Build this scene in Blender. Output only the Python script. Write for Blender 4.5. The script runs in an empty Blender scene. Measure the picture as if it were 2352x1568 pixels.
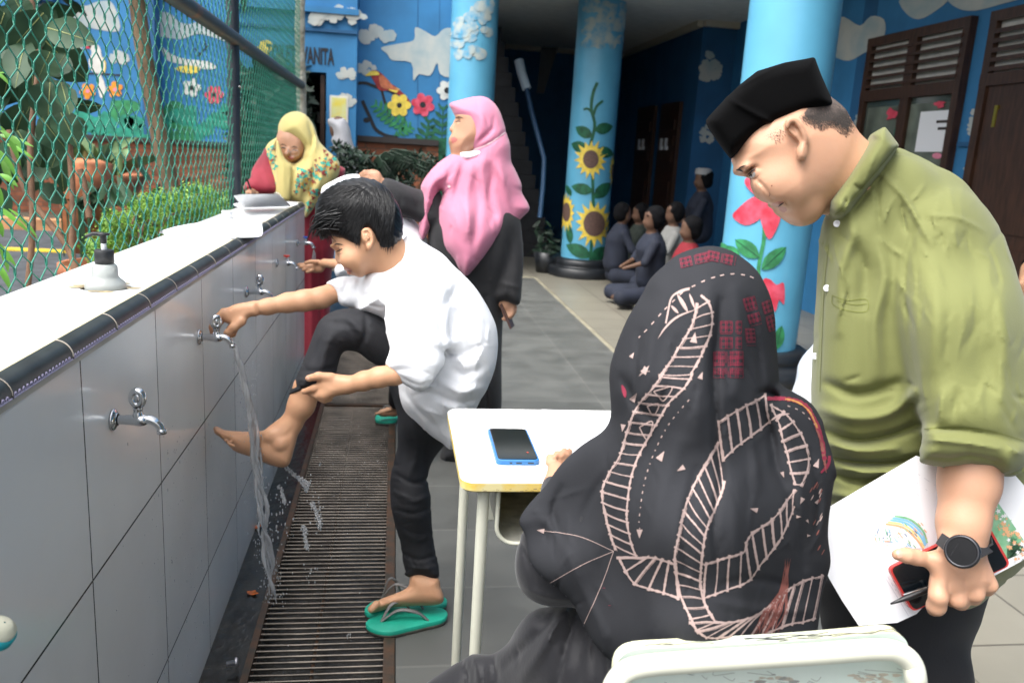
import bpy, math, random
import numpy as np
from mathutils import Vector, Matrix
SC = bpy.context.scene
rng = np.random.RandomState(7)
random.seed(7)
# ---------------------------------------------------------------- camera
PW, PH, F = 2352.0, 1568.0, 1898.0          # photo measured on a 2352 x 1568 grid
CX, CY = PW / 2, PH / 2
EYE = np.array([0.0, 0.0, 1.32])
_v = np.array([909 - CX, -(340 - CY), -F]); _v /= np.linalg.norm(_v)
_uy = ((909 - CX) * -500.0 + F * F) / -(340 - CY)
_d = np.array([-500.0, -_uy, -F]); _u = -_d / np.linalg.norm(_d)
ROT = np.array([np.cross(_v, _u), _v, _u])   # world = ROT @ cam
cam_data = bpy.data.cameras.new('camera'); cam = bpy.data.objects.new('camera', cam_data)
SC.collection.objects.link(cam); SC.camera = cam
cam_data.sensor_width = 22.3; cam_data.lens = 22.3 * F / PW
cam_data.clip_start = 0.02; cam_data.clip_end = 300
cam_data.dof.use_dof = True; cam_data.dof.focus_distance = 1.5; cam_data.dof.aperture_fstop = 4.0
m4 = Matrix([list(ROT[i]) + [EYE[i]] for i in range(3)] + [[0, 0, 0, 1]])
cam.matrix_world = m4
# ---------------------------------------------------------------- light
SUN_EL, SUN_AZ = math.radians(62), math.radians(-125)     # azimuth from +Y, clockwise
w = bpy.data.worlds.new('World'); SC.world = w; w.use_nodes = True
nt = w.node_tree; bg = nt.nodes['Background']
sky = nt.nodes.new('ShaderNodeTexSky'); sky.sky_type = 'NISHITA'; sky.sun_disc = False
sky.sun_elevation = SUN_EL; sky.sun_rotation = SUN_AZ; sky.air_density = 1.0; sky.dust_density = 6.0; sky.ozone_density = 1.0
hs = nt.nodes.new('ShaderNodeHueSaturation'); hs.inputs['Saturation'].default_value = .2
nt.links.new(sky.outputs[0], hs.inputs['Color']); nt.links.new(hs.outputs[0], bg.inputs[0]); bg.inputs[1].default_value = 0.15
sd = bpy.data.lights.new('sun', 'SUN'); sun = bpy.data.objects.new('sun', sd); SC.collection.objects.link(sun)
sd.energy = 0.9; sd.angle = math.radians(45); sd.color = (1, 0.97, 0.93)
sdir = Vector((math.cos(SUN_EL) * math.sin(SUN_AZ), math.cos(SUN_EL) * math.cos(SUN_AZ), math.sin(SUN_EL)))
sun.rotation_euler = sdir.to_track_quat('Z', 'Y').to_euler(); sun.location = (0, 0, 8)
SC.view_settings.view_transform = 'Standard'; SC.view_settings.look = 'None'
SC.view_settings.exposure = 1.4; SC.view_settings.gamma = 1
SC.cycles.max_bounces = 8; SC.cycles.transparent_max_bounces = 16
SC.cycles.caustics_reflective = False; SC.cycles.caustics_refractive = False
# ---------------------------------------------------------------- helpers
COL = SC.collection
def ray(px, py): return ROT @ np.array([px - CX, -(py - CY), -F]) / F
def U(px, py, d): return EYE + ray(px, py) * d
def P(px, py, ax, val):
    r = ray(px, py); return EYE + r * ((val - EYE[ax]) / r[ax])
def tocam(p): return (np.asarray(p, float) - EYE) @ ROT
def pix(p):
    c = tocam(p); return CX + F * c[..., 0] / -c[..., 2], CY - F * c[..., 1] / -c[..., 2], -c[..., 2]
def cr(pts, n=4, closed=False):
    """Catmull-Rom through points"""
    p = np.asarray(pts, float); N = len(p); out = []
    if N < 3: 
        t = np.linspace(0, 1, n * 2 + 1)[:, None]; return p[0] * (1 - t) + p[-1] * t
    segs = N if closed else N - 1
    for i in range(segs):
        a = p[(i - 1) % N] if closed or i > 0 else 2 * p[0] - p[1]
        b = p[i]; c = p[(i + 1) % N]
        d = p[(i + 2) % N] if closed or i + 2 < N else 2 * p[-1] - p[-2]
        for t in np.arange(n) / n:
            out.append(.5 * (2 * b + (c - a) * t + (2 * a - 5 * b + 4 * c - d) * t * t + (3 * b - a - 3 * c + d) * t ** 3))
    if not closed: out.append(p[-1])
    return np.array(out)

# ---------------------------------------------------------------- materials
def mat(name, col, rough=.6, metal=0, var=0, vscale=8, bump=0, bscale=60, spec=.5, coat=0, sheen=0, trans=0, alpha=1, col2=None, emis=None, sss=0, bdist=.002, stretch=None, thr=None):
    m = bpy.data.materials.new(name); m.use_nodes = True; t = m.node_tree; b = t.nodes['Principled BSDF']
    b.inputs['Base Color'].default_value = (*col, 1); b.inputs['Roughness'].default_value = rough
    b.inputs['Metallic'].default_value = metal; b.inputs['Specular IOR Level'].default_value = spec
    b.inputs['Coat Weight'].default_value = coat; b.inputs['Sheen Weight'].default_value = sheen
    b.inputs['Transmission Weight'].default_value = trans; b.inputs['Alpha'].default_value = alpha
    if sss: b.inputs['Subsurface Weight'].default_value = sss; b.inputs['Subsurface Radius'].default_value = (.02, .008, .004); b.inputs['Subsurface Scale'].default_value = .5
    tc = t.nodes.new('ShaderNodeTexCoord'); src = tc.outputs['Object']
    if stretch:
        mp = t.nodes.new('ShaderNodeMapping'); mp.inputs['Scale'].default_value = stretch; t.links.new(src, mp.inputs[0]); src = mp.outputs[0]
    if var or col2:
        n = t.nodes.new('ShaderNodeTexNoise'); n.inputs['Scale'].default_value = vscale; n.inputs['Detail'].default_value = 6
        t.links.new(src, n.inputs['Vector'])
        r = t.nodes.new('ShaderNodeValToRGB'); t.links.new(n.outputs[0], r.inputs[0])
        c2 = col2 if col2 else tuple(min(1, c * (1 + var)) for c in col)
        c1 = col if col2 else tuple(c * (1 - var) for c in col)
        lo, hi = thr if thr else (.35, .65)
        r.color_ramp.elements[0].position = lo; r.color_ramp.elements[1].position = hi
        r.color_ramp.elements[0].color = (*c1, 1); r.color_ramp.elements[1].color = (*c2, 1)
        t.links.new(r.outputs[0], b.inputs['Base Color'])
    if bump:
        n = t.nodes.new('ShaderNodeTexNoise'); n.inputs['Scale'].default_value = bscale; n.inputs['Detail'].default_value = 4
        t.links.new(src, n.inputs['Vector'])
        bp = t.nodes.new('ShaderNodeBump'); bp.inputs['Strength'].default_value = bump; bp.inputs['Distance'].default_value = bdist
        t.links.new(n.outputs[0], bp.inputs['Height']); t.links.new(bp.outputs[0], b.inputs['Normal'])
    if emis: b.inputs['Emission Color'].default_value = (*emis[:3], 1); b.inputs['Emission Strength'].default_value = emis[3]
    return m
def tile_mat(name, col, joint, bw, bh, off=(0, 0, 0), axes='xy', mortar=.006, rough=.4, var=.08, bump=.3, offset=0, vscale=3, rvar=0, bias=0, spec=.5, coat=0):
    m = bpy.data.materials.new(name); m.use_nodes = True; t = m.node_tree; b = t.nodes['Principled BSDF']; L = t.links.new
    b.inputs['Roughness'].default_value = rough; b.inputs['Specular IOR Level'].default_value = spec; b.inputs['Coat Weight'].default_value = coat
    g = t.nodes.new('ShaderNodeNewGeometry'); s = t.nodes.new('ShaderNodeSeparateXYZ'); L(g.outputs['Position'], s.inputs[0])
    c = t.nodes.new('ShaderNodeCombineXYZ'); 
    L(s.outputs[axes[0].upper()], c.inputs[0]); L(s.outputs[axes[1].upper()], c.inputs[1])
    mp = t.nodes.new('ShaderNodeMapping'); mp.inputs['Location'].default_value = off; L(c.outputs[0], mp.inputs[0])
    k = t.nodes.new('ShaderNodeTexBrick'); L(mp.outputs[0], k.inputs['Vector']); k.offset = offset; k.squash = 1
    k.inputs['Scale'].default_value = 1; k.inputs['Brick Width'].default_value = bw; k.inputs['Row Height'].default_value = bh
    k.inputs['Mortar Size'].default_value = mortar; k.inputs['Mortar Smooth'].default_value = .1; k.inputs['Bias'].default_value = bias
    k.inputs['Color1'].default_value = (*[x * (1 - var) for x in col], 1); k.inputs['Color2'].default_value = (*[min(1, x * (1 + var)) for x in col], 1)
    k.inputs['Mortar'].default_value = (*joint, 1)
    n = t.nodes.new('ShaderNodeTexNoise'); n.inputs['Scale'].default_value = vscale; n.inputs['Detail'].default_value = 8; L(g.outputs['Position'], n.inputs['Vector'])
    mr = t.nodes.new('ShaderNodeMapRange'); L(n.outputs[0], mr.inputs[0]); mr.inputs[3].default_value = 1 - var * 2.5; mr.inputs[4].default_value = 1 + var * 2.5
    mx = t.nodes.new('ShaderNodeMix'); mx.data_type = 'RGBA'; mx.blend_type = 'MULTIPLY'; mx.inputs[0].default_value = 1
    L(k.outputs[0], mx.inputs[6]); L(mr.outputs[0], mx.inputs[7]); L(mx.outputs[2], b.inputs['Base Color'])
    if rvar:
        m2 = t.nodes.new('ShaderNodeMapRange'); L(n.outputs[0], m2.inputs[0]); m2.inputs[1].default_value = .35; m2.inputs[2].default_value = .65
        m2.inputs[3].default_value = rough - rvar; m2.inputs[4].default_value = rough + rvar; L(m2.outputs[0], b.inputs['Roughness'])
    bp = t.nodes.new('ShaderNodeBump'); bp.inputs['Strength'].default_value = bump; bp.inputs['Distance'].default_value = .003; bp.invert = True
    L(k.outputs[1], bp.inputs['Height']); L(bp.outputs[0], b.inputs['Normal'])
    return m
# ---------------------------------------------------------------- objects
def tag(o, label=None, cat=None, group=None, kind=None):
    if label: o['label'] = label
    if cat: o['category'] = cat
    if group: o['group'] = group
    if kind: o['kind'] = kind
    return o
def thing(name, loc, label, cat, group=None):
    o = bpy.data.objects.new(name, None); COL.objects.link(o); o.location = tuple(float(x) for x in loc); o.empty_display_size = .1
    return tag(o, label, cat, group)
def mkobj(name, verts, faces, mats, parent=None, smooth=False, idx=None):
    me = bpy.data.meshes.new(name); v = np.asarray(verts, float)
    if parent is not None:
        o_ = np.zeros(3); p_ = parent
        while p_ is not None: o_ = o_ + np.array(p_.location); p_ = p_.parent
        v = v - o_
    else: o_ = v.mean(0) * [1, 1, 0] + [0, 0, v[:, 2].min()]; v = v - o_
    if isinstance(faces, np.ndarray):
        n = len(faces); me.vertices.add(len(v)); me.vertices.foreach_set('co', v.astype(np.float32).ravel())
        me.loops.add(n * 4); me.loops.foreach_set('vertex_index', faces.astype(np.int32).ravel())
        me.polygons.add(n); me.polygons.foreach_set('loop_start', np.arange(0, n * 4, 4, dtype=np.int32))
        me.polygons.foreach_set('loop_total', np.full(n, 4, np.int32)); me.update(calc_edges=True)
    else: me.from_pydata([tuple(x) for x in v], [], [list(map(int, f)) for f in faces]); me.update()
    if not isinstance(mats, (list, tuple)): mats = [mats]
    for m in mats: me.materials.append(m)
    if idx is not None: me.polygons.foreach_set('material_index', np.asarray(idx, np.int32))
    if smooth is True: me.polygons.foreach_set('use_smooth', np.ones(len(me.polygons), bool))
    elif isinstance(smooth, (list, np.ndarray)): me.polygons.foreach_set('use_smooth', np.asarray(smooth, bool))
    me.update()
    o = bpy.data.objects.new(name, me); COL.objects.link(o)
    if parent is not None: o.parent = parent
    else: o.location = tuple(o_)
    return o
class MB:
    def __init__(s): s.v = []; s.f = []; s.i = []; s.s = []
    def add(s, v, f, m=0, sm=False):
        n = len(s.v); s.v.extend([tuple(map(float, x)) for x in v]); s.f.extend([[j + n for j in q] for q in f]); s.i += [m] * len(f); s.s += [sm] * len(f); return s
    def box(s, a, b, m=0):
        (x0, y0, z0), (x1, y1, z1) = a, b
        return s.add([(x0, y0, z0), (x1, y0, z0), (x1, y1, z0), (x0, y1, z0), (x0, y0, z1), (x1, y0, z1), (x1, y1, z1), (x0, y1, z1)],
                     [(0, 3, 2, 1), (4, 5, 6, 7), (0, 1, 5, 4), (1, 2, 6, 5), (2, 3, 7, 6), (3, 0, 4, 7)], m)
    def tube(s, pts, r, m=0, n=8, cap=True, flat=None):
        p = np.asarray(pts, float); N = len(p); rr = np.broadcast_to(np.asarray(r, float), (N,)) if np.ndim(r) <= 1 else r
        t = np.gradient(p, axis=0); t /= np.linalg.norm(t, axis=1)[:, None] + 1e-12
        ref = np.array([0, 0, 1.]) if abs(t[0][2]) < .9 else np.array([1., 0, 0])
        a = np.cross(t[0], ref); a /= np.linalg.norm(a); V = []
        for i in range(N):
            a = a - t[i] * (a @ t[i]); a /= np.linalg.norm(a) + 1e-12; b = np.cross(t[i], a)
            for k in range(n):
                q = 2 * math.pi * k / n; V.append(p[i] + (a * math.cos(q) + b * math.sin(q) * (flat or 1)) * rr[i])
        Fc = [(i * n + k, i * n + (k + 1) % n, (i + 1) * n + (k + 1) % n, (i + 1) * n + k) for i in range(N - 1) for k in range(n)]
        s.add(V, Fc, m, True)
        if cap: s.add(V[:n], [list(range(n))[::-1]], m); s.add(V[-n:], [list(range(n))], m)
        return s
    def lathe(s, c, prof, m=0, n=24, axis=(0, 0, 1), sm=True):
        ax = np.asarray(axis, float); ax /= np.linalg.norm(ax); ref = np.array([1., 0, 0]) if abs(ax[0]) < .9 else np.array([0, 1., 0])
        a = np.cross(ax, ref); a /= np.linalg.norm(a); b = np.cross(ax, a); V = []
        for r, h in prof:
            for k in range(n):
                q = 2 * math.pi * k / n; V.append(np.asarray(c) + ax * h + (a * math.cos(q) + b * math.sin(q)) * max(r, 1e-5))
        Fc = [(i * n + k, i * n + (k + 1) % n, (i + 1) * n + (k + 1) % n, (i + 1) * n + k) for i in range(len(prof) - 1) for k in range(n)]
        return s.add(V, Fc, m, sm)
    def ball(s, c, r, m=0, n=12, rot=None):
        r = np.broadcast_to(np.asarray(r, float), (3,)); V = []
        for i in range(n // 2 + 1):
            th = math.pi * i / (n // 2)
            for k in range(n):
                q = 2 * math.pi * k / n; v = np.array([math.sin(th) * math.cos(q), math.sin(th) * math.sin(q), math.cos(th)]) * r
                V.append(np.asarray(c) + (v if rot is None else np.asarray(rot) @ v))
        return s.add(V, [(i * n + k, (i + 1) * n + k, (i + 1) * n + (k + 1) % n, i * n + (k + 1) % n) for i in range(n // 2) for k in range(n)], m, True)
    def poly(s, pts, m=0): return s.add(pts, [list(range(len(pts)))], m)
    def prism(s, pts, vec, m=0, sm=False):
        n = len(pts); p = [np.asarray(x, float) for x in pts]; q = [x + np.asarray(vec) for x in p]
        s.add(p, [list(range(n))], m); s.add(q, [list(range(n))[::-1]], m)
        return s.add(p + q, [(i, (i + 1) % n, n + (i + 1) % n, n + i)[::-1] for i in range(n)], m, sm)
    def build(s, name, mats, parent=None): return mkobj(name, s.v, s.f, mats, parent, np.array(s.s), s.i)
def rbox(mb, a, b, r=.004, m=0):
    """box with chamfered edges"""
    a = np.array(a, float); b = np.array(b, float); c = (a + b) / 2; h = (b - a) / 2; r = min(r, h.min() * .9); V = []; idx = {}
    for sx in (-1, 1):
        for sy in (-1, 1):
            for sz in (-1, 1):
                for ax in range(3):
                    o = h - r; o = o.copy(); o[ax] = h[ax]; idx[(sx, sy, sz, ax)] = len(V); V.append(c + np.array([sx, sy, sz]) * o)
    Fc = []
    for sx in (-1, 1):
        for sy in (-1, 1):
            for sz in (-1, 1): Fc.append([idx[(sx, sy, sz, k)] for k in (0, 1, 2)])
    for ax in range(3):
        o1, o2 = [k for k in range(3) if k != ax]
        for s0 in (-1, 1):
            q = []
            for s1, s2 in ((-1, -1), (1, -1), (1, 1), (-1, 1)):
                k = [0, 0, 0]; k[ax] = s0; k[o1] = s1; k[o2] = s2; q.append(idx[(*k, ax)])
            Fc.append(q)
        for s1 in (-1, 1):
            for s2 in (-1, 1):
                q = []
                for s0, aa in ((-1, o1), (1, o1), (1, o2), (-1, o2)):
                    k = [0, 0, 0]; k[ax] = s0; k[o1] = s1; k[o2] = s2; q.append(idx[(*k, aa)])
                Fc.append(q)
    # orient outwards
    VV = np.array(V)
    for i, q in enumerate(Fc):
        n = np.cross(VV[q[1]] - VV[q[0]], VV[q[2]] - VV[q[0]])
        if n @ (VV[q].mean(0) - c) < 0: Fc[i] = q[::-1]
    return mb.add(V, Fc, m)
# ---------------------------------------------------------------- implicit surfaces (camera-axis frame, metres)
def C3(p):      # (px, py, depth) -> camera frame
    px, py, d = p; return np.array([(px - CX) * d / F, -(py - CY) * d / F, -d])
class Fld:
    def __init__(s): s.p = []
    def _a(s, fn, lo, hi, k, op): s.p.append((fn, np.asarray(lo, float), np.asarray(hi, float), k, op)); return s
    def cone(s, a, b, ra, rb, k=.01, op='+'):
        a = np.asarray(a, float); b = np.asarray(b, float); ba = b - a; L2 = ba @ ba + 1e-12
        def fn(Q):
            q = Q - a; t = np.clip((q @ ba) / L2, 0, 1)
            return np.linalg.norm(q - t[..., None] * ba, axis=-1) - (ra + (rb - ra) * t)
        r = max(ra, rb); return s._a(fn, np.minimum(a, b) - r, np.maximum(a, b) + r, k, op)
    def chain(s, pts, rs, k=.01, op='+', n=0):
        """pts (px,py,depth) with radii in photo pixels"""
        pts = np.asarray(pts, float); rs = np.asarray(rs, float)
        if n: 
            q = cr(np.column_stack([pts, rs]), n); pts, rs = q[:, :3], q[:, 3]
        c = [C3(p) for p in pts]; R = [r * p[2] / F for p, r in zip(pts, rs)]
        for i in range(len(c) - 1): s.cone(c[i], c[i + 1], R[i], R[i + 1], k, op)
        return s
    def ell(s, c, r, k=.01, op='+', rot=None):
        """c (px,py,depth); r metres (right, up, depth)"""
        c = C3(c); r = np.asarray(r, float); m = r.min(); Rm = None if rot is None else np.asarray(rot)
        def fn(Q):
            q = Q - c
            if Rm is not None: q = q @ Rm
            k0 = np.linalg.norm(q / r, axis=-1); k1 = np.linalg.norm(q / (r * r), axis=-1)
            return np.where(k1 > 1e-9, k0 * (k0 - 1) / (k1 + 1e-12), -m)
        R_ = r.max() if Rm is not None else r
        return s._a(fn, c - R_, c + R_, k, op)
    def outline(s, poly, zc, W, E, k=.01, op='+', sm=3, step=3, pw=2.0):
        """inflated photo outline. zc depth (number or [(px,py,d)..]); W half thickness (number, (near,far) or pts); E rounding distance (m)"""
        pl = cr(poly, sm, True) if sm else np.asarray(poly, float)
        zmn = zc if np.isscalar(zc) else min(q[2] for q in zc); pad = 60 + 3 * k * F / zmn; x0, y0 = pl.min(0) - pad; x1, y1 = pl.max(0) + pad
        gx = np.arange(x0, x1 + step, step); gy = np.arange(y0, y1 + step, step); GX, GY = np.meshgrid(gx, gy)
        sd = polysdf(pl, GX, GY)
        zmap = fieldmap(zc, GX, GY)
        if isinstance(W, tuple): Wn, Wf = fieldmap(W[0], GX, GY), fieldmap(W[1], GX, GY)
        else: Wn = Wf = fieldmap(W, GX, GY)
        st = np.stack([sd, zmap, Wn, Wf], -1)
        def fn(Q):
            d = np.maximum(-Q[..., 2], .05); px = CX + F * Q[..., 0] / d; py = CY - F * Q[..., 1] / d
            v = bil(st, (px - x0) / step, (py - y0) / step)
            e = v[..., 0] * d / F; dz = d - v[..., 1]; Wd = np.where(dz < 0, v[..., 2], v[..., 3])
            g = np.abs(dz / Wd) ** pw + np.abs(1 - np.minimum(e / E, 1)) ** pw
            return (g ** (1 / pw) - 1) * np.minimum(Wd, E)
        zl, zh = zmap.min() - Wn.max(), zmap.max() + Wf.max()
        cs = np.array([C3((x, y, z)) for x in (pl[:, 0].min(), pl[:, 0].max()) for y in (pl[:, 1].min(), pl[:, 1].max()) for z in (zl, zh)])
        return s._a(fn, cs.min(0), cs.max(0), k, op)
    def disp(s, fn, lo=(-9, -9, -99), hi=(9, 9, 0)): return s._a(fn, lo, hi, 0, 'd')
    def strokes(s, L, zr=(0, 99), step=3):
        """L: list of (polyline px, width px, height m); raises (+) or cuts (-) the surface"""
        al = np.concatenate([np.asarray(q[0], float) for q in L]); wmx = max(q[1] for q in L) * 2.6
        x0, y0 = al.min(0) - wmx; x1, y1 = al.max(0) + wmx
        gx = np.arange(x0, x1 + step, step); gy = np.arange(y0, y1 + step, step); GX, GY = np.meshgrid(gx, gy); M = np.zeros_like(GX)
        for pl, wd, a in L:
            pl = cr(pl, 3) if len(pl) > 2 else np.asarray(pl, float)
            D = np.full(GX.shape, 1e9); T = np.zeros(GX.shape); n = len(pl) - 1
            for i in range(n):
                p, q = pl[i], pl[i + 1]; e = q - p; t = np.clip(((GX - p[0]) * e[0] + (GY - p[1]) * e[1]) / (e @ e + 1e-9), 0, 1)
                dd = np.hypot(GX - p[0] - t * e[0], GY - p[1] - t * e[1]); b = dd < D; D = np.where(b, dd, D); T = np.where(b, (i + t) / n, T)
            M += a * np.exp(-(D / wd) ** 2) * np.sin(np.pi * np.clip(T * .9 + .05, 0, 1)) ** .5
        st = M[..., None]; ny, nx = M.shape
        def fn(Q):
            d = np.maximum(-Q[..., 2], .05); px = (CX + F * Q[..., 0] / d - x0) / step; py = (CY - F * Q[..., 1] / d - y0) / step
            v = bil(st, px, py)[..., 0]
            v = np.where((px < 0) | (py < 0) | (px > nx - 1) | (py > ny - 1) | (d < zr[0]) | (d > zr[1]), 0, v)
            return -v
        return s.disp(fn)
    def wrinkles(s, poly, n, ang, ln, wd, amp, seed=0, spread=.5, zr=(0, 99), step=2.5):
        """many fine creases scattered over a garment; ang = number or function (x, y) -> image angle"""
        r = np.random.RandomState(seed); pl = cr(poly, 2, True); x0, y0 = pl.min(0) - 20; x1, y1 = pl.max(0) + 20
        gx = np.arange(x0, x1, step); gy = np.arange(y0, y1, step); M_ = np.zeros((len(gy), len(gx))); k = 0
        while k < n:
            x, y = r.uniform(x0, x1), r.uniform(y0, y1)
            if not inpoly(pl, np.array([x]), np.array([y]), 0)[0]: continue
            k += 1; a = (ang(x, y) if callable(ang) else ang) + r.normal() * spread; L = ln * r.uniform(.4, 1.5); w_ = wd * r.uniform(.6, 1.5); am = amp * r.uniform(.4, 1.4) * (1 if r.rand() < .5 else -1); cv = r.normal() * .25 / L
            i0, i1 = int(max(0, (x - L - x0) / step)), int(min(len(gx), (x + L - x0) / step + 1)); j0, j1 = int(max(0, (y - L - y0) / step)), int(min(len(gy), (y + L - y0) / step + 1))
            X, Y = np.meshgrid(gx[i0:i1] - x, gy[j0:j1] - y); u_ = X * math.cos(a) + Y * math.sin(a); v = -X * math.sin(a) + Y * math.cos(a) + cv * u_ * u_
            t = v / w_; M_[j0:j1, i0:i1] += am * np.exp(-np.where(t > 0, t * 1.0, t * 2.2) ** 2) * np.exp(-(u_ / (L * .42)) ** 4)
        st = M_[..., None]; ny, nx = M_.shape
        def fn(Q):
            d = np.maximum(-Q[..., 2], .05); px = (CX + F * Q[..., 0] / d - x0) / step; py = (CY - F * Q[..., 1] / d - y0) / step
            v = bil(st, px, py)[..., 0]; return -np.where((px < 0) | (py < 0) | (px > nx - 1) | (py > ny - 1) | (d < zr[0]) | (d > zr[1]), 0, v)
        return s.disp(fn)
    def inner(s, fi, cloths, gap=.006, k=.008):
        """hidden part of a body: kept inside the garments that cover it"""
        lo = np.min([p[1] for p in fi.p], 0); hi = np.max([p[2] for p in fi.p], 0)
        def fn(Q):
            sh = Q.shape; q = Q.reshape(-1, 1, 3) if Q.ndim == 2 else Q; c = q.mean(1); rad = np.abs(q - c[:, None]).max() * 1.8 + .05
            a = fi.ev(q, c, rad, .02); b = np.min([g.ev(q, c, rad, .02) for g in cloths], 0) + gap
            return np.maximum(a, b).reshape(sh[:-1])
        return s._a(fn, lo, hi, k, '+')
    def noise(s, amp, freq, n=10, seed=0, lo=(-9, -9, -99), hi=(9, 9, 0), aniso=(1, 1, 1)):
        r = np.random.RandomState(seed); K = r.normal(size=(n, 3)); K = K / np.linalg.norm(K, axis=1)[:, None] * (freq * (.6 + r.rand(n, 1) * .9)) * np.asarray(aniso); ph = r.rand(n) * 6.28
        def fn(Q): return amp * np.sin(Q @ K.T + ph).sum(-1) / math.sqrt(n)
        return s.disp(fn, lo, hi)
    def ev(s, Q, cen, rad, extra):
        V = np.full(Q.shape[:-1], 1.0)
        for fn, lo, hi, k, op in s.p:
            mgn = rad + 2.5 * k + extra
            sel = np.all((cen > lo - mgn) & (cen < hi + mgn), -1)
            if not sel.any(): continue
            a = V[sel]; 
            if op == 'd': 
                near = np.abs(a) < .9; b = fn(Q[sel]); V[sel] = np.where(near, a + b, a); continue
            b = fn(Q[sel])
            if op == '+':
                h = np.maximum(k - np.abs(a - b), 0) / max(k, 1e-9); V[sel] = np.minimum(a, b) - h * h * k * .25
            elif op == '-':
                b = -b; h = np.maximum(k - np.abs(a - b), 0) / max(k, 1e-9); V[sel] = np.maximum(a, b) + h * h * k * .25
            elif op == '&':
                h = np.maximum(k - np.abs(a - b), 0) / max(k, 1e-9); V[sel] = np.maximum(a, b) + h * h * k * .25
        return V
    def mesh(s, vox, smooth=1, lift=0.0):
        """sparse surface nets; returns world verts, quads"""
        add = [p for p in s.p if p[4] == '+']
        lo = np.min([p[1] for p in add], 0) - 4 * vox; hi = np.max([p[2] for p in add], 0) + 4 * vox
        B = 8; bs = B * vox; nb = np.ceil((hi - lo) / bs).astype(int) + 1
        g = np.stack(np.meshgrid(*[np.arange(n) for n in nb], indexing='ij'), -1).reshape(-1, 3)
        cen = lo + (g + .5) * bs; act = np.zeros(len(g), bool); rad = bs * .87
        for i in range(0, len(g), 60000):
            c = cen[i:i + 60000]; v = s.ev(c[:, None, :], c, 0, rad * 1.6)[:, 0] - lift; act[i:i + 60000] = np.abs(v) < rad * 1.6 + .008
        g = g[act]; cen = cen[act]
        o = np.arange(B + 1); loc = np.stack(np.meshgrid(o, o, o, indexing='ij'), -1).reshape(-1, 3)
        NY, NZ = (nb[1] + 2) * B, (nb[2] + 2) * B; keys = []; vs = []; quads = []
        for i in range(0, len(g), 1500):
            gi = g[i:i + 1500]; org = gi * B; Q = lo + (org[:, None, :] + loc[None]) * vox
            V = (s.ev(Q, cen[i:i + 1500], rad, .02) - lift).reshape(-1, B + 1, B + 1, B + 1); S = V < 0
            any_ = S.reshape(len(gi), -1).any(1) & ~S.reshape(len(gi), -1).all(1)
            V, S, org = V[any_], S[any_], org[any_]
            if not len(V): continue
            acc = np.zeros(V[:, :B, :B, :B].shape + (3,)); cnt = np.zeros(V[:, :B, :B, :B].shape)
            for ax in range(3):
                for a in (0, 1):
                    for b in (0, 1):
                        off0 = [0, 0, 0]; oth = [q for q in range(3) if q != ax]; off0[oth[0]] = a; off0[oth[1]] = b; off1 = list(off0); off1[ax] = 1
                        sl = lambda of: (slice(None),) + tuple(slice(q, q + B) for q in of)
                        A, Bv = V[sl(off0)], V[sl(off1)]; cx_ = (A < 0) != (Bv < 0); t = np.where(cx_, A / (A - Bv + 1e-20), 0)
                        acc[..., ax] += np.where(cx_, t, 0); acc[..., oth[0]] += np.where(cx_, a, 0); acc[..., oth[1]] += np.where(cx_, b, 0); cnt += cx_
            bi, ii, jj, kk = np.nonzero(cnt > 0); ij = np.stack([ii, jj, kk], -1) + org[bi]
            keys.append((ij[:, 0] * NY + ij[:, 1]) * NZ + ij[:, 2]); vs.append(lo + (ij + acc[bi, ii, jj, kk] / cnt[bi, ii, jj, kk][:, None]) * vox)
            for ax in range(3):
                oth = [(ax + 1) % 3, (ax + 2) % 3]
                s0 = S[:, :B, :B, :B]; of = [0, 0, 0]; of[ax] = 1; s1 = S[(slice(None),) + tuple(slice(q, q + B) for q in of)]
                bi, ii, jj, kk = np.nonzero(s0 != s1); ij = np.stack([ii, jj, kk], -1) + org[bi]; fl = s0[bi, ii, jj, kk]
                q = []
                for (a, b) in ((0, 0), (1, 0), (1, 1), (0, 1)):
                    c = ij.copy(); c[:, oth[0]] -= a; c[:, oth[1]] -= b; q.append((c[:, 0] * NY + c[:, 1]) * NZ + c[:, 2])
                q = np.stack(q, -1); q[~fl] = q[~fl][:, ::-1]; quads.append(q)
        keys = np.concatenate(keys); vs = np.concatenate(vs); quads = np.concatenate(quads)
        od = np.argsort(keys); keys = keys[od]; vs = vs[od]
        pos = np.clip(np.searchsorted(keys, quads), 0, len(keys) - 1); ok = (keys[pos] == quads).all(1); fc = pos[ok]
        for _ in range(smooth):
            a = np.zeros_like(vs); n = np.zeros(len(vs))
            for u_, w_ in ((0, 1), (1, 2), (2, 3), (3, 0)):
                for p_, q_ in ((u_, w_), (w_, u_)):
                    for c_ in range(3): a[:, c_] += np.bincount(fc[:, p_], vs[fc[:, q_], c_], len(vs))
                    n += np.bincount(fc[:, p_], minlength=len(vs))
            vs = vs * .5 + .5 * a / np.maximum(n, 1)[:, None]
        return EYE + vs @ ROT.T, fc
def polysdf(pl, GX, GY):
    D = np.full(GX.shape, 1e9); ins = np.zeros(GX.shape, bool); n = len(pl)
    for i in range(n):
        p, q = pl[i], pl[(i + 1) % n]; e = q - p; L = e @ e
        if L < 1e-9: continue
        t = np.clip(((GX - p[0]) * e[0] + (GY - p[1]) * e[1]) / L, 0, 1)
        D = np.minimum(D, (GX - p[0] - t * e[0]) ** 2 + (GY - p[1] - t * e[1]) ** 2)
        if p[1] != q[1]:
            c = (p[1] > GY) != (q[1] > GY); ins ^= c & (GX < p[0] + (GY - p[1]) * e[0] / e[1])
    D = np.sqrt(D); return np.where(ins, D, -D)
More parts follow.
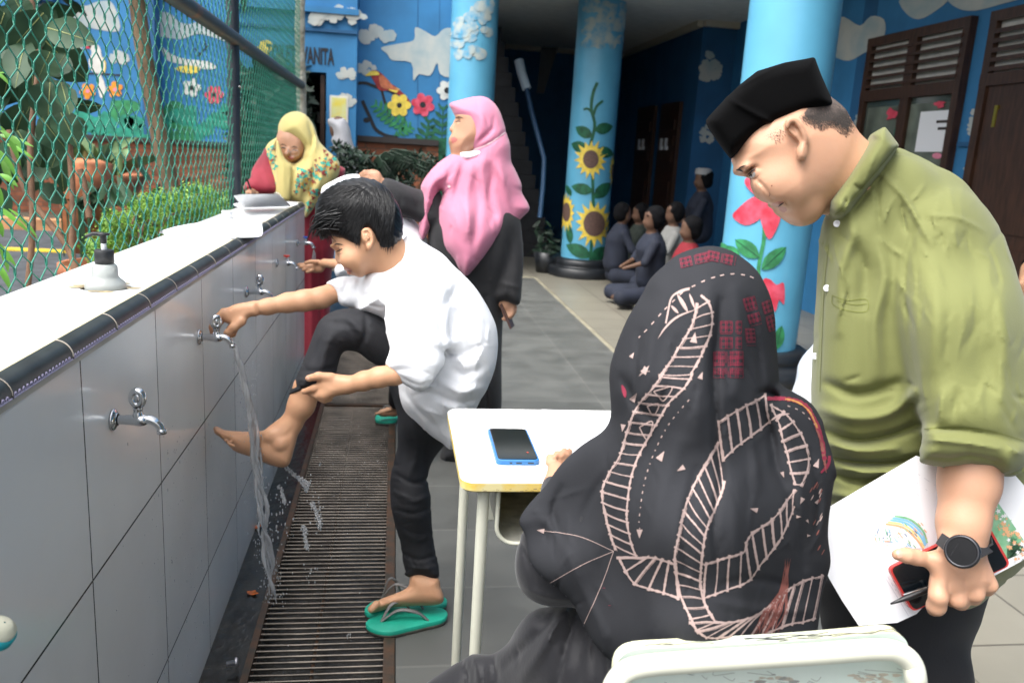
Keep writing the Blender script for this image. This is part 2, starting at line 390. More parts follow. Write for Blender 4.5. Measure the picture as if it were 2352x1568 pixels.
def inpoly(pl, x, y, sm=3):
    pl = cr(pl, sm, True) if sm else np.asarray(pl, float); return polysdf(pl, np.asarray(x), np.asarray(y)) > 0
def fieldmap(z, GX, GY):
    if np.isscalar(z): return np.full(GX.shape, float(z))
    z = np.asarray(z, float); num = 0; den = 0
    for x, y, v in z:
        w_ = 1 / (((GX - x) ** 2 + (GY - y) ** 2) + 400.) ** 1.3; num = num + w_ * v; den = den + w_
    return num / den
def bil(A, x, y):
    ny, nx = A.shape[:2]; x = np.clip(x, 0, nx - 1.001); y = np.clip(y, 0, ny - 1.001)
    i = x.astype(int); j = y.astype(int); u = (x - i)[..., None]; v = (y - j)[..., None]
    return (A[j, i] * (1 - u) + A[j, i + 1] * u) * (1 - v) + (A[j + 1, i] * (1 - u) + A[j + 1, i + 1] * u) * v
def sobj(fld, name, mats, parent, vox=.003, smooth=1, idxfn=None, lift=0.0):
    v, f = fld.mesh(vox, smooth, lift); idx = None
    if idxfn is not None:
        c = v[f].mean(1); px, py, d = pix(c); idx = idxfn(px, py, d)
    return mkobj(name, v, f, mats, parent, True, idx)
from mathutils.bvhtree import BVHTree
class Drape:
    """lays thin printed ribbons / patches on an existing mesh surface as seen through photo coordinates"""
    def __init__(s, obj):
        me = obj.data; n = len(me.vertices); co = np.empty(n * 3, np.float32); me.vertices.foreach_get('co', co)
        off = np.zeros(3); p = obj
        while p is not None: off = off + np.array(p.location); p = p.parent
        co = co.reshape(-1, 3) + off; 
        if len(me.loops) == 4 * len(me.polygons): fs = np.empty(len(me.loops), np.int32); me.polygons.foreach_get('vertices', fs); fl_ = [tuple(x) for x in fs.reshape(-1, 4).tolist()]
        else: fl_ = [tuple(p.vertices) for p in me.polygons]
        s.t = BVHTree.FromPolygons([tuple(x) for x in co.tolist()], fl_); s.v = []; s.f = []; s.i = []; s.off = off
    def hit(s, px, py, lift=.0007):
        r = ray(px, py); r = r / np.linalg.norm(r); h = s.t.ray_cast(Vector(EYE), Vector(r))
        if h[0] is None: return None
        n = np.array(h[1]); 
        if n @ r > 0: n = -n
        return np.array(h[0]) + n * lift
    def ribbon(s, pl, wd, m=0, step=5, dash=None, jit=0, lift=.0007, taper=False, n=None):
        pl = cr(pl, 6) if len(pl) > 2 else np.asarray(pl, float)
        seg = np.r_[0, np.cumsum(np.linalg.norm(np.diff(pl, axis=0), axis=1))]; k = max(2, int(seg[-1] / step)); t = np.linspace(0, seg[-1], k + 1)
        x = np.interp(t, seg, pl[:, 0]); y = np.interp(t, seg, pl[:, 1]); tx, ty = np.gradient(x), np.gradient(y); L = np.hypot(tx, ty) + 1e-9; nx, ny = -ty / L, tx / L
        prev = None
        for i in range(k + 1):
            if dash and ((t[i] % (dash[0] + dash[1])) > dash[0]): prev = None; continue
            w_ = wd * (1 + jit * (random.random() - .5)) / 2
            if taper: w_ *= max(.08, math.sin(math.pi * (i + .3) / (k + .6)) ** .7)
            a = s.hit(x[i] + nx[i] * w_, y[i] + ny[i] * w_, lift); b = s.hit(x[i] - nx[i] * w_, y[i] - ny[i] * w_, lift)
            if a is None or b is None or np.linalg.norm(a - b) > 4 * w_ * 2 * 2.2 / F + .01: prev = None; continue
            s.v += [a, b]; j = len(s.v)
            if prev is not None and np.linalg.norm(s.v[prev - 1] - b) < .04: s.f.append([prev - 2, prev - 1, j - 1, j - 2]); s.i.append(m)
            prev = j
        return s
    def patch(s, c, out, m=0, rings=3, lift=.0007):
        """star-convex patch: centre + outline in px"""
        pts = [s.hit(c[0], c[1], lift)]; out = np.asarray(out, float); n = len(out)
        if pts[0] is None: return s
        for r in range(1, rings + 1):
            for q in out:
                h = s.hit(c[0] + (q[0] - c[0]) * r / rings, c[1] + (q[1] - c[1]) * r / rings, lift)
                pts.append(h if h is not None else pts[0])
        b = len(s.v); s.v += pts
        for k in range(n): s.f.append([b, b + 1 + k, b + 1 + (k + 1) % n]); s.i.append(m)
        for r in range(rings - 1):
            for k in range(n):
                a0 = b + 1 + r * n; s.f.append([a0 + k, a0 + n + k, a0 + n + (k + 1) % n, a0 + (k + 1) % n]); s.i.append(m)
        return s
    def join(s, obj, mats):
        """merge the print into the garment's own mesh as extra material slots"""
        import bmesh
        if not s.f: return
        base = len(obj.data.materials)
        for m in mats: obj.data.materials.append(m)
        bm = bmesh.new(); bm.from_mesh(obj.data); vv = [bm.verts.new(tuple(np.asarray(x) - s.off)) for x in s.v]
        for f, i in zip(s.f, s.i):
            if len(set(f)) < 3: continue
            try: q = bm.faces.new([vv[k] for k in f])
            except ValueError: continue
            q.material_index = base + i; q.smooth = True
        bm.normal_update(); bm.to_mesh(obj.data); bm.free()
# ================================================================= THE SETTING
M = {}
M['dark_tile'] = tile_mat('dark_paving', (.095, .097, .09), (.13, .13, .12), .60, .40, (.03, .067, 0), 'xy', .005, .55, .12, .3, vscale=5, rvar=.12)
M['cream_tile'] = tile_mat('cream_tile', (.22, .205, .165), (.11, .10, .08), .40, .40, (.0, .05, 0), 'xy', .005, .35, .06, .3, vscale=4)
M['cream_strip'] = mat('cream_strip', (.26, .235, .17), .6, var=.2, vscale=6)
M['asphalt'] = mat('asphalt', (.045, .05, .055), .8, var=.4, vscale=6, bump=.3, bscale=90)
M['soil'] = mat('soil', (.05, .04, .025), .95, var=.4, vscale=12, bump=.6, bscale=40, bdist=.02)
M['wet'] = mat('wet_concrete', (.018, .017, .014), .22, var=.7, vscale=14, bump=.5, bscale=35, bdist=.006)
M['wet_iron'] = mat('wet_iron', (.105, .09, .075), .25, .6, var=.4, vscale=9, bump=.2, bscale=120)
M['rust_iron'] = mat('rusty_iron', (.05, .042, .032), .5, .3, col2=(.11, .055, .03), vscale=22, bump=.4, bscale=90)
M['wall_tile'] = tile_mat('grey_wall_tile', (.80, .785, .76), (.03, .03, .03), .405, .412, (-.077, -.2 + .0, 0), 'yz', .0022, .2, .04, .4, vscale=3, rvar=.05, spec=.6)
M['white_tile'] = tile_mat('white_wall_top', (.86, .86, .85), (.62, .61, .57), .405, .4, (-.077, .06, 0), 'yx', .003, .22, .02, .3)
M['plaster'] = mat('grout', (.5, .45, .38), .8, var=.15)
M['trim_black'] = mat('black_trim', (.022, .028, .029), .42, var=.3, vscale=25, spec=.4)
M['trim_white'] = mat('trim_pattern', (.42, .38, .55), .35)
M['chrome'] = mat('chrome', (.62, .63, .65), .15, 1, bump=.05, bscale=200)
M['blue'] = mat('blue_wall', (.032, .185, .39), .7, var=.12, vscale=3, bump=.1, bscale=30)
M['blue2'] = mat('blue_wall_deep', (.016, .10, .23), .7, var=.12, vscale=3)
M['col_blue'] = mat('column_blue', (.12, .41, .60), .42, var=.09, vscale=2.5, coat=.15)
M['cloud'] = mat('cloud_paint', (.30, .40, .43), .8, col2=(.50, .51, .47), vscale=4, thr=(.3, .6))
M['cloud2'] = mat('cloud_paint_blue', (.11, .36, .55), .7, col2=(.45, .51, .48), vscale=11, thr=(.35, .6))
M['brick'] = tile_mat('brick', (.20, .065, .03), (.10, .06, .04), .22, .065, (0, 0, 0), 'xz', .006, .9, .3, .8, offset=.5, vscale=6)
M['ledge'] = mat('ledge', (.03, .022, .02), .6)
M['p_green'] = mat('paint_green', (.03, .22, .08), .7, var=.35, vscale=14)
M['p_dgreen'] = mat('paint_deep_green', (.012, .10, .045), .6, var=.4, vscale=16)
M['p_teal'] = mat('paint_teal_green', (.02, .26, .17), .7, var=.3, vscale=9)
M['p_yellow'] = mat('paint_yellow', (.78, .58, .08), .55, var=.15, vscale=20)
M['p_orange'] = mat('paint_orange', (.75, .27, .02), .6, var=.15, vscale=20)
M['p_red'] = mat('paint_red', (.55, .03, .06), .5, col2=(.72, .10, .16), vscale=14)
M['p_dred'] = mat('paint_dark_red', (.28, .02, .02), .6, var=.3, vscale=20)
M['p_brown'] = mat('paint_brown', (.13, .075, .06), .7, var=.2, vscale=60)
M['p_black'] = mat('paint_black', (.012, .012, .015), .6)
M['p_white'] = mat('paint_white', (.66, .64, .58), .7, var=.08)
M['p_pink'] = mat('paint_pink', (.75, .25, .35), .7, var=.1)
M['p_rust'] = mat('paint_rust', (.55, .16, .07), .7, var=.2, vscale=30)
M['wood'] = mat('dark_brown_wood', (.05, .022, .012), .45, var=.35, vscale=6, stretch=(8, 8, 1), bump=.2)
M['glass'] = mat('window_glass', (.06, .08, .07), .08, spec=.8)
M['curtain'] = mat('frosted_pane', (.60, .58, .52), .5, var=.12, vscale=6)
M['paper'] = mat('white_paper', (.82, .83, .86), .8, bump=.15, bscale=20, bdist=.004)
M['ceil'] = mat('ceiling_paint', (.70, .70, .66), .9, var=.06)
M['corn'] = mat('cornice', (.55, .50, .40), .7)
M['black_base'] = mat('black_plinth', (.012, .014, .017), .4, var=.3)
M['green_wire'] = mat('green_pvc_wire', (.012, .19, .125), .32, var=.15, vscale=30)
M['post'] = mat('dark_pipe_paint', (.025, .032, .042), .38, col2=(.05, .055, .065), vscale=9, thr=(.5, .7), bump=.15, bscale=50)
M['rail'] = mat('rusting_pipe_paint', (.02, .022, .026), .45, col2=(.16, .05, .015), vscale=7, thr=(.56, .72), bump=.2, bscale=70)
M['pole'] = mat('mottled_pole', (.32, .29, .22), .9, col2=(.52, .50, .42), vscale=16, bump=.8, bscale=45, bdist=.02)
M['bark'] = mat('tree_bark', (.10, .065, .035), .9, col2=(.19, .13, .075), vscale=14, bump=.8, bscale=30, bdist=.02, stretch=(1, 1, .3))
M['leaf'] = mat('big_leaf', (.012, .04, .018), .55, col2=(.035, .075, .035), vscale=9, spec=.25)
M['leaf_vein'] = mat('leaf_midrib', (.33, .36, .13), .5)
M['leaf2'] = mat('strap_leaf', (.10, .26, .03), .45, var=.3, vscale=8)
M['bush'] = mat('fresh_green_leaf', (.09, .24, .03), .55, col2=(.26, .46, .06), vscale=16)
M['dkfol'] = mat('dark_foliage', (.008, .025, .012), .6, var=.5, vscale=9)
M['terra'] = mat('terracotta', (.40, .14, .06), .8, var=.3, vscale=10, bump=.3)
M['stem'] = mat('woody_stem', (.15, .08, .045), .8, var=.3, vscale=20)
M['rail_blue'] = mat('handrail_paint', (.035, .09, .18), .45)
M['rail_lit'] = mat('lit_handrail_paint', (.62, .72, .80), .45)
M['dark_in'] = mat('dark_room', (.02, .02, .022), .9)
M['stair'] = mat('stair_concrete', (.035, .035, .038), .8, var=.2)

def sbox(name, a, b, m, kind='structure', label=None, cat=None):
    o = MB().box(a, b).build(name, m); 
    return tag(o, label, cat, None, kind) 
# ground sheets
sbox('ground', (-80, -60, -.6), (80, 100, -.35), M['soil'])
sbox('garden_yard', (-12, -3, -.34), (-.81, 20, 0), M['asphalt'])
sbox('dark_paving', (.035, -3, -.34), (1.56, 9.0, .0), M['dark_tile'])
mb = MB(); mb.box((1.56, -3, -.34), (1.60, 9.0, .0)); mb.box((-.81, 9.0, -.34), (1.60, 9.12, .0))
tag(mb.build('paving_border', M['cream_strip']), kind='structure')
mb = MB(); mb.box((1.60, -3, -.34), (8, 20, .0)); mb.box((-.81, 9.12, -.34), (1.60, 20, .0))
tag(mb.build('tiled_floor', M['cream_tile']), kind='structure')
mb = MB(); mb.box((-.81, -3, -.34), (.035, 9.0, -.13)); mb.box((-.4655, -3, -.13), (-.352, 4.5, -.045)); mb.box((-.81, 4.52, -.13), (-.352, 9.0, -.004))
tag(mb.build('drain_channel', M['wet']), kind='structure')

# grate panels
gx0, gx1 = -.350, .032
PAN = 2.9
def grate(y0):
    t = thing('drain_grate', (-.16, y0 + PAN / 2, -.03), 'x', 'grate', 'steel grates laid over the drain')
    f = MB(); f.box((gx0, y0 + .001, -.035), (gx0 + .018, y0 + PAN, .006)); f.box((gx1 - .030, y0 + .001, -.035), (gx1, y0 + PAN, .004))
    f.box((gx0 + .018, y0 + .001, -.035), (gx1 - .03, y0 + .011, .001)); f.box((gx0 + .018, y0 + PAN - .011, -.035), (gx1 - .03, y0 + PAN - .001, .001))
    f.build('frame', M['rust_iron'], t)
    b = MB(); y = y0 + .024
    while y < y0 + PAN - .02:
        j = random.uniform(-.0012, .0012); pts = [(gx0 + .018, y + j, -.006), (gx0 + .12, y - j, -.0065 + random.uniform(-.001, .001)), (gx0 + .25, y + j * .5, -.006), (gx1 - .03, y, -.006)]
        b.tube(pts, .0037, 0, 6, False); y += .0265
    b.tube([(gx0 + .17, y0 + .01, -.016), (gx0 + .17, y0 + PAN - .01, -.016)], .005, 1, 6, False)
    b.build('bars', [M['wet_iron'], M['rust_iron']], t); return t
gl = ['drain grate panel out of the picture, nearer than the one under the splashes', 'long wet drain grate panel beside the teal flip-flops', 'far drain grate panel beyond the dark cross joint']
for k in range(3): grate(4.215 - PAN * (2 - k))['label'] = gl[k]

# tap wall
WX, WB, WT, WE = -.4655, -.705, 1.015, 4.5
tw = thing('tap_wall', (-.63, 2, 0), 'low ablution wall faced with grey tiles and topped in glossy white tile', 'wall')
MB().box((WB + .004, -2, -.13), (WX, WE, WT - .036)).build('tiled_face', M['wall_tile'], tw)
hx, hy = P(243, 660, 2, WT)[:2]; hr = .047       # round recess where the soap bottle sits
mb = MB(); mb.box((WB, -2, WT - .034), (WX - .022, hy - .11, WT)); mb.box((WB, hy + .11, WT - .034), (WX - .022, WE, WT))
n = 32; ring = [(hx + hr * math.cos(2 * math.pi * k / n), hy + hr * math.sin(2 * math.pi * k / n)) for k in range(n)]
def onrect(k):
    a = 2 * math.pi * k / n; c, s_ = math.cos(a), math.sin(a); X0, X1, Y0, Y1 = WB, WX - .022, hy - .11, hy + .11
    tx = ((X1 - hx) / c if c > 1e-9 else (X0 - hx) / c if c < -1e-9 else 9); ty = ((Y1 - hy) / s_ if s_ > 1e-9 else (Y0 - hy) / s_ if s_ < -1e-9 else 9); q = min(tx, ty); return (hx + c * q, hy + s_ * q)
# corners included by adding an extra fan
for k in range(n):
    a, b = ring[k], ring[(k + 1) % n]; c, d = onrect(k), onrect(k + 1)
    extra = []
    for X, Y in ((WX - .022, hy + .11), (WB, hy + .11), (WB, hy - .11), (WX - .022, hy - .11)):
        an = math.atan2(Y - hy, X - hx) % (2 * math.pi)
        if 2 * math.pi * k / n < an < 2 * math.pi * (k + 1) / n: extra = [(X, Y)]
    mb.add([(*a, WT), (*c, WT)] + [(*e, WT) for e in extra] + [(*d, WT), (*b, WT)], [list(range(4 + len(extra)))])
    mb.add([(*a, WT), (*b, WT), (*b, WT - .02), (*a, WT - .02)], [(0, 1, 2, 3)], 1)
mb.add([(x, y, WT - .0205) for x, y in ring], [list(range(n))], 1)
r_q = random.Random(6)
for i in range(9):
    a0 = r_q.uniform(0, 6.28); x0_, y0_ = hx + (hr + .006) * math.cos(a0), hy + (hr + .006) * math.sin(a0); e = r_q.uniform(.004, .012); mb.add([(x0_ + e * 1.6 * (1 + .3 * math.sin(3 * q)) * math.cos(q), y0_ + e * math.sin(q), WT + .0006 + .00008 * i) for q in np.arange(0, 6.2, .8)], [list(range(8))], 2)
mb.build('top_slab', [M['white_tile'], M['plaster'], mat('rust_stain', (.42, .34, .20), .7, var=.3, vscale=80)], tw)
# dark quarter-round trim in 20 cm pieces
mb = MB(); y = -1.94; zb0 = WT - .027
while y < WE:
    y1 = min(y + .2, WE); a_, b_ = y + .0012, y1 - .0012
    prof = [(WX - .022 + .0245 * math.sin(q), WT - .0225 + .0245 * math.cos(q)) for q in np.linspace(0, math.pi / 2, 9)] + [(WX + .0025, zb0)]
    V = [(x, yy, z) for yy in (a_, b_) for x, z in prof]; k = len(prof)
    mb.add(V, [(i, i + 1, k + i + 1, k + i) for i in range(k - 1)], 0, True)
    mb.add([(WX - .022, a_, zb0)] + V[:k], [list(range(k + 1))], 0); mb.add([(WX - .022, b_, zb0)] + V[k:], [list(range(k + 1))[::-1]], 0)
    if y > .6:
        mb.tube([(WX + .0027, a_ + .002, zb0 + .0016), (WX + .0027, b_ - .002, zb0 + .0016)], .0013, 1, 5)
        yy = a_ + .006
        while yy < b_ - .006:   # small curled pale pattern along the lower edge
            q = [(WX + .0030, yy + .0030 * math.cos(t), zb0 + .0042 + .0034 * math.sin(t)) for t in np.linspace(-1.2, 3.6, 6)]
            mb.tube(q, [.0010, .0013, .0013, .0011, .0008, .0005], 1, 4, False); yy += .0118
    y += .2
mb.box((WX - .03, -1.94, zb0 - .009), (WX + .0012, WE, zb0 - .0002), 2)
mb.box((WX - .0245, -1.94, WT - .03), (WX - .0205, WE, WT + .0022), 3)
mb.build('edge_trim', [M['trim_black'], M['trim_white'], M['plaster'], mat('cream_line', (.62, .55, .36), .6)], tw)
mb = MB(); y = .86; r_q = random.Random(2)
while y < WE:
    mb.tube([(WX - .022 + .0249 * math.sin(q), y, WT - .0225 + .0249 * math.cos(q)) for q in np.linspace(0, math.pi / 2, 8)], .0012 if r_q.random() < .6 else .0006, 0, 5, False); y += .2
mb.build('trim_seams', M['plaster'], tw)

# taps
def tap(y, label, knob_col=None, turned=0, z=.842, style=0):
    t = thing('tap', (WX, y, z), label, 'tap', 'taps along the tiled wall')
    b = MB(); X = WX; k_ = .68
    def sc(pr): return [(r * k_ * 1.1, h * k_) for r, h in pr]
    b.lathe((X, y, z), [(0.001, 0), (.0185, 0), (.019, .003), (.017, .005), (.012, .007), (.011, .009)], 0, 24, (1, 0, 0))
    b.lathe((X, y, z), sc([(.0105, .008), (.0105, .030), (.0115, .032), (.0115, .05), (.0135, .056), (.0145, .068), (.0125, .078), (.010, .082)]), 0, 18, (1, 0, 0))
    b.tube(cr([(X + .07 * k_, y, z), (X + .088 * k_, y, z + .001), (X + .103 * k_, y, z - .004), (X + .113 * k_, y, z - .012), (X + .117 * k_, y, z - .020)], 4), np.linspace(.0080, .0068, 17), 0, 14)
    b.lathe((X + .117 * k_, y, z - .016), [(.0068, 0), (.0082, -.001), (.0080, -.008), (.0062, -.008), (.0055, -.004)], 0, 16)
    b.lathe((X + .062 * k_, y, z), [(.0095, 0), (.0088, .010), (.0075, .014), (.0072, .018), (.0085, .0195), (.008, .022)], 0, 16)
    b.build('body', M['chrome'], t)
    k = MB(); kx, kz = X + .062 * k_, z + .036
    if style == 0:
        q = [(kx + .0085 * math.cos(a) * math.cos(turned), y + .0085 * math.cos(a) * math.sin(turned), kz + .003 + .0120 * math.sin(a)) for a in np.linspace(-math.pi / 2, 1.5 * math.pi, 21)]
        k.tube(q, [.0066] * 21, 0, 12, False); k.ball((kx, y, kz + .003), (.0085, .0060, .0125), 0, 12)
        k.build('handle', M['chrome'] if knob_col is None else knob_col, t)
    else:
        k.tube([(kx - .012, y, kz - .007), (kx + .012, y, kz - .007)], [.0042, .0042], 0, 10); k.tube([(kx, y, kz - .014), (kx, y, kz - .004)], .005, 0, 10)
        k.build('handle', knob_col, t)
    return t
tap(1.420, 'nearest chrome tap with an oval loop handle, not running')
tap(2.058, 'chrome tap held by the hand of the boy, water pouring out', turned=.4)
tap(2.722, 'chrome tap with upright loop handle just above the outstretched forearm of the boy')
tap(3.415, 'closed chrome tap with a red dot on its small lever', mat('red_cap', (.5, .03, .02), .4), style=1)
tap(4.145, 'farthest running tap with a small blue lever handle', mat('blue_cap', (.01, .09, .5), .4), style=1)

# chain-link fence behind the wall
FX = -.78
fw = thing('chain_link_fence', (FX, 4, WT), 'green plastic coated chain link mesh rising behind the tiled wall', 'fence')
mb = MB(); py_, pz_ = .08, .085; y = 1.099 + .04
z_lo, z_hi = .99, 2.9
nz = int((z_hi - z_lo) / (pz_ / 2))
k = 0
while y < 7.15:
    pts = []
    ph = int(round((1.53 - z_lo) / (pz_ / 2)))
    for i in range(nz + 1):
        z = 1.53 + (i - ph) * pz_ / 2
        s_ = (1 if (i - ph) % 2 == 0 else -1) * (1 if k % 2 == 0 else -1)        # knots at y-.04 (even) and y+.04 (odd)
        yk = y - .02 * s_ - .0; pts.append((yk, z, s_))
    P3 = []
    for i in range(len(pts)):
        yk, z, s_ = pts[i]
        yk = y - s_ * .0225
        sx = .0028 if s_ > 0 else -.0028
        P3 += [(FX - sx * .3, yk + s_ * .004, z - .010), (FX + sx, yk - s_ * .0012, z - .002), (FX + sx, yk - s_ * .0012, z + .003), (FX + sx * .3, yk + s_ * .004, z + .010)]
    nside = 5 if y < 4 else 4
    mb.tube(P3, .0018, 0, nside, False); y += .04; k += 1
# alternate columns interlock: neighbour wires are mirrored
mb.build('mesh', M['green_wire'], fw)
mb = MB(); mb.tube([(FX, 4.30, .985), (FX, 4.30, 1.6), (FX, 4.30, 2.95)], .030, 0, 20); mb.tube([(FX, 4.30, 1.52), (FX, 4.30, 1.535)], .0325, 0, 20)
mb.tube([(FX + .03, 4.285, 1.56), (FX + .037, 4.285, 1.56)], .006, 1, 8); mb.tube([(FX + .03, 4.262, 1.562), (FX + .037, 4.262, 1.562)], .006, 1, 8)
mb.build('post', [M['post'], M['chrome']], fw)
mb = MB(); mb.tube([(FX + .012, .4, 1.775), (FX + .012, 2.4, 1.785), (FX + .012, 4.4, 1.778), (FX + .012, 7.15, 1.772)], .0315, 0, 20)
mb.build('rail', M['rail'], fw)
mb = MB(); pp = [(FX + .0 + .008 * math.sin(z * 5), 7.2, z) for z in np.linspace(0, 3.4, 24)]
mb.tube(pp, [.040 + .004 * math.sin(z * 23) for z in np.linspace(0, 3.4, 24)], 0, 14)
tag(mb.build('rough_pole', M['pole']), 'pale mottled rough pole standing at the far end of the mesh fence', 'pole')
# ---------------------------------------------------------------- painted shapes on planes and columns
class Paint:
    """flat paint shapes traced in photo px on a plane (axis, value) or a column"""
    def __init__(s, ax=None, val=None, cyl=None): s.ax, s.val, s.cyl = ax, val, cyl; s.n = 0
    def pt(s, x, y, lift):
        if s.cyl:
            cx_, cy_, r = s.cyl; q = ray(x, y); o = EYE[:2] - [cx_, cy_]; a = q[:2] @ q[:2]; b = 2 * o @ q[:2]; r += lift
            c = o @ o - r * r; D = b * b - 4 * a * c
            if D <= 0:
                t = -b / (2 * a); p = EYE + q * t; v = p[:2] - [cx_, cy_]; v = v / np.linalg.norm(v) * r; return np.array([cx_ + v[0], cy_ + v[1], p[2]])
            return EYE + q * ((-b - math.sqrt(D)) / (2 * a))
        return P(x, y, s.ax, s.val - lift)
    def star(s, mb, c, out, m, lift=.003, rings=None):
        s.n += 1; lift += .0004 * (s.n % 7); out = np.asarray(out, float); n = len(out); R_ = rings or (5 if s.cyl else 1)
        V = [s.pt(c[0], c[1], lift)] + [s.pt(c[0] + (q[0] - c[0]) * r / R_, c[1] + (q[1] - c[1]) * r / R_, lift) for r in range(1, R_ + 1) for q in out]
        Fc = [(0, 1 + k, 1 + (k + 1) % n) for k in range(n)] + [(1 + r * n + k, 1 + (r + 1) * n + k, 1 + (r + 1) * n + (k + 1) % n, 1 + r * n + (k + 1) % n) for r in range(R_ - 1) for k in range(n)]
        mb.add(V, Fc, m)
    def blob(s, mb, c, rx, ry, m, lift=.003, rot=0, wob=0, n=20, seed=0):
        r = random.Random(seed); ph = [r.random() * 6.28 for _ in range(3)]; ca, sa = math.cos(rot), math.sin(rot)
        o = []
        for k in range(n):
            a = 2 * math.pi * k / n; q = 1 + wob * (math.sin(3 * a + ph[0]) + math.sin(5 * a + ph[1]) + .7 * math.sin(8 * a + ph[2])) / 2
            x, y = rx * q * math.cos(a), ry * q * math.sin(a); o.append((c[0] + x * ca - y * sa, c[1] + x * sa + y * ca))
        s.star(mb, c, o, m, lift)
    def cloud(s, mb, box, m, seed=0, lift=.002, k=14):
        r = random.Random(seed); x0, y0, x1, y1 = box; W_, H_ = x1 - x0, y1 - y0
        for i in range(k * 2):
            u = r.random(); x = x0 + W_ * (.12 + .76 * u); hh = math.sin(math.pi * (.12 + .76 * u)) 
            y = y1 - H_ * (.2 + .55 * r.random() * hh); q = min(H_, W_ * .8) * (.11 + .10 * r.random())
            s.blob(mb, (x, y), q * 1.25, q, m, lift + .00015 * i, r.random(), .14, 22, seed * 31 + i)
    def shape(s, mb, out, m, lift=.003, sm=3):
        """any outline, triangulated"""
        from mathutils.geometry import tessellate_polygon
        s.n += 1; o = cr(out, sm, True) if sm else np.asarray(out, float); T = tessellate_polygon([[Vector((a, b, 0)) for a, b in o]])
        mb.add([s.pt(a, b, lift + .0004 * (s.n % 7)) for a, b in o], [list(t) for t in T], m)
    def line(s, mb, pl, wd, m, lift=.004, taper=False):
        s.n += 1; lift += .0004 * (s.n % 7); pl = cr(pl, 5) if len(pl) > 2 else cr([pl[0], ((pl[0][0] + pl[1][0]) / 2, (pl[0][1] + pl[1][1]) / 2), pl[1]], 4)
        t = np.gradient(pl, axis=0); t /= np.linalg.norm(t, axis=1)[:, None] + 1e-9; N = len(pl); V = []
        for i in range(N):
            w_ = wd / 2 * (max(.15, 1 - i / N) if taper else 1); V += [s.pt(pl[i][0] - t[i][1] * w_, pl[i][1] + t[i][0] * w_, lift), s.pt(pl[i][0] + t[i][1] * w_, pl[i][1] - t[i][0] * w_, lift)]
        mb.add(V, [(2 * i, 2 * i + 1, 2 * i + 3, 2 * i + 2) for i in range(N - 1)], m)
    def leaf(s, mb, a, b, wd, m, lift=.003):
        a = np.asarray(a, float); b = np.asarray(b, float); d = b - a; L = np.linalg.norm(d); n_ = np.array([-d[1], d[0]]) / L
        f = [0, .12, .3, .5, .7, .88, 1]; h = [0, .5, .92, 1, .85, .45, 0]
        o = [a + d * t + n_ * wd / 2 * k for t, k in zip(f, h)] + [a + d * t - n_ * wd / 2 * k for t, k in list(zip(f, h))[-2:0:-1]]
        s.star(mb, (a + b) / 2, o, m, lift)
    def flower(s, mb, c, r, n, m, mc, rc, lift=.004, rot=0):
        for k in range(n):
            a = rot + 2 * math.pi * k / n; s.blob(mb, (c[0] + r * .58 * math.cos(a), c[1] + r * .58 * math.sin(a)), r * .44, r * .36, m, lift + .0005 * k, a, 0, 14)
        s.blob(mb, c, r * .45, r * .45, m, lift + .004); s.blob(mb, c, rc, rc, mc, lift + .006)
    def sunflower(s, mb, c, r, rc, my, mc, lift=.004, sq=1.0, seed=0):
        r_ = random.Random(seed); n = 15; o = []
        for k in range(n):
            a = 2 * math.pi * k / n + seed; rr = r * (.92 + .16 * r_.random())
            o += [(c[0] + sq * rr * math.cos(a), c[1] + rr * math.sin(a)), (c[0] + sq * r * .70 * math.cos(a + .14), c[1] + r * .70 * math.sin(a + .14)), (c[0] + sq * r * .66 * math.cos(a + math.pi / n), c[1] + r * .66 * math.sin(a + math.pi / n)), (c[0] + sq * r * .72 * math.cos(a - .14 + 2 * math.pi / n), c[1] + r * .72 * math.sin(a - .14 + 2 * math.pi / n))]
        s.star(mb, c, o, my, lift); s.blob(mb, c, rc * sq, rc, mc, lift + .004, n=28)
def bricky(mb, x0, x1, y, ztop, th=.12, mi=1, ml=2):
    mb.box((x0, y - .02, 0), (x1, y, ztop - .06), mi); mb.box((x0, y - .06, ztop - .06), (x1, y, ztop), ml)

# toilet block with the sign, and the bird mural wall beside it
TY, BY = 9.2, 9.5
TM = [M['blue'], M['brick'], M['ledge'], M['cloud'], M['p_black'], M['dark_in'], M['wood'], M['p_white'], M['p_yellow'], M['blue2']]
tb = thing('toilet_block', (-1.2, TY, 0), 'blue painted toilet block with the black sign lettering and a dark doorway', 'building')
mb = MB(); mb.box((-1.62, TY, 0), (-1.52, 12.5, 2.62)); mb.box((-.735, TY, 0), (-.425, 12.5, 2.62)); mb.box((-1.52, TY, 2.04), (-.735, 12.5, 2.62))
mb.box((-1.64, TY - .05, 2.62), (-.41, 12.5, 2.68)); mb.box((-1.62, TY + .01, 2.68), (-.43, 12.5, 4.0), 0); mb.box((-1.62, TY - .02, 2.44), (-.425, TY - .001, 2.47), 9)
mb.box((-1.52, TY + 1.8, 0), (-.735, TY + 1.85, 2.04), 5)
pt = Paint(1, TY)
pt.cloud(mb, (700, 5, 855, 60), 3, 1, .03, 18); pt.cloud(mb, (772, 138, 818, 190), 3, 4, .004, 8); pt.cloud(mb, (774, 205, 818, 250), 3, 5, .004, 8)
pt.shape(mb, [(580, 140), (600, 95), (625, 98), (615, 130)], 8, .004, 2)
mb.build('wall', TM, tb)
mb = MB(); mb.box((-1.50, TY + .06, 0), (-1.46, TY + .1, 2.02)); mb.box((-.80, TY + .06, 0), (-.755, TY + .1, 2.02)); mb.box((-1.12, TY + .5, 0), (-1.02, TY + .56, 2.0)); mb.build('door_frame', M['wood'], tb)
mb = MB()
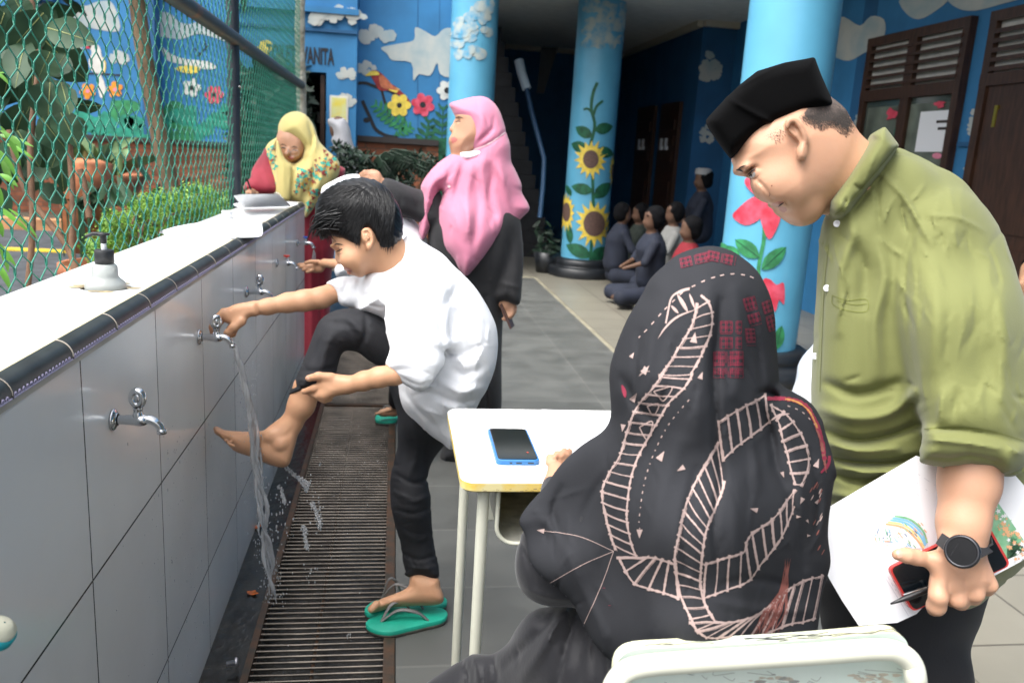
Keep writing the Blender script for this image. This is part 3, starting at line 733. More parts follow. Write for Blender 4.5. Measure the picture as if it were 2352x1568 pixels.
for x0, x1, y0, y1 in ((703, 716, 258, 283), (728, 750, 258, 282)):
    a, b = P(x0, y1, 1, TY + .9), P(x1, y0, 1, TY + .9); mb.box((a[0], TY + .9, a[2]), (b[0], TY + .92, b[2]))
mb.build('wash_basin', M['p_white'], tb)
def text(s, size, loc, rot, mat_, name='lettering', parent=None, ext=.003, sx=1.0, bold=.0, align='LEFT'):
    c = bpy.data.curves.new(name, 'FONT'); c.body = s; c.size = size; c.extrude = ext; c.offset = bold; c.align_x = align; c.resolution_u = 3
    o = bpy.data.objects.new('tmp', c); COL.objects.link(o); dg = bpy.context.evaluated_depsgraph_get(); me = bpy.data.meshes.new_from_object(o.evaluated_get(dg)); me.name = name
    bpy.data.objects.remove(o); me.transform(Matrix.Diagonal((sx, 1, 1, 1))); me.materials.clear(); me.materials.append(mat_)
    ob = bpy.data.objects.new(name, me); COL.objects.link(ob); R_ = Matrix.LocRotScale(Vector(loc), rot.to_quaternion() if hasattr(rot, 'to_quaternion') else rot, None)
    me.transform(R_)
    if parent is not None:
        off = np.array(parent.location); me.transform(Matrix.Translation(Vector(-off))); ob.parent = parent
    return ob
from mathutils import Euler
a = P(612, 138, 1, TY); b = P(768, 135, 1, TY)
sg = text('TOILET WANITA', .225, (a[0], TY - .004, a[2] - .0), Euler((math.pi / 2, 0, 0)), M['p_black'], 'lettering', tb, .003, 1, .006)
xs = [v.co.x for v in sg.data.vertices]; wd = max(xs) - min(xs); k_ = (b[0] - a[0]) / wd; x0_ = min(xs)
for v in sg.data.vertices: v.co.x = x0_ + (v.co.x - x0_) * k_
pa, pb = P(757, 283, 1, TY), P(800, 222, 1, TY)
ps = thing('notice', ((pa[0] + pb[0]) / 2, TY - .01, pa[2]), 'yellow framed notice on the blue toilet wall', 'notice')
MB().box((pa[0], TY - .012, pa[2]), (pb[0], TY - .002, pb[2])).build('frame', M['p_white'], ps)
MB().box((pa[0] + .02, TY - .016, pa[2] + .02), (pb[0] - .02, TY - .0125, pb[2] - .02)).build('sheet', mat('notice_print', (.75, .62, .08), .6, col2=(.62, .68, .40), vscale=7), ps)

bw = thing('bird_mural_wall', (.3, BY, 0), 'blue wall painted with a red bird, flowers and clouds above a brick base', 'wall')
mb = MB(); mb.box((-.425, BY, 0), (.98, BY + .2, 4.0)); bricky(mb, -.42, .47, BY, 1.43)
BM = [M['blue'], M['brick'], M['ledge'], M['cloud'], M['p_dgreen'], M['p_green'], M['p_yellow'], M['p_red'], M['p_black'], M['p_dred'], M['p_rust'], M['p_white'], M['p_pink'], M['blue2'], M['p_orange'], M['p_teal']]
pt = Paint(1, BY)
def D7(L): return [(635.2 + x * .28936, y * .28936) for x, y in L]   # zoom (700,0,500 px wide -> 1568)
pt.cloud(mb, (820, 45, 908, 105), 3, 11, .004, 9); pt.cloud(mb, (818, 120, 865, 178), 3, 12, .004, 7)
pt.shape(mb, D7([(830, 380), (960, 350), (1090, 320), (1100, 220), (1180, 250), (1260, 290), (1330, 230), (1400, 260), (1400, 590), (1300, 590), (1275, 500), (1220, 600), (1130, 590), (1085, 640), (1070, 500), (920, 480), (880, 430)]), 3, .004, 3)
pt.line(mb, D7([(600, 670), (700, 660), (790, 690), (900, 720), (960, 770)]), 7, 8); pt.line(mb, D7([(835, 720), (865, 830), (905, 930)]), 6, 8)
pt.line(mb, D7([(680, 800), (740, 930), (790, 1030), (880, 1080), (960, 1090)]), 8, 8); pt.blob(mb, D7([(715, 955)])[0], 8, 6, 8)
pt.shape(mb, D7([(740, 570), (790, 560), (850, 600), (900, 660), (960, 700), (1050, 790), (1060, 830), (980, 760), (890, 720), (820, 720), (775, 650), (750, 610)]), 9, .006)
pt.shape(mb, D7([(815, 600), (870, 620), (930, 690), (980, 720), (900, 710), (830, 690)]), 10, .009); pt.shape(mb, D7([(900, 680), (980, 710), (950, 740), (890, 715)]), 6, .0085, 1)
pt.shape(mb, D7([(705, 600), (750, 565), (800, 570), (815, 595), (760, 600), (720, 605)]), 6, .009, 2)
def fern(a, b, wd, m, k=9):
    a = np.array(a, float); b = np.array(b, float); d = b - a; L = np.linalg.norm(d); n_ = np.array([-d[1], d[0]]) / L
    for i in range(k):
        c = a + d * (i + .5) / k; w_ = wd * math.sin(math.pi * (i + 1.2) / (k + 2))
        for s_ in (-1, 1): pt.leaf(mb, c, c + n_ * s_ * w_ + d / k * .9, w_ * .45, m, .005)
    pt.line(mb, [a, b], 3, m, .006)
fern((948, 305), (860, 240), 24, 5); fern((905, 312), (945, 290), 16, 5, 5); fern((960, 405), (985, 275), 26, 4); fern((1010, 410), (1018, 245), 26, 4); fern((945, 425), (985, 380), 22, 15, 5); fern((1030, 430), (1040, 330), 22, 4)
pt.shape(mb, [(942, 318), (1040, 318), (1040, 450), (942, 450)], 4, .002, 0)
pt.line(mb, [(975, 258), (985, 290), (980, 320)], 4, 4); pt.line(mb, [(925, 262), (930, 275), (928, 285)], 4, 4)
pt.flower(mb, (917, 242), 27, 6, 6, 8, 6, .008); pt.flower(mb, (971, 241), 27, 6, 7, 8, 7, .008, .3); pt.flower(mb, (1027, 208), 24, 6, 11, 8, 7, .008)
for q in (960, 1010): pt.line(mb, [(q, 0), (q - 1, 120), (q, 300)], 1.5, 13, .002)
mb.build('mural', BM, bw)

# garden mural wall seen through the fence
GY = 13.0
gw = thing('garden_mural_wall', (-4, GY, 0), 'garden wall behind the fence painted with white birds and orange flowers above red brick', 'wall')
gm = [M['blue'], M['brick'], M['ledge'], M['cloud'], M['p_teal'], M['p_green'], M['p_yellow'], M['p_orange'], M['p_black'], M['p_red'], M['p_white'], M['p_pink'], M['blue2'], M['p_brown']]
mb = MB(); x1 = P(578, 300, 1, GY)[0]; mb.box((-9, GY, 0), (x1 + .6, GY + .2, 4.4)); bricky(mb, -9, x1 + .6, GY, 1.25)
xa = P(322, 100, 1, GY - .3)[0]; xb = P(356, 100, 1, GY - .3)[0]; mb.box((xa, GY - .3, 1.3), (xb, GY, 4.4), 12); mb.box((P(60, 60, 1, GY)[0], GY - .25, 3.0), (P(140, 60, 1, GY)[0], GY, 4.4), 12)
pt = Paint(1, GY)
Z1 = lambda L: [(x * .2315, y * .2315) for x, y in L]
pt.shape(mb, Z1([(600, 200), (720, 180), (740, 60), (860, 60), (960, 20), (1100, 20), (1170, 160), (1180, 310), (1000, 300), (900, 280), (700, 230)]), 3, .004)
pt.cloud(mb, (155, 92, 190, 118), 3, 3, .004, 6); pt.cloud(mb, (250, 110, 300, 150), 3, 6, .004, 8); pt.cloud(mb, (60, 0, 130, 22), 3, 9, .004, 8)
pt.shape(mb, Z1([(1400, 80), (1560, 120), (1680, 130), (1780, 220), (1900, 240), (2000, 200), (2140, 260), (2260, 300), (2400, 380), (2400, 470), (2140, 380), (1960, 340), (1800, 390), (1620, 370), (1440, 330)]), 3, .004)
pt.shape(mb, [(335, 130), (362, 140), (372, 190), (340, 200), (330, 170)], 3, .004)
# perched white bird
pt.shape(mb, Z1([(870, 440), (930, 430), (990, 470), (1010, 560), (1040, 640), (1020, 720), (960, 730), (900, 690), (880, 600), (910, 520)]), 10, .006)
pt.shape(mb, Z1([(1000, 560), (1050, 620), (1040, 720), (1000, 700)]), 6, .008, 2); pt.shape(mb, Z1([(840, 460), (880, 432), (905, 450), (900, 480), (860, 485)]), 9, .008, 2)
pt.shape(mb, Z1([(960, 780), (1000, 740), (1050, 880), (1030, 960), (990, 960)]), 10, .006, 2); pt.line(mb, Z1([(840, 730), (1000, 735), (1200, 750)]), 4, 8)
for s_, x in ((1, (870, 905)), (2, (1140, 890))): pt.flower(mb, Z1([x])[0], 19, 5, 7, 11, 4.5, .008, .4 * s_)
# flying bird
pt.shape(mb, Z1([(1600, 460), (1700, 540), (1850, 590), (2060, 610), (2150, 670), (2080, 690), (1980, 680), (1850, 650), (1680, 610), (1630, 560)]), 10, .006, 2)
pt.shape(mb, Z1([(1730, 680), (1850, 650), (1980, 670), (1960, 720), (1850, 730)]), 6, .009, 2)
for q in ((2030, 400, 2050, 520), (1960, 560, 2080, 440), (1930, 480, 2000, 560)): pt.line(mb, Z1([q[:2], q[2:]]), 3, 8)
pt.line(mb, Z1([(1900, 730), (1900, 780)]), 4, 8); pt.flower(mb, (440, 202), 22, 5, 10, 8, 6, .008); pt.flower(mb, (492, 218), 22, 6, 9, 8, 5, .008)
for i in range(46):
    r = random.Random(i); x = r.uniform(135, 560); h_ = 70 + 25 * math.sin(x * .05) + 12 * math.sin(x * .13); y0 = 318
    pt.blob(mb, (x, y0 - h_ * r.random() * .8), r.uniform(14, 26), r.uniform(14, 26), 4 if r.random() < .6 else 5, .0025, 0, .15, 14, i)
mb.build('mural', gm, gw)
tag(MB().box((-9, 9.55, 0), (-1.9, 9.75, .012)).build('yellow_line', mat('line_paint', (.62, .42, .02), .7, var=.2, vscale=9)), kind='structure')
tag(MB().box((-9, 11.6, 0), (-1.9, 11.85, .14)).build('kerb', mat('kerb_paint', (.45, .22, .10), .8, var=.25, vscale=6)), kind='structure')
tag(MB().box((-9, 11.85, 0), (-1.9, 13.0, .10)).build('planting_bed', M['soil']), kind='structure')
# dark room masses seen left of the pole
# columns
def column(x, y, r, label, paint=None, mats=None, h=3.0):
    t = thing('column', (x, y, 0), label, 'column', 'round painted columns')
    mb = MB(); zz = np.linspace(.2, h, 16); mb.lathe((x, y, 0), [(r, z) for z in zz], 0, 64)
    if paint: paint(mb)
    mb.build('shaft', mats or [M['col_blue']], t)
    MB().lathe((x, y, 0), [(r + .14, 0), (r + .145, .02), (r + .145, .10), (r + .12, .115), (r + .07, .12), (r + .075, .135), (r + .075, .19), (r + .05, .205), (r, .21)], 0, 48).build('base', M['black_base'], t)
    return t
CM = [M['col_blue'], M['cloud2'], M['p_dgreen'], M['p_yellow'], M['p_brown'], M['p_red'], M['p_green']]
c1 = (.80, 9.35, .25); c2 = (2.19, 9.40, .26); c3 = (2.36, 5.03, .268)
def paint1(mb):
    q = Paint(cyl=c1); 
    for i in range(34):
        r = random.Random(i + 50); q.blob(mb, (r.uniform(1045, 1124), r.uniform(2, 132)), r.uniform(9, 17), r.uniform(8, 15), 1, .002 + .0002 * i, 0, .12, 14, i)
    q.leaf(mb, (1042, 340), (1062, 300), 22, 2); q.blob(mb, (1046, 330), 14, 14, 2)
def paint2(mb):
    q = Paint(cyl=c2)
    for i in range(44):
        r = random.Random(i + 90); x = r.uniform(1346, 1432); q.blob(mb, (x, r.uniform(0, 118 - (x - 1346) * .15)), r.uniform(10, 19), r.uniform(9, 16), 1, .002 + .0002 * i, 0, .12, 14, i)
    q.line(mb, [(1372, 190), (1362, 215), (1358, 250), (1366, 290), (1354, 345), (1360, 390), (1362, 450), (1362, 500), (1356, 600)], 7, 2)
    q.line(mb, [(1362, 268), (1370, 245), (1385, 232)], 6, 2); q.line(mb, [(1362, 262), (1350, 250), (1340, 252)], 5, 2)
    for a, b, w_ in (((1366, 300), (1408, 290), 26), ((1360, 315), (1322, 292), 26), ((1350, 345), (1312, 330), 26), ((1370, 345), (1410, 355), 26), ((1362, 440), (1312, 428), 26), ((1366, 455), (1402, 420), 28), ((1358, 590), (1300, 562), 30), ((1358, 595), (1398, 570), 30), ((1310, 560), (1306, 515), 16), ((1312, 450), (1300, 425), 12)): q.leaf(mb, a, b, w_, 2, .0045)
    q.sunflower(mb, (1357, 366), 46, 21, 3, 4, .006, .86, 1); q.sunflower(mb, (1365, 514), 54, 29, 3, 4, .006, .86, 2)
    q.sunflower(mb, (1301, 487), 46, 22, 3, 4, .006, .42, 3); q.sunflower(mb, (1408, 395), 42, 18, 3, 4, .006, .2, 4)
def paint3(mb):
    q = Paint(cyl=c3)
    q.blob(mb, (1695, 2), 10, 6, 1)
    D9 = lambda L: [(1179.6 + x * .3471, 317.6 + y * .3471) for x, y in L]
    q.line(mb, D9([(1660, 560), (1655, 680), (1630, 800), (1620, 900), (1640, 1000)]), 9, 6)
    for k, c_ in enumerate(([(1660, 390), (1580, 390), (1480, 470), (1450, 520), (1530, 575), (1620, 540), (1680, 450)], [(1620, 440), (1640, 560), (1690, 670), (1750, 580), (1770, 470), (1700, 420)], [(1700, 420), (1790, 520), (1860, 570), (1850, 470), (1760, 420)], [(1540, 260), (1530, 300), (1580, 360), (1680, 420), (1640, 320), (1570, 270)])):
        o = D9(c_); o2 = cr(o, 3, True); q.star(mb, o2.mean(0), o2, 5, .005 + .001 * k)
    for c_ in ([(1290, 420), (1300, 500), (1335, 590), (1310, 610), (1275, 590), (1270, 480)], [(1655, 930), (1640, 1010), (1690, 1060), (1730, 1150), (1760, 1060), (1790, 1100), (1790, 960), (1740, 970), (1700, 935)]):
        o = cr(D9(c_), 3, True); q.star(mb, o.mean(0), o, 5, .006)
    for a, b, w_ in (((1625, 790), (1465, 670), 36), ((1640, 870), (1805, 720), 34), ((1430, 760), (1330, 700), 26), ((1500, 780), (1380, 720), 26), ((1735, 1400), (1775, 1240), 26)):
        a, b = D9([a, b]); q.leaf(mb, a, b, w_, 6, .007); q.line(mb, [a, b], 2, 2, .0085)
column(*c1, 'farthest left blue column with painted clouds, behind the woman in pink', paint1, CM)
column(*c2, 'middle blue column painted with climbing sunflowers', paint2, CM)
column(*c3, 'nearest bright blue column painted with red flowers, behind the man in green', paint3, CM, 3.3)

# hall: ceiling, walls, stairs
mb = MB(); mb.box((.98, 7.6, 3.0), (4.6, 14.2, 3.12)); mb.box((2.05, -6, 3.30), (4.6, 7.6, 3.42)); mb.box((2.05, 7.52, 3.0), (4.6, 7.6, 3.30)); mb.box((-.9, 10.2, 3.9), (.98, 14.2, 4.1))  # slabs run on out of view, extended to darken the hall
tag(mb.build('ceiling', M['ceil']), kind='structure')
mb = MB(); mb.box((1.0, 13.52, 2.93), (3.56, 13.6, 2.999)); mb.box((3.5, 10.0, 2.93), (3.575, 13.52, 2.999)); mb.box((3.575, 9.92, 2.93), (4.0, 9.985, 2.999)); mb.build('cornice', M['corn'], None)
tag(bpy.data.objects['cornice'], kind='structure')
hw = thing('hall_wall', (2.5, 13.6, 0), 'dark blue rear wall of the hall with faint painted clouds', 'wall')
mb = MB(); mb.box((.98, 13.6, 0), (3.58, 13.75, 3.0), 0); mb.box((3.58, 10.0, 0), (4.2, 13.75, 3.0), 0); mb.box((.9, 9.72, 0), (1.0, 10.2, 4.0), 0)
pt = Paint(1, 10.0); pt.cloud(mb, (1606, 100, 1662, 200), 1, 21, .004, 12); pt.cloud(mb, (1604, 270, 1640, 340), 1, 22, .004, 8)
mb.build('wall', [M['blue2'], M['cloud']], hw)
dw = []
for y0, y1 in ((10.45, 11.2), (11.5, 12.3)):
    mb = MB(); mb.box((3.53, y0, 0), (3.579, y1, 2.1)); 
    for k in range(3): mb.box((3.515, y0 + .1, 1.35 + .2 * k), (3.53, y1 - .1, 1.48 + .2 * k))
    mb.box((3.515, y0 + .1, .2), (3.53, y1 - .1, 1.1))
    for k in range(2): mb.box((3.51, y0 + .3 + .2 * k, 1.5), (3.529, y0 + .4 + .2 * k, 1.65), 1)
    dw.append(tag(mb.build('hall_door', [M['wood'], M['paper']]), 'dark wooden hall door ' + ('nearer the red-flowered column' if y0 < 11 else 'farther back beside the sunflower column'), 'door', 'dark doors in the hall'))
# stairs with handrail
st = thing('staircase', (1.4, 11.5, 0), 'dark concrete staircase with a pale blue handrail in the shaded hall', 'staircase')
mb = MB()
for k in range(16): mb.box((1.05, 10.9 + .0, .18 * k), (1.05 + 1.05 - .055 * k, 12.3, .18 * (k + 1) - .003))
mb.build('steps', M['stair'], st)
mb = MB(); A = [U(1192, 140, 9.9), U(1205, 185, 9.9), U(1222, 260, 9.8), U(1250, 365, 9.7), U(1247, 430, 9.7), U(1240, 500, 9.7)]
mb.tube(A[1:], .030, 0, 8); mb.build('handrail', M['rail_blue'], st)
MB().tube([A[0], U(1198, 168, 9.88), U(1210, 205, 9.88)], .058, 0, 8).build('lit_rail_end', M['rail_lit'], st)  # lit upper end of the handrail, its brightness put into the colour
mb = MB(); mb.box((1.0, 12.3, 0), (1.25, 13.6, 3.0)); a = U(1225, 110, 11); b = U(1262, 110, 11); mb.add([U(1243, 108, 11), U(1282, 108, 11), U(1250, 215, 11), U(1232, 215, 11)], [(0, 1, 2, 3)]); mb.build('stringer', M['stair'], st)

mb = MB(); mb.box((.98, 7.6, 3.12), (4.6, 14.2, 4.6)); mb.box((2.05, -6, 3.42), (4.6, 7.59, 4.4)); tag(mb.build('sky_blocker', M['blue']), 'upper storey of the blue school building above the columns', 'building')  # unseen mass over the roofs, added to cut sky light
# right wall with louvred window and door
RX = 4.0
rw = thing('classroom_wall', (RX, 6, 0), 'blue classroom wall with painted clouds, running back on the right', 'wall')
mb = MB(); mb.box((RX, -6, 0), (RX + .2, 10.0, 3.4)); yb = P(1990, 200, 0, RX)[1]; ya = P(1960, 200, 0, RX)[1]; mb.box((RX - .0015, yb, 0), (RX, ya, 3.3), 2)
za = P(2230, 330, 0, RX)[2]; mb.box((RX - .025, 4.6, za - .02), (RX, 5.6, za + .01), 2)
pt = Paint(0, RX - .002)
pt.shape(mb, [(1880, 80), (1905, 45), (1940, 40), (1975, 60), (2000, 38), (2030, 45), (2032, 80), (2010, 110), (1985, 122), (1950, 140), (1915, 130), (1885, 105)], 1, .004)
pt.shape(mb, [(2070, -5), (2080, 30), (2110, 45), (2150, 25), (2175, -5)], 1, .004); pt.shape(mb, [(2185, -5), (2200, 20), (2240, 25), (2300, 10), (2340, -5)], 1, .004)
for bx in ((1960, 230, 2010, 330), (2222, 225, 2252, 330), (2205, 350, 2240, 420), (1985, 300, 2000, 380)): pt.cloud(mb, bx, 1, int(bx[0]), .003, 8)
mb.build('wall', [M['blue'], M['cloud'], M['blue2']], rw)
def yz(px, py): p = P(px, py, 0, RX); return p[1], p[2]
y0, _ = yz(2245, 60); y1, _ = yz(2010, 90); zt = (yz(2245, 42)[1] + yz(2012, 88)[1]) / 2; zm = (yz(2225, 200)[1] + yz(2000, 208)[1]) / 2
wd_ = thing('louvred_window', (RX, (y0 + y1) / 2, .8), 'brown wooden window with louvres on top and a white sheet taped to its glass', 'window')
mb = MB(); fw_ = .07; zb = .75; X0 = RX - .06
ymid = (y0 + y1) / 2
for a, b in ((y0, y0 + fw_), (ymid - fw_ * .8, ymid + fw_ * .8), (y1 - fw_, y1)): mb.box((X0, a, zb), (RX - .001, b, zt))
for za_, zb_ in ((zt - fw_, zt), (zm - fw_, zm + .02), (zb, zb + fw_)): mb.box((X0 - .002, y0 - .002, za_), (RX - .002, y1 + .002, zb_))
mb.build('frame', M['wood'], wd_)
mb = MB(); nl = 5
for i in range(nl):
    z = zm + .04 + (zt - zm - .1) * (i + .15) / nl; h_ = (zt - zm - .1) / nl
    mb.add([(X0 - .005, y0 + .05, z), (X0 - .005, y1 - .05, z), (RX - .024, y1 - .05, z + h_ * .12), (RX - .024, y0 + .05, z + h_ * .12)], [(0, 1, 2, 3)]); mb.box((X0 - .008, y0 + .05, z - .012), (X0 + .004, y1 - .05, z + .012))
mb.build('louvres', M['wood'], wd_)
MB().box((RX - .02, y0 + .05, zm), (RX - .004, y1 - .05, zt - .05)).build('pane', M['curtain'], wd_)
mb = MB(); mb.box((RX - .025, y0 + .05, zb + .05), (RX - .006, y1 - .05, zm - .05), 0)
mb.add([(RX - .027, y0 + .08, zb + .5), (RX - .027, y1 - .1, zb + .5), (RX - .027, y1 - .1, zm - .12), (RX - .027, y0 + .08, zm - .12)], [(0, 3, 2, 1)], 1)
mb.build('pane', [M['glass'], mat('dusty_pane', (.13, .15, .12), .3, var=.4, vscale=5)], wd_)
ya_, za_ = yz(2125, 258); yb_, zb_ = yz(2192, 350)
mb = MB(); mb.box((RX - .036, yb_, zb_), (RX - .030, ya_, za_), 0); mb.box((RX - .0375, yb_ + .02, za_ - .09), (RX - .0365, (ya_ + yb_) / 2, za_ - .07), 1); mb.box((RX - .0375, yb_ + .08, za_ - .14), (RX - .0365, (ya_ + yb_) / 2 - .03, za_ - .12), 1)
tag(mb.build('taped_sheet', [M['paper'], M['ledge']]), 'white printed sheet taped on the louvred window glass', 'paper')
WDEC = [((2048, 262), 13, 12, 0, .01, 0, .4, 14, 3), ((2158, 240), 12, 8, 0, .01, 0, .4, 14, 5), ((2062, 320), 10, 35, 1, .009), ((2152, 358), 11, 7, 2, .012)]
WDL = ['red paper shape stuck on the left pane of the louvred window', 'small red paper shape above the taped white sheet', 'tall teal paper strip on the left pane of the louvred window', 'pink paper shape just below the taped white sheet']
for i_, a_ in enumerate(WDEC): mb = MB(); q = Paint(0, RX - .028); q.blob(mb, *a_); tag(mb.build('window_decoration', [M['p_red'], M['p_teal'], M['p_pink']]), WDL[i_], 'decoration', 'paper shapes on the window panes')
#(mb, (2050, 265), 12, 9, 0, .01, 0, .4, 14, 3); q.blob(mb, (2038, 245), 8, 8, 0, .011, 0, .4, 14, 4); q.blob(mb, (2158, 240), 12, 8, 0, .01, 0, .4, 14, 5); q.blob(mb, (2062, 320), 10, 35, 1, .009); q.blob(mb, (2152, 358), 11, 7, 2, .012)
y0d = yz(2352, 200)[0] - .5; y1d = yz(2298, 20)[0]; zt = yz(2300, 28)[1]
dr = thing('classroom_door', (RX, (y0d + y1d) / 2, 0), 'dark brown wooden door with louvres above, at the right edge', 'door')
mb = MB(); mb.box((X0, y1d - .07, 0), (RX - .001, y1d, zt)); mb.box((X0, y0d, 0), (RX - .001, y0d + .07, zt)); mb.box((X0 - .002, y0d, zt - .07), (RX - .002, y1d + .001, zt)); zl = yz(2330, 180)[1]; mb.box((X0 - .003, y0d, zl - .04), (RX - .002, y1d, zl + .04)); mb.build('frame', M['wood'], dr)
mb = MB()
for i in range(5): z = zl + .06 + (zt - zl - .14) * (i + .1) / 5; mb.box((X0 - .004, y0d + .06, z - .014), (X0 + .01, y1d - .06, z + .014))
mb.build('louvres', M['wood'], dr); MB().box((RX - .02, y0d + .06, zl), (RX - .004, y1d - .06, zt - .06)).build('pane', M['curtain'], dr)
mb = MB(); mb.box((RX - .04, y0d + .07, 0), (RX - .01, y1d - .075, zl - .04)); mb.box((RX - .05, y0d + .15, .2), (RX - .041, y1d - .18, .9)); mb.box((RX - .05, y0d + .15, 1.0), (RX - .041, y1d - .18, zl - .2)); mb.build('leaf_panel', M['wood'], dr)
yh, zh = yz(2298, 265); MB().box((RX - .055, yh - .03, zh - .08), (RX - .042, yh, zh + .06)).build('handle', mat('brass', (.5, .35, .06), .3, 1), dr)
# ---------------------------------------------------------------- plants
def leafm(mb, base, tip, wd, nrm, m=0, curl=.12, seg=7, vein=None, wav=0):
    base = np.asarray(base, float); tip = np.asarray(tip, float); d = tip - base; L = np.linalg.norm(d); d /= L
    s_ = np.cross(d, nrm); s_ /= np.linalg.norm(s_) + 1e-9; n_ = np.cross(s_, d); V = []
    for i in range(seg + 1):
        t = i / seg; w_ = wd / 2 * math.sin(math.pi * min(1, t * .93 + .05)) ** .75 * (1 if t < .5 else 1 - (t - .5) ** 2 * .8)
        c = base + d * L * t - n_ * curl * L * t * t; wv = wav * math.sin(i * 2.3)
        V += [c - s_ * w_ + n_ * (w_ * .25 + wv), c, c + s_ * w_ + n_ * (w_ * .25 - wv)]
    mb.add(V, [(3 * i + a, 3 * i + a + 1, 3 * i + a + 4, 3 * i + a + 3) for i in range(seg) for a in (0, 1)], m, True)
    if vein is not None: mb.tube([V[3 * i + 1] + n_ * .001 for i in range(seg + 1)], np.linspace(.0035, .001, seg + 1) * L * 3, vein, 4, False)
def rv(r): v = np.array([r.gauss(0, 1), r.gauss(0, 1), r.gauss(0, 1)]); return v / np.linalg.norm(v)
# slanting trunk behind the fence
tr = thing('tree', P(392, 470, 2, 0), 'slanting brown tree trunk in the garden behind the green mesh fence', 'tree')
mb = MB(); tp = [U(402, 520, 6.6), U(392, 440, 6.6), U(372, 340, 6.5), U(350, 230, 6.45), U(332, 130, 6.4), U(318, 30, 6.35), U(308, -60, 6.3), U(300, -160, 6.3)]
tp = [np.array([tp[0][0], tp[0][1], 0])] + tp; mb.tube(cr(tp, 3), np.interp(range(len(cr(tp, 3))), [0, 6, len(cr(tp, 3))], [.085, .068, .055]), 0, 14)
mb.build('trunk', M['bark'], tr)
mb = MB(); r = random.Random(3); top = tp[-1]
for k in range(420):
    b_ = top + np.array([r.gauss(0, .7), r.gauss(0, .7), r.gauss(.5, .35)]); leafm(mb, b_, b_ + rv(r) * .22, .09, rv(r), 0, .2, 4)
mb.build('crown', M['leaf'], tr)
# big-leaved plant, left
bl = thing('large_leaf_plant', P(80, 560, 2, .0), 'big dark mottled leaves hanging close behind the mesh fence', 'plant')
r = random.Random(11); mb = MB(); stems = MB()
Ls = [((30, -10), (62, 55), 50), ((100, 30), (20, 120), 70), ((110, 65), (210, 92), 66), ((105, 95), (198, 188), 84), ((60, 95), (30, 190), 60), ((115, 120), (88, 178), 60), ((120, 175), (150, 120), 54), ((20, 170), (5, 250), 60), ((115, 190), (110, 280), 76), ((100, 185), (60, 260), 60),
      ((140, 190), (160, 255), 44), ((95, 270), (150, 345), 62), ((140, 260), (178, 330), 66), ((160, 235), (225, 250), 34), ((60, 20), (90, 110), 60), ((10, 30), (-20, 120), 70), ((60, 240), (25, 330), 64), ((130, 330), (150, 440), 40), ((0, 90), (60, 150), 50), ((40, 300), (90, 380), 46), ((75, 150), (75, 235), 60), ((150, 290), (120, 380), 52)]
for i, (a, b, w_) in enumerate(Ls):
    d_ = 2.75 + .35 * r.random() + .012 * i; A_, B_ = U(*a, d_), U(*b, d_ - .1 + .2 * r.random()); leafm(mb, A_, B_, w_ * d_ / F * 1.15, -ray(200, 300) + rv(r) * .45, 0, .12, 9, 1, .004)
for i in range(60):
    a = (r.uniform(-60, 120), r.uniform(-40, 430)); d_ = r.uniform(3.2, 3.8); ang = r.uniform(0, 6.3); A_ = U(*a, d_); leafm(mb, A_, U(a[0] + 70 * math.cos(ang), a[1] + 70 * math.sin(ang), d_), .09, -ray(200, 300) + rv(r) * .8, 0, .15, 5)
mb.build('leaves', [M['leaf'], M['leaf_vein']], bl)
for a in ([(60, 700), (75, 520), (70, 330), (90, 120), (60, -60)], [(190, 660), (150, 560), (60, 440), (20, 300)], [(172, 640), (165, 560), (168, 470), (160, 330)], [(205, 500), (195, 430), (185, 390)]):
    stems.tube(cr([U(x, y, 2.95) for x, y in a], 4), .011, 0, 7)
stems.build('stems', M['stem'], bl)
# strap leaves at the left edge
sp = thing('strap_leaf_plant', P(10, 600, 2, .0), 'bright green strap leaved plant at the left edge behind the fence', 'plant'); mb = MB()
for a, b in (((-20, 170), (45, 160)), ((-20, 160), (25, 185)), ((0, 300), (60, 335)), ((-10, 310), (70, 320)), ((0, 290), (58, 365)), ((10, 330), (75, 350)), ((-10, 340), (50, 400)), ((0, 350), (28, 430)), ((-10, 480), (75, 520)), ((-20, 470), (50, 500)), ((-10, 500), (10, 540)), ((-20, 550), (40, 600)), ((-10, 600), (30, 660)), ((0, 400), (40, 420)), ((-10, 420), (10, 480)), ((20, 480), (95, 530)), ((0, 560), (25, 620))):
    d_ = 2.5 + .4 * r.random(); leafm(mb, U(*a, d_), U(*b, d_), .022, np.array([.2, -.4, .9]) + rv(r) * .3, 0, .25, 7)
mb.build('leaves', M['leaf2'], sp)
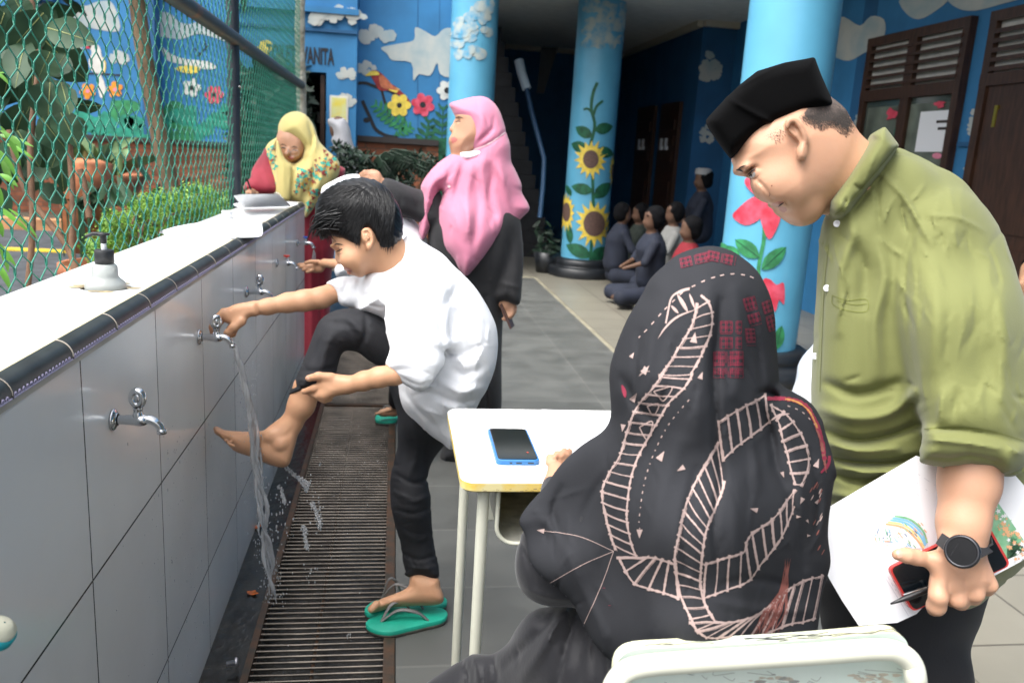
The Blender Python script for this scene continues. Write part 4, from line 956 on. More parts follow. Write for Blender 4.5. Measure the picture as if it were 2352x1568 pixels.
# fresh green bush in a clay pot
bs = thing('potted_bush', P(330, 640, 2, 0), 'bright fresh green feathery bush in a clay pot behind the wall', 'bush'); mb = MB(); st_ = MB(); r = random.Random(5)
poly = cr([(212, 600), (205, 565), (240, 545), (232, 510), (262, 500), (290, 505), (300, 480), (345, 455), (400, 450), (450, 430), (500, 440), (545, 455), (575, 470), (560, 490), (500, 500), (440, 520), (400, 560), (330, 600), (270, 625)], 3, True)
cand = np.column_stack([np.array([r.uniform(200, 580) for _ in range(5200)]), np.array([r.uniform(425, 630) for _ in range(5200)])]); cand = cand[polysdf(poly, cand[:, 0], cand[:, 1]) > -2]
for x, y in cand:
    near = 3.05 + (x - 200) / 380 * 1.5; d_ = near + r.uniform(-.14, .2); c = U(x, y, d_)
    ax_ = rv(r) * .6 + np.array([0, 0, .5]); ax_ /= np.linalg.norm(ax_)
    for k in range(5):
        o = c + ax_ * .012 * k; sd_ = np.cross(ax_, rv(r)); sd_ /= np.linalg.norm(sd_) + 1e-9
        q = .0062 * (1.2 - .1 * k); u_, v_ = sd_ * q * 1.8, np.cross(sd_, ax_) * q; mb.add([o, o + u_ * .5 + v_, o + u_ * 1.2, o + u_ * .5 - v_], [(0, 1, 2, 3)], 0)
mb.build('foliage', M['bush'], bs)
for k in range(14):
    x = r.uniform(240, 540); d_ = 3.05 + (x - 200) / 380 * 1.5; a = U(x, 480 + r.uniform(0, 40), d_); b = P(290, 600, 2, .4); b = U(275, 590, 3.2); st_.tube(cr([b + np.array([0, .3 * r.random(), -.2]), (a + b) / 2 + rv(r) * .05, a], 4), .005, 0, 5)
st_.build('stems', M['stem'], bs)
pc = U(255, 610, 3.2); MB().lathe((pc[0], pc[1], pc[2] - .32), [(.001, 0), (.12, 0), (.17, .28), (.185, .28), (.185, .33), (.165, .33), (.155, .26), (.001, .26)], 0, 28).build('pot', M['terra'], bs)
mb = MB(); mb.box((pc[0] - .25, pc[1] - .25, 0), (-.84, pc[1] + 1.6, pc[2] - .322)); tag(mb.build('planter_plinth', M['soil']), 'low dark planter block carrying the potted bush behind the wall', 'planter')
# round terracotta planter further back
tp_ = thing('terracotta_planter', P(215, 455, 2, .1), 'wide round terracotta planter with pale leaves by the garden brick wall', 'planter')
c = P(215, 455, 2, .1); c = U(225, 440, 9.5); MB().lathe((c[0], c[1], c[2] - .15), [(.001, 0), (.25, 0), (.42, .12), (.5, .30), (.52, .36), (.46, .36), (.40, .30), (.001, .28)], 0, 30).build('bowl', M['terra'], tp_)
mb = MB()
for k in range(34):
    b = c + np.array([r.gauss(0, .2), r.gauss(0, .12), .15]); leafm(mb, b, b + np.array([r.gauss(0, .35), r.gauss(0, .2), r.uniform(.1, .55)]), .16, rv(r), 0, .3, 6)
mb.build('leaves', mat('pale_leaf', (.12, .20, .08), .6, var=.4, vscale=6), tp_)
c = U(190, 385, 9.0)
tag(MB().lathe((c[0], c[1], .0), [(.001, 0), (.22, 0), (.25, c[2] - .2), (.30, c[2] + .05), (.18, c[2] + .09), (.001, c[2] + .1)], 0, 20).build('clay_jar', M['terra']), 'tall orange clay jar half hidden by leaves behind the fence', 'jar')
mb = MB()
for k in range(30):
    x = r.uniform(140, 350); b = U(x, 480, 8.6); b[2] = 0; a_ = U(x + r.gauss(0, 40), r.uniform(400, 480), 8.6); leafm(mb, U(x, 480, 8.6), a_, .10, rv(r), 0, .2, 6); mb.tube([b, U(x, 480, 8.6)], .008, 0, 5)
tag(mb.build('broadleaf_plant', M['leaf']), 'broad leaved dark plants in front of the garden brick wall', 'plant')
# dark shrubbery between fence and toilet, and shrub by the brick wall
def shrub(name, pl, d0, dd, n, sz, m, label, seed):
    r = random.Random(seed); mb = MB(); pl = cr(pl, 3, True); x0, y0 = pl.min(0); x1, y1 = pl.max(0)
    c = np.column_stack([[r.uniform(x0, x1) for _ in range(n)], [r.uniform(y0, y1) for _ in range(n)]]); c = c[polysdf(pl, c[:, 0], c[:, 1]) > 0]
    for x, y in c:
        b = U(x, y, d0 + r.uniform(-dd, dd)); leafm(mb, b, b + rv(r) * sz, sz * .35, rv(r), 0, .2, 4)
    q = U((x0 + x1) / 2, y1, d0); 
    for k in range(4): mb.tube(cr([(q[0] + .03 * k, q[1], 0), (q[0] + .1 * k - .2, q[1], q[2] * .6), U(x0 + (x1 - x0) * (k + .5) / 4, (y0 + y1) / 2, d0)], 4), .012, 1, 6)
    return tag(mb.build(name, [m, M['stem']]), label, 'shrub')
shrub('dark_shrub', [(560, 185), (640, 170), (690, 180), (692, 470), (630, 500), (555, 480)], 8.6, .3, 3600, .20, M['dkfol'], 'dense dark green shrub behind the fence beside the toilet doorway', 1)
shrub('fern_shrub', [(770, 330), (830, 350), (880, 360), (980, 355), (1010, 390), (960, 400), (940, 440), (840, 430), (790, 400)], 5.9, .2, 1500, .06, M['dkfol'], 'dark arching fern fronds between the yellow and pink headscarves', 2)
mb = MB()
for k in range(12):
    a0 = U(850, 430, 5.8); e = U(r.uniform(860, 1010), r.uniform(345, 400), 5.7); mid = (a0 + e) / 2 + np.array([0, 0, .12]); s_ = cr([a0, mid, e], 8); mb.tube(s_, .004, 0, 4)
    for i in range(3, len(s_)):
        for sg_ in (-1, 1): leafm(mb, s_[i], s_[i] + np.array([.03 * sg_, .01, -.06]), .014, np.array([0, -1, .3]), 0, .1, 3)
tag(mb.build('palm_fronds', M['dkfol']), 'drooping dark palm fronds in front of the low brick wall', 'plant')
c = U(1262, 500, 9.6)
pp_ = thing('clutter_stand_in', (c[0], c[1], 0), 'small dark potted plant on the hall floor left of the sunflower column', 'plant')  # made-up plant in place of unidentified dark clutter
MB().lathe((c[0], c[1], 0), [(.001, 0), (.12, 0), (.16, .24), (.13, .24), (.001, .2)], 0, 16).build('pot', M['black_base'], pp_); mb = MB()
for k in range(60): b = c + np.array([r.gauss(0, .07), r.gauss(0, .07), r.uniform(-.45, -.1)]); b[2] = max(.25, b[2]); leafm(mb, b, b + rv(r) * .12, .05, rv(r), 0, .2, 4)
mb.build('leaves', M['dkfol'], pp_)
# fallen leaves and the loose bolt in the gutter
for i, (x, y, s_) in enumerate(((578, 1365, .030), (590, 1212, .026))):
    b = P(x, y, 2, -.043); mb = MB()
    for k in range(3): leafm(mb, b, b + np.array([.02 * math.cos(k * 1.2 + i), .02 * math.sin(k * 1.2 + i), .008]), .016, np.array([0, 0, 1.]), 0, .2, 5)
    tag(mb.build('fallen_leaf', mat('orange_leaf', (.50, .12, .02), .5, var=.4, vscale=60)), ['curled orange leaf lying in the wet gutter', 'reddish leaf in the gutter under the water stream', 'small orange leaf scrap next to the curled leaf'][i], 'leaf', 'fallen leaves in the gutter')
b = P(520, 1524, 2, -.02); mb = MB(); mb.lathe(b, [(.001, 0), (.0065, 0), (.0065, .022), (.012, .0225), (.013, .026), (.010, .030), (.001, .031)], 0, 14, (.95, .1, .12))
tag(mb.build('metal_bolt', mat('pale_metal', (.7, .68, .72), .3, .8)), 'small pale metal bolt lying in the gutter at the bottom', 'bolt')
# ================================================================= PEOPLE
def Zc(k, pts):
    ox, oy, s = {'A': (0, 0, .3472), 'B': (453.7, 181.5, .3472), 'C': (998.2, 0, .3472), 'D': (1542.6, 0, .34724), 'E': (0, 453.7, .3472), 'F': (453.7, 635.2, .3472),
                 'G': (998.2, 816.7, .4792), 'H': (1724.1, 907.4, .42143), 'I': (0, 998.2, .3634), 'J': (453.7, 998.2, .3634), 'K': (1179.6, 317.6, .3471), 'L': (453.7, 226.9, .23148), 'N': (635.2, 0, .28936), 'M': (1588, 317.6, .33759), 'Q': (707.8, 390.2, .28357)}[k]
    return [(ox + p[0] * s, oy + p[1] * s) + tuple(p[2:]) for p in pts]
D = lambda L: Zc('D', L)
H = lambda L: Zc('H', L)
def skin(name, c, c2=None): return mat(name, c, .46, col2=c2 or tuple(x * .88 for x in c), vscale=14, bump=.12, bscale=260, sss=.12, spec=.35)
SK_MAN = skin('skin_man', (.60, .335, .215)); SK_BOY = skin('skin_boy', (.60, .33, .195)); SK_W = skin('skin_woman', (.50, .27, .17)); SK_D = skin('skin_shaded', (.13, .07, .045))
LIP = mat('lip', (.50, .20, .15), .4); LIPR = mat('red_lip', (.42, .13, .11), .4); BROW = mat('brow_hair', (.03, .022, .018), .7); EYEW = mat('eye_white', (.36, .33, .31), .2, spec=.7); IRIS = mat('iris', (.012, .008, .006), .12)
NAIL = mat('nail', (.56, .32, .23), .35)
STUB = mat('cropped_hair', (.07, .055, .05), .8, col2=(.15, .11, .09), vscale=120)
OLIVE = mat('olive_cotton', (.152, .163, .050), .82, var=.06, vscale=5, bump=.25, bscale=350, sheen=.15, bdist=.001)
BLACKC = mat('black_cotton', (.006, .006, .008), .85, var=.25, vscale=6, bump=.3, bscale=300, sheen=.05, bdist=.001)
VELVET = mat('black_velvet', (.0018, .0018, .002), .95, spec=.06, bump=.3, bscale=240, sheen=.01, bdist=.001)
def ecyl(f, c, ax, A, B, h, k=.01, rnd=.012, taper=0, op='+'):
    """elliptic cylinder; ax = rows (fore-aft, up, side)"""
    c = C3(c); ax = np.asarray(ax)
    def fn(Q):
        q = (Q - c) @ ax.T; s_ = 1 - taper * q[..., 1]; r = (np.sqrt((q[..., 0] / (A * s_)) ** 2 + (q[..., 2] / (B * s_)) ** 2) - 1) * min(A, B); u_ = np.abs(q[..., 1]) - h
        kk = rnd; hh = np.maximum(kk - np.abs(r - u_), 0) / kk; return np.maximum(r, u_) + hh * hh * kk * .25
    R_ = math.hypot(max(A, B), h) + .01; return f._a(fn, c - R_, c + R_, k, op)
def frame(a, b):
    """axes from image direction a->b (px): along, perpendicular-up, toward camera"""
    d = np.array([b[0] - a[0], -(b[1] - a[1]), 0.]); d /= np.linalg.norm(d); u_ = np.array([-d[1], d[0], 0]); 
    if u_[1] < 0: u_ = -u_
    return np.array([d, u_, [0, 0, 1.]])
QV = 1.0     # voxel scale
# ---------------------------------------------------------------- man in olive shirt
man = thing('person', (U(2120, 1400, 1.38)[0], U(2120, 1400, 1.38)[1], 0), 'man in olive green shirt and black cap bending forward, holding papers', 'person')
HD = 1.30
f = Fld()
Mz = lambda L: Zc('M', L)
head = Zc('D', [(400, 900), (398, 1010)]) + Mz([(272, 155), (300, 205), (318, 224), (350, 247), (388, 270), (425, 295), (478, 335), (525, 388), (534, 412), (546, 442), (578, 464), (602, 482), (610, 497), (642, 512), (692, 538), (745, 549), (800, 538), (860, 508), (915, 462)]) + Zc('D', [(1080, 1310), (1150, 1200), (1190, 1040), (1210, 900), (1185, 790), (1120, 690), (900, 560), (700, 600), (500, 720)])
f.outline(head, HD, .078, .085, .01)
f.chain(Mz([(424, 292, HD - .006), (442, 332, HD - .006), (466, 372, HD - .006)]), [4.5, 8, 13], .006); f.ell(Mz([(503, 376, HD - .020)])[0], (.009, .008, .008), .006); f.ell(Mz([(500, 405, HD - .016)])[0], (.006, .003, .005), .004, '-'); f.chain(Mz([(450, 305, HD - .01), (500, 345, HD - .02)]), [9, 9], .012)
f.ell(Zc('D', [(462, 1122, HD - .03)])[0], (.010, .006, .026), .014)     # brow ridge
f.ell(Mz([(418, 240, HD - .040)])[0], (.012, .009, .009), .010, '-')
f.ell(Mz([(572, 446, HD - .004)])[0], (.011, .006, .020), .006); f.ell(Mz([(616, 484, HD - .004)])[0], (.011, .0065, .018), .006)
f.chain(Mz([(590, 462, HD - .005), (612, 442, HD - .028), (626, 432, HD - .040)]), [2.4, 2.2, 1.2], .003, '-')
f.ell(Zc('D', [(700, 1220, HD - .045)])[0], (.034, .026, .024), .03)     # cheek
f.ell(Zc('D', [(860, 1380, HD - .01)])[0], (.03, .026, .03), .02)
# ear
f.outline(Zc('D', [(745, 830), (765, 788), (815, 782), (858, 820), (885, 880), (905, 930), (900, 985), (878, 1040), (850, 1045), (836, 1000), (842, 950), (815, 915), (775, 880)]), HD - .084, .013, .008, .008, sm=3)
f.outline(Zc('D', [(768, 835), (795, 812), (835, 840), (860, 890), (868, 935), (850, 950), (825, 905), (790, 872)]), HD - .101, .012, .007, .004, '-')
f.chain(Zc('D', [(762, 845, HD - .096), (775, 800, HD - .098), (815, 795, HD - .098), (850, 835, HD - .098), (880, 895, HD - .096), (893, 940, HD - .092)]), [3.4] * 6, .004, n=3); f.ell(Zc('D', [(862, 1015, HD - .088)])[0], (.008, .011, .006), .006)
f.chain(Zc('D', [(800, 850, HD - .088), (838, 880, HD - .090), (850, 915, HD - .088)]), [3, 3, 3], .004)
# neck, inner torso, arm, hand
f.chain(Zc('D', [(980, 1050, HD), (1150, 1180, HD + .02), (1310, 1300, HD + .035)]), [84, 78, 58], .03)
fi = Fld(); fi.chain(Zc('D', [(1320, 1330, HD + .05)]) + [(2070, 620, 1.40), (2100, 800, 1.40), (2100, 1100, 1.42), (2070, 1340, 1.45)], [60, 90, 110, 105, 80], .03)
fi.chain([(2060, 1360, 1.46), (2060, 1900, 1.9), (2040, 2300, 2.3)], [60, 45, 34], .03); fi.chain([(2110, 1380, 1.45), (2150, 1900, 1.8), (2150, 2400, 2.2)], [60, 45, 34], .03)
fi.chain([(2090, 700, 1.38), (2210, 640, 1.28), (2245, 860, 1.20), (2232, 1040, 1.17)], [60, 60, 60, 58], .02)
f.chain([(2240, 940, 1.19), (2232, 1040, 1.17), (2226, 1110, 1.165), (2212, 1200, 1.155), (2208, 1255, 1.15)], [44, 60, 60, 50, 46], .02)
H = lambda L: Zc('H', L)
hd = 1.15
f.outline(H([(1045, 760), (1040, 830), (975, 860), (968, 930), (985, 1000), (975, 1070), (1040, 1100), (1120, 1130), (1200, 1100), (1290, 1070), (1332, 1030), (1320, 960), (1290, 880), (1282, 780), (1160, 740)]), hd, .022, .022, .012)
f.chain(H([(1000, 905, hd), (900, 882, hd - .008), (850, 872, hd - .012), (800, 868, hd - .014)]), [19, 16, 15.5, 12.5], .008)      # thumb
f.chain(H([(1030, 1020, hd - .005), (1025, 1095, hd - .016), (1012, 1148, hd - .008), (1000, 1165, hd + .012)]), [22, 20, 20, 16], .006)      # index
f.chain(H([(1120, 1040, hd - .004), (1130, 1110, hd - .010), (1145, 1125, hd + .006), (1090, 1120, hd + .024)]), [22, 19, 17, 13], .006)
f.chain(H([(1210, 1020, hd - .004), (1225, 1080, hd - .008), (1215, 1100, hd + .008), (1150, 1090, hd + .026)]), [22, 18, 16, 12], .006)
f.chain(H([(1280, 990, hd - .002), (1305, 1035, hd - .004), (1290, 1055, hd + .012), (1230, 1050, hd + .026)]), [17, 15, 14, 11], .006)
f.strokes([(H([(1080, 1000), (1078, 1090)]), 5, -.0016), (H([(1168, 990), (1172, 1080)]), 5, -.0016), (H([(1255, 960), (1262, 1040)]), 5, -.0014), (H([(1060, 900), (1120, 960), (1180, 980)]), 9, .001), (H([(850, 850), (850, 905)]), 3, -.0006), (H([(860, 852), (862, 905)]), 3, -.0006)], (1.0, 1.25))
lipA = Mz([(545, 452), (562, 436), (592, 432), (625, 430), (610, 448), (600, 462), (640, 470), (650, 490), (625, 506), (600, 492), (590, 470), (570, 466)])
stA = Zc('D', [(840, 790), (880, 740), (1080, 660), (1220, 760), (1210, 850), (1150, 905), (1060, 850), (980, 870), (900, 830)]); stB = Zc('D', [(600, 900), (740, 810), (760, 870), (740, 930), (700, 960), (650, 930)])
stC = Zc('D', [(880, 770), (920, 700), (1080, 640), (1150, 720), (1178, 790), (1150, 845), (1080, 800), (980, 800)])
def ix(px, py, d):
    i = np.zeros(len(px), int); a = (d < 1.5) & (px < 1990); i[a & inpoly(stC, px, py)] = 2
    i[a & inpoly(lipA, px, py)] = 1; jx = px + 6 * np.sin(py * .9) + 5 * np.sin(px * 1.3); return i
# cap
g = Fld(); ca, cb = Zc('D', [(385, 1060)])[0], Zc('D', [(1082, 692)])[0]; fr = frame(ca, cb)
g.outline(Zc('D', [(205, 790), (345, 640), (450, 530), (560, 455), (740, 400), (935, 362), (960, 372), (1010, 500), (1082, 690), (1060, 705), (880, 765), (700, 838), (560, 915), (400, 1052), (388, 1066), (330, 985), (270, 895)]), HD, .080, .024, .01, sm=1, pw=2.2)
g.outline(Zc('D', [(80, 830), (205, 790), (345, 640), (560, 455), (740, 400), (960, 362), (1100, 690), (1200, 760), (700, 1100), (388, 1090)]), HD, .092, .03, .018, '&', sm=1, pw=4)
g.strokes([(Zc('D', [(350, 640), (480, 715), (600, 780), (700, 832)]), 5, .0022), (Zc('D', [(350, 640), (500, 545), (740, 425), (945, 385)]), 4, .0015)])
g.noise(.0006, 60, 8, 3)
cap = sobj(g, 'cap', VELVET, man, .003 * QV, 1)
# shirt
g = Fld()
torso = [(1985, 395), (2050, 340), (2090, 348), (2160, 385), (2235, 450), (2300, 540), (2345, 680), (2385, 850), (2410, 1050), (2400, 1240), (2352, 1300), (2300, 1345), (2225, 1402), (2140, 1380), (2050, 1350), (1960, 1330), (1905, 1300), (1900, 1190), (1880, 1080), (1862, 940), (1866, 800), (1874, 680), (1880, 570), (1893, 500), (1935, 450)]
g.outline(torso, 1.40, .155, .075, .02)
g.outline([(2090, 560), (2130, 470), (2210, 440), (2290, 520), (2350, 680), (2385, 850), (2385, 1000), (2330, 1060), (2230, 1050), (2130, 1000), (2118, 960), (2100, 850), (2082, 700)], [(2200, 500, 1.28), (2240, 800, 1.20), (2230, 1000, 1.18)], .078, .065, .045)
g.outline([(2124, 975), (2180, 968), (2270, 978), (2352, 1008), (2370, 1040), (2340, 1085), (2305, 1094), (2280, 1078), (2200, 1075), (2150, 1072), (2103, 1060), (2108, 1040), (2118, 1010)], 1.17, .070, .030, .006, sm=2)
g.chain([(2222, 1130, 1.165), (2222, 1040, 1.17)], [66, 62], .004, '-')
g.chain([(2015, 428, 1.30), (2060, 440, 1.31)], [44, 60], .02); g.chain([(1985, 506, 1.312), (2045, 452, 1.312), (2140, 460, 1.345)], [66, 76, 66], .03)
g.outline([(1905, 480), (1918, 500), (1940, 498), (2000, 420), (2068, 335), (2030, 290), (1998, 310), (1960, 390)], 1.335, .088, .04, .008, sm=1)
col = Zc('D', [(1050, 1330), (1050, 1395), (1075, 1438), (1110, 1442), (1180, 1400), (1330, 1230), (1440, 1080), (1512, 965), (1412, 838), (1330, 890), (1340, 915), (1240, 1060), (1110, 1240)])
g.outline(col, [(1910, 480, 1.29), (2050, 310, 1.27)], .055, .016, .010, sm=1)
g.strokes([
    ([(1945, 500), (2000, 430), (2062, 345)], 7, -.004), ([(2020, 395), (2075, 450), (2110, 510), (2140, 560)], 7, .004),
    ([(2120, 500), (2090, 560), (2080, 660), (2095, 800), (2115, 920)], 10, -.003), ([(2135, 495), (2200, 500), (2260, 530)], 5, .003),
    ([(2140, 620), (2150, 720), (2145, 840)], 22, .007), ([(2230, 560), (2250, 700), (2255, 860)], 26, -.006), ([(2300, 680), (2310, 800), (2300, 940)], 20, .008), ([(2200, 900), (2190, 960)], 10, -.006), ([(2165, 900), (2160, 965)], 8, .006),
    ([(1960, 560), (1985, 620), (1980, 700)], 18, -.006), ([(1940, 470), (1960, 540), (1930, 620), (1925, 760)], 14, .005), ([(2020, 560), (2030, 640), (2010, 740), (2015, 860)], 16, .006),
    ([(1890, 985), (1960, 1010), (2040, 1000), (2110, 975)], 10, -.012), ([(1885, 1045), (1960, 1060), (2040, 1062), (2110, 1050)], 8, -.013), ([(1895, 1015), (1970, 1035), (2060, 1030)], 9, .008), ([(1890, 940), (1960, 960), (2040, 950), (2100, 900)], 14, .009), ([(1900, 880), (1970, 905), (2060, 880)], 12, -.008), ([(1920, 1090), (1980, 1105), (2030, 1095)], 10, -.010), ([(1930, 1075), (2000, 1085), (2080, 1080)], 7, .006), ([(1900, 1130), (1990, 1150)], 10, .006),
    ([(1905, 545), (1893, 650), (1885, 800), (1880, 900)], 3, -.0018), ([(2125, 990), (2200, 985), (2290, 1000)], 4, -.004), ([(2120, 1010), (2200, 1015), (2300, 1030)], 5, .003), ([(2115, 1045), (2180, 1052), (2230, 1046), (2300, 1062)], 5, -.003)], (1.0, 1.42))
g.wrinkles(torso, 90, lambda x, y: (1.5 if y < 850 else .15), 70, 4.5, .0024, 1, .5); g.wrinkles([(2090, 560), (2200, 450), (2350, 680), (2380, 1000), (2230, 1060), (2110, 950)], 50, 1.45, 80, 6, .0020, 2, .3); g.noise(.0008, 26, 14, 5)
g_sh = g; shirt = sobj(g, 'shirt', OLIVE, man, .0032 * QV, 1)
q = Drape(shirt); 
q.ribbon([(1912, 678), (1945, 690), (1990, 688), (1991, 715), (1950, 714), (1915, 700), (1912, 678)], 1.6, 0, 3); q.ribbon([(1922, 690), (1960, 700), (1992, 698)], 1.4, 0, 3)
q.ribbon([(1905, 560), (1895, 650), (1888, 800), (1884, 900)], 1.3, 0, 5); q.ribbon(D([(1080, 1420), (1160, 1350), (1300, 1190), (1420, 1050), (1490, 960)]), 1.2, 0, 4)
q.ribbon([(2124, 985), (2200, 980), (2280, 990), (2350, 1012)], 1.4, 0, 4)
q.join(shirt, [mat('olive_seam', (.13, .145, .03), .9)])
mb = MB()
for x, y in ((1924, 514), (1901, 662), (1874, 818)):
    h = q.hit(x, y, .001); 
    if h is not None:
        bt = MB(); nn = -ray(x, y) + np.array([-.3, 0, 0]); nn /= np.linalg.norm(nn); bt.lathe(h, [(.0055, 0), (.0055, .0018), (.0042, .0024), (.003, .0014), (.0001, .0014)], 0, 14, nn); bt.build('button', mat('pearl_button', (.75, .75, .78), .2, spec=.8) if 'pearl_button' not in bpy.data.materials else bpy.data.materials['pearl_button'], man)
# trousers
g = Fld()
g.outline([(1890, 1290), (2250, 1290), (2262, 1400), (2225, 1500), (2200, 1640), (2150, 1800), (1990, 1800), (1930, 1640), (1900, 1500), (1880, 1400)], 1.44, .10, .08, .02)
g.chain([(2130, 1550, 1.42), (2150, 1900, 1.8), (2150, 2320, 2.2)], [95, 80, 52], .03); g.chain([(2040, 1600, 1.5), (2060, 1900, 1.9), (2040, 2280, 2.3)], [95, 75, 50], .03)
g.noise(.002, 20, 12, 8); g_tr = g
sobj(g, 'trousers', BLACKC, man, .006, 1)
g = Fld()
for c_ in ((2150, 2400, 2.2), (2040, 2330, 2.32)):
    w_ = U(*c_); w_[2] = .03; cc = tocam(w_); cc2 = tocam(w_ + [-.16, 0, -.005]); g.cone(cc, cc2, .045, .035, .02)
sobj(g, 'shoes', mat('black_leather', (.02, .02, .02), .4), man, .006, 1)
f.strokes([(Mz([(462, 292), (488, 325), (512, 352), (530, 392)]), 3.4, -.0030), (Mz([(436, 282), (462, 300), (478, 318)]), 4, -.0018), (Mz([(536, 408), (560, 420), (600, 415)]), 4, -.0022), (Mz([(635, 418), (655, 440), (662, 462)]), 4.5, -.0010), (Mz([(600, 505), (640, 500), (680, 505)]), 5, -.0014), (Mz([(390, 215), (430, 195), (465, 205)]), 4, -.002), (Mz([(395, 280), (440, 275), (470, 250)]), 4, -.0014)], (1.1, 1.32))
f.inner(fi, [g_sh, g_tr], .008)
body = sobj(f, 'body', [SK_MAN, LIP, STUB], man, .0020 * QV, 1, ix)
dr_ = Drape(body); r_ = random.Random(1); stub = MB()
for poly_, n_, e_ in ((stA, 9000, 20), (stB, 700, 26)):
    pl_ = np.array(poly_); x0_, y0_ = pl_.min(0); x1_, y1_ = pl_.max(0); c_ = np.column_stack([[r_.uniform(x0_, x1_) for _ in range(n_ * 2)], [r_.uniform(y0_, y1_) for _ in range(n_ * 2)]]); sd_ = polysdf(cr(poly_, 3, True), c_[:, 0], c_[:, 1])
    for (x, y), q in zip(c_, sd_):
        if q > 0 and r_.random() < min(1, (q / e_) ** 1.2 + .05):
            h = dr_.hit(x, y, .0)
            if h is None: continue
            e = h + ROT @ np.array([.0012, -.0022, .0008]) * r_.uniform(.6, 1.3); stub.tube([h, e], [.00024, .0001], 0, 3, False)
stub.build('shaved_hair', BROW, man); D = lambda L: Zc('D', L)
dr_.ribbon(Mz([(308, 216), (328, 212), (352, 224)]), 4.5, 0, 2, taper=True, lift=.001); dr_.ribbon(Mz([(318, 214), (340, 196), (372, 184)]), 2.6, 0, 2, taper=True, lift=.001)
dr_.patch(Mz([(412, 250)])[0], Mz([(390, 262), (402, 243), (428, 228), (438, 236), (434, 258), (415, 270)]), 1, 2, .0008); dr_.patch(Mz([(408, 252)])[0], Mz([(396, 258), (402, 244), (416, 242), (418, 258), (406, 266)]), 2, 2, .0014)
dr_.ribbon(Mz([(378, 256), (405, 232), (442, 208)]), 3.2, 0, 2, taper=True, lift=.0018); dr_.ribbon(Mz([(385, 228), (412, 208), (445, 190)]), 1.2, 3, 2, taper=True); dr_.ribbon(Mz([(415, 275), (440, 268), (460, 250)]), 1.4, 3, 2, taper=True)
dr_.ribbon(Mz([(592, 462), (610, 446), (628, 433)]), 3.4, 5, 2, taper=True, lift=.0012); dr_.ribbon(Mz([(528, 398), (536, 380), (530, 362)]), 1.3, 3, 2, taper=True); dr_.ribbon(Mz([(632, 425), (640, 440), (650, 455)]), 1.0, 3, 2, taper=True)
mo = Mz([(547, 323)])[0]; dr_.patch(mo, [(mo[0] + 1.8 * math.cos(t), mo[1] + 1.8 * math.sin(t)) for t in np.arange(6)], 3, 1, .001)
dr_.patch(H([(808, 868)])[0], H([(795, 850), (815, 838), (828, 855), (824, 880), (806, 885), (795, 868)]), 4, 2, .0012)
dr_.join(body, [BROW, EYEW, IRIS, mat('crease_shade_mole', (.22, .085, .05), .6), NAIL, mat('mouth_dark', (.05, .012, .01), .5)])  # crease ribbons paint shade into skin folds; same colour serves the mole
# wrist watch
wt = thing('wrist_watch', U(2212, 1265, 1.13), 'round black smart watch on the wrist of the man in green', 'watch')
c = U(2210, 1266, 1.092); nz = (EYE - c) / np.linalg.norm(EYE - c); nz = nz + np.array([-.25, 0, .05]); nz /= np.linalg.norm(nz)
MB().lathe(c - nz * .006, [(.001, 0), (.0205, 0), (.022, .003), (.022, .008), (.0205, .0105), (.0185, .0108), (.0178, .0098)], 0, 40, nz).build('case', mat('watch_steel', (.05, .05, .055), .28, .8), wt)
MB().lathe(c - nz * .006, [(.0001, .0102), (.0178, .0099)], 0, 40, nz, False).build('screen', mat('watch_glass', (.003, .003, .004), .25, spec=.2), wt)
st_ = MB(); lft = U(2168, 1232, 1.135); rgt = U(2268, 1262, 1.145)
def strap(a, b, w0, w1, bow):
    a = np.asarray(a); b = np.asarray(b); s_ = cr([a, (a + b) / 2 + bow, b], 5); t = np.gradient(s_, axis=0); V = []
    for i, p in enumerate(s_):
        tt = t[i] / np.linalg.norm(t[i]); n_ = nz - tt * (nz @ tt); n_ /= np.linalg.norm(n_); sd = np.cross(tt, n_); w_ = w0 + (w1 - w0) * i / (len(s_) - 1)
        V += [p + sd * w_ + n_ * .0012, p - sd * w_ + n_ * .0012, p - sd * w_ - n_ * .0012, p + sd * w_ - n_ * .0012]
    st_.add(V, [(4 * i + a_, 4 * i + (a_ + 1) % 4, 4 * i + 4 + (a_ + 1) % 4, 4 * i + 4 + a_) for i in range(len(s_) - 1) for a_ in range(4)] + [(0, 3, 2, 1), tuple(range(len(V) - 4, len(V)))])
strap(U(2194, 1262, 1.094), U(2158, 1236, 1.135), .0095, .0085, nz * .002); strap(U(2226, 1276, 1.096), U(2268, 1256, 1.135), .0095, .0085, nz * .004); strap(U(2268, 1256, 1.135), U(2266, 1240, 1.19), .0085, .008, nz * 0)
st_.build('strap', mat('rubber_strap', (.02, .02, .022), .55), wt)
# ---------------------------------------------------------------- seated woman, patterned black headscarf
HIJ = mat('charcoal_print_cotton', (.027, .028, .032), .95, spec=.15, var=.12, vscale=5, bump=.25, bscale=400, sheen=0, bdist=.0008)
SATIN = mat('black_satin', (.012, .012, .015), .62, spec=.3, bump=.15, bscale=200, sheen=.2)
PR_P = mat('print_pale_pink', (.40, .295, .27), .85); PR_R = mat('print_red', (.20, .012, .035), .8); PR_B = mat('print_brown', (.22, .07, .055), .8); PR_Y = mat('print_gold', (.45, .22, .06), .8)
G = lambda L: Zc('G', L); K = lambda L: Zc('K', L)
la = thing('person', (U(1600, 1400, 1.15)[0], U(1600, 1400, 1.15)[1], 0), 'seated woman seen from behind in a charcoal headscarf with pale ladder print', 'person')
f = Fld()
fi = Fld(); fi.ell((1605, 755, 1.08), (.066, .085, .075), .02); fi.chain([(1600, 820, 1.08), (1600, 950, 1.08)], [60, 80], .03)
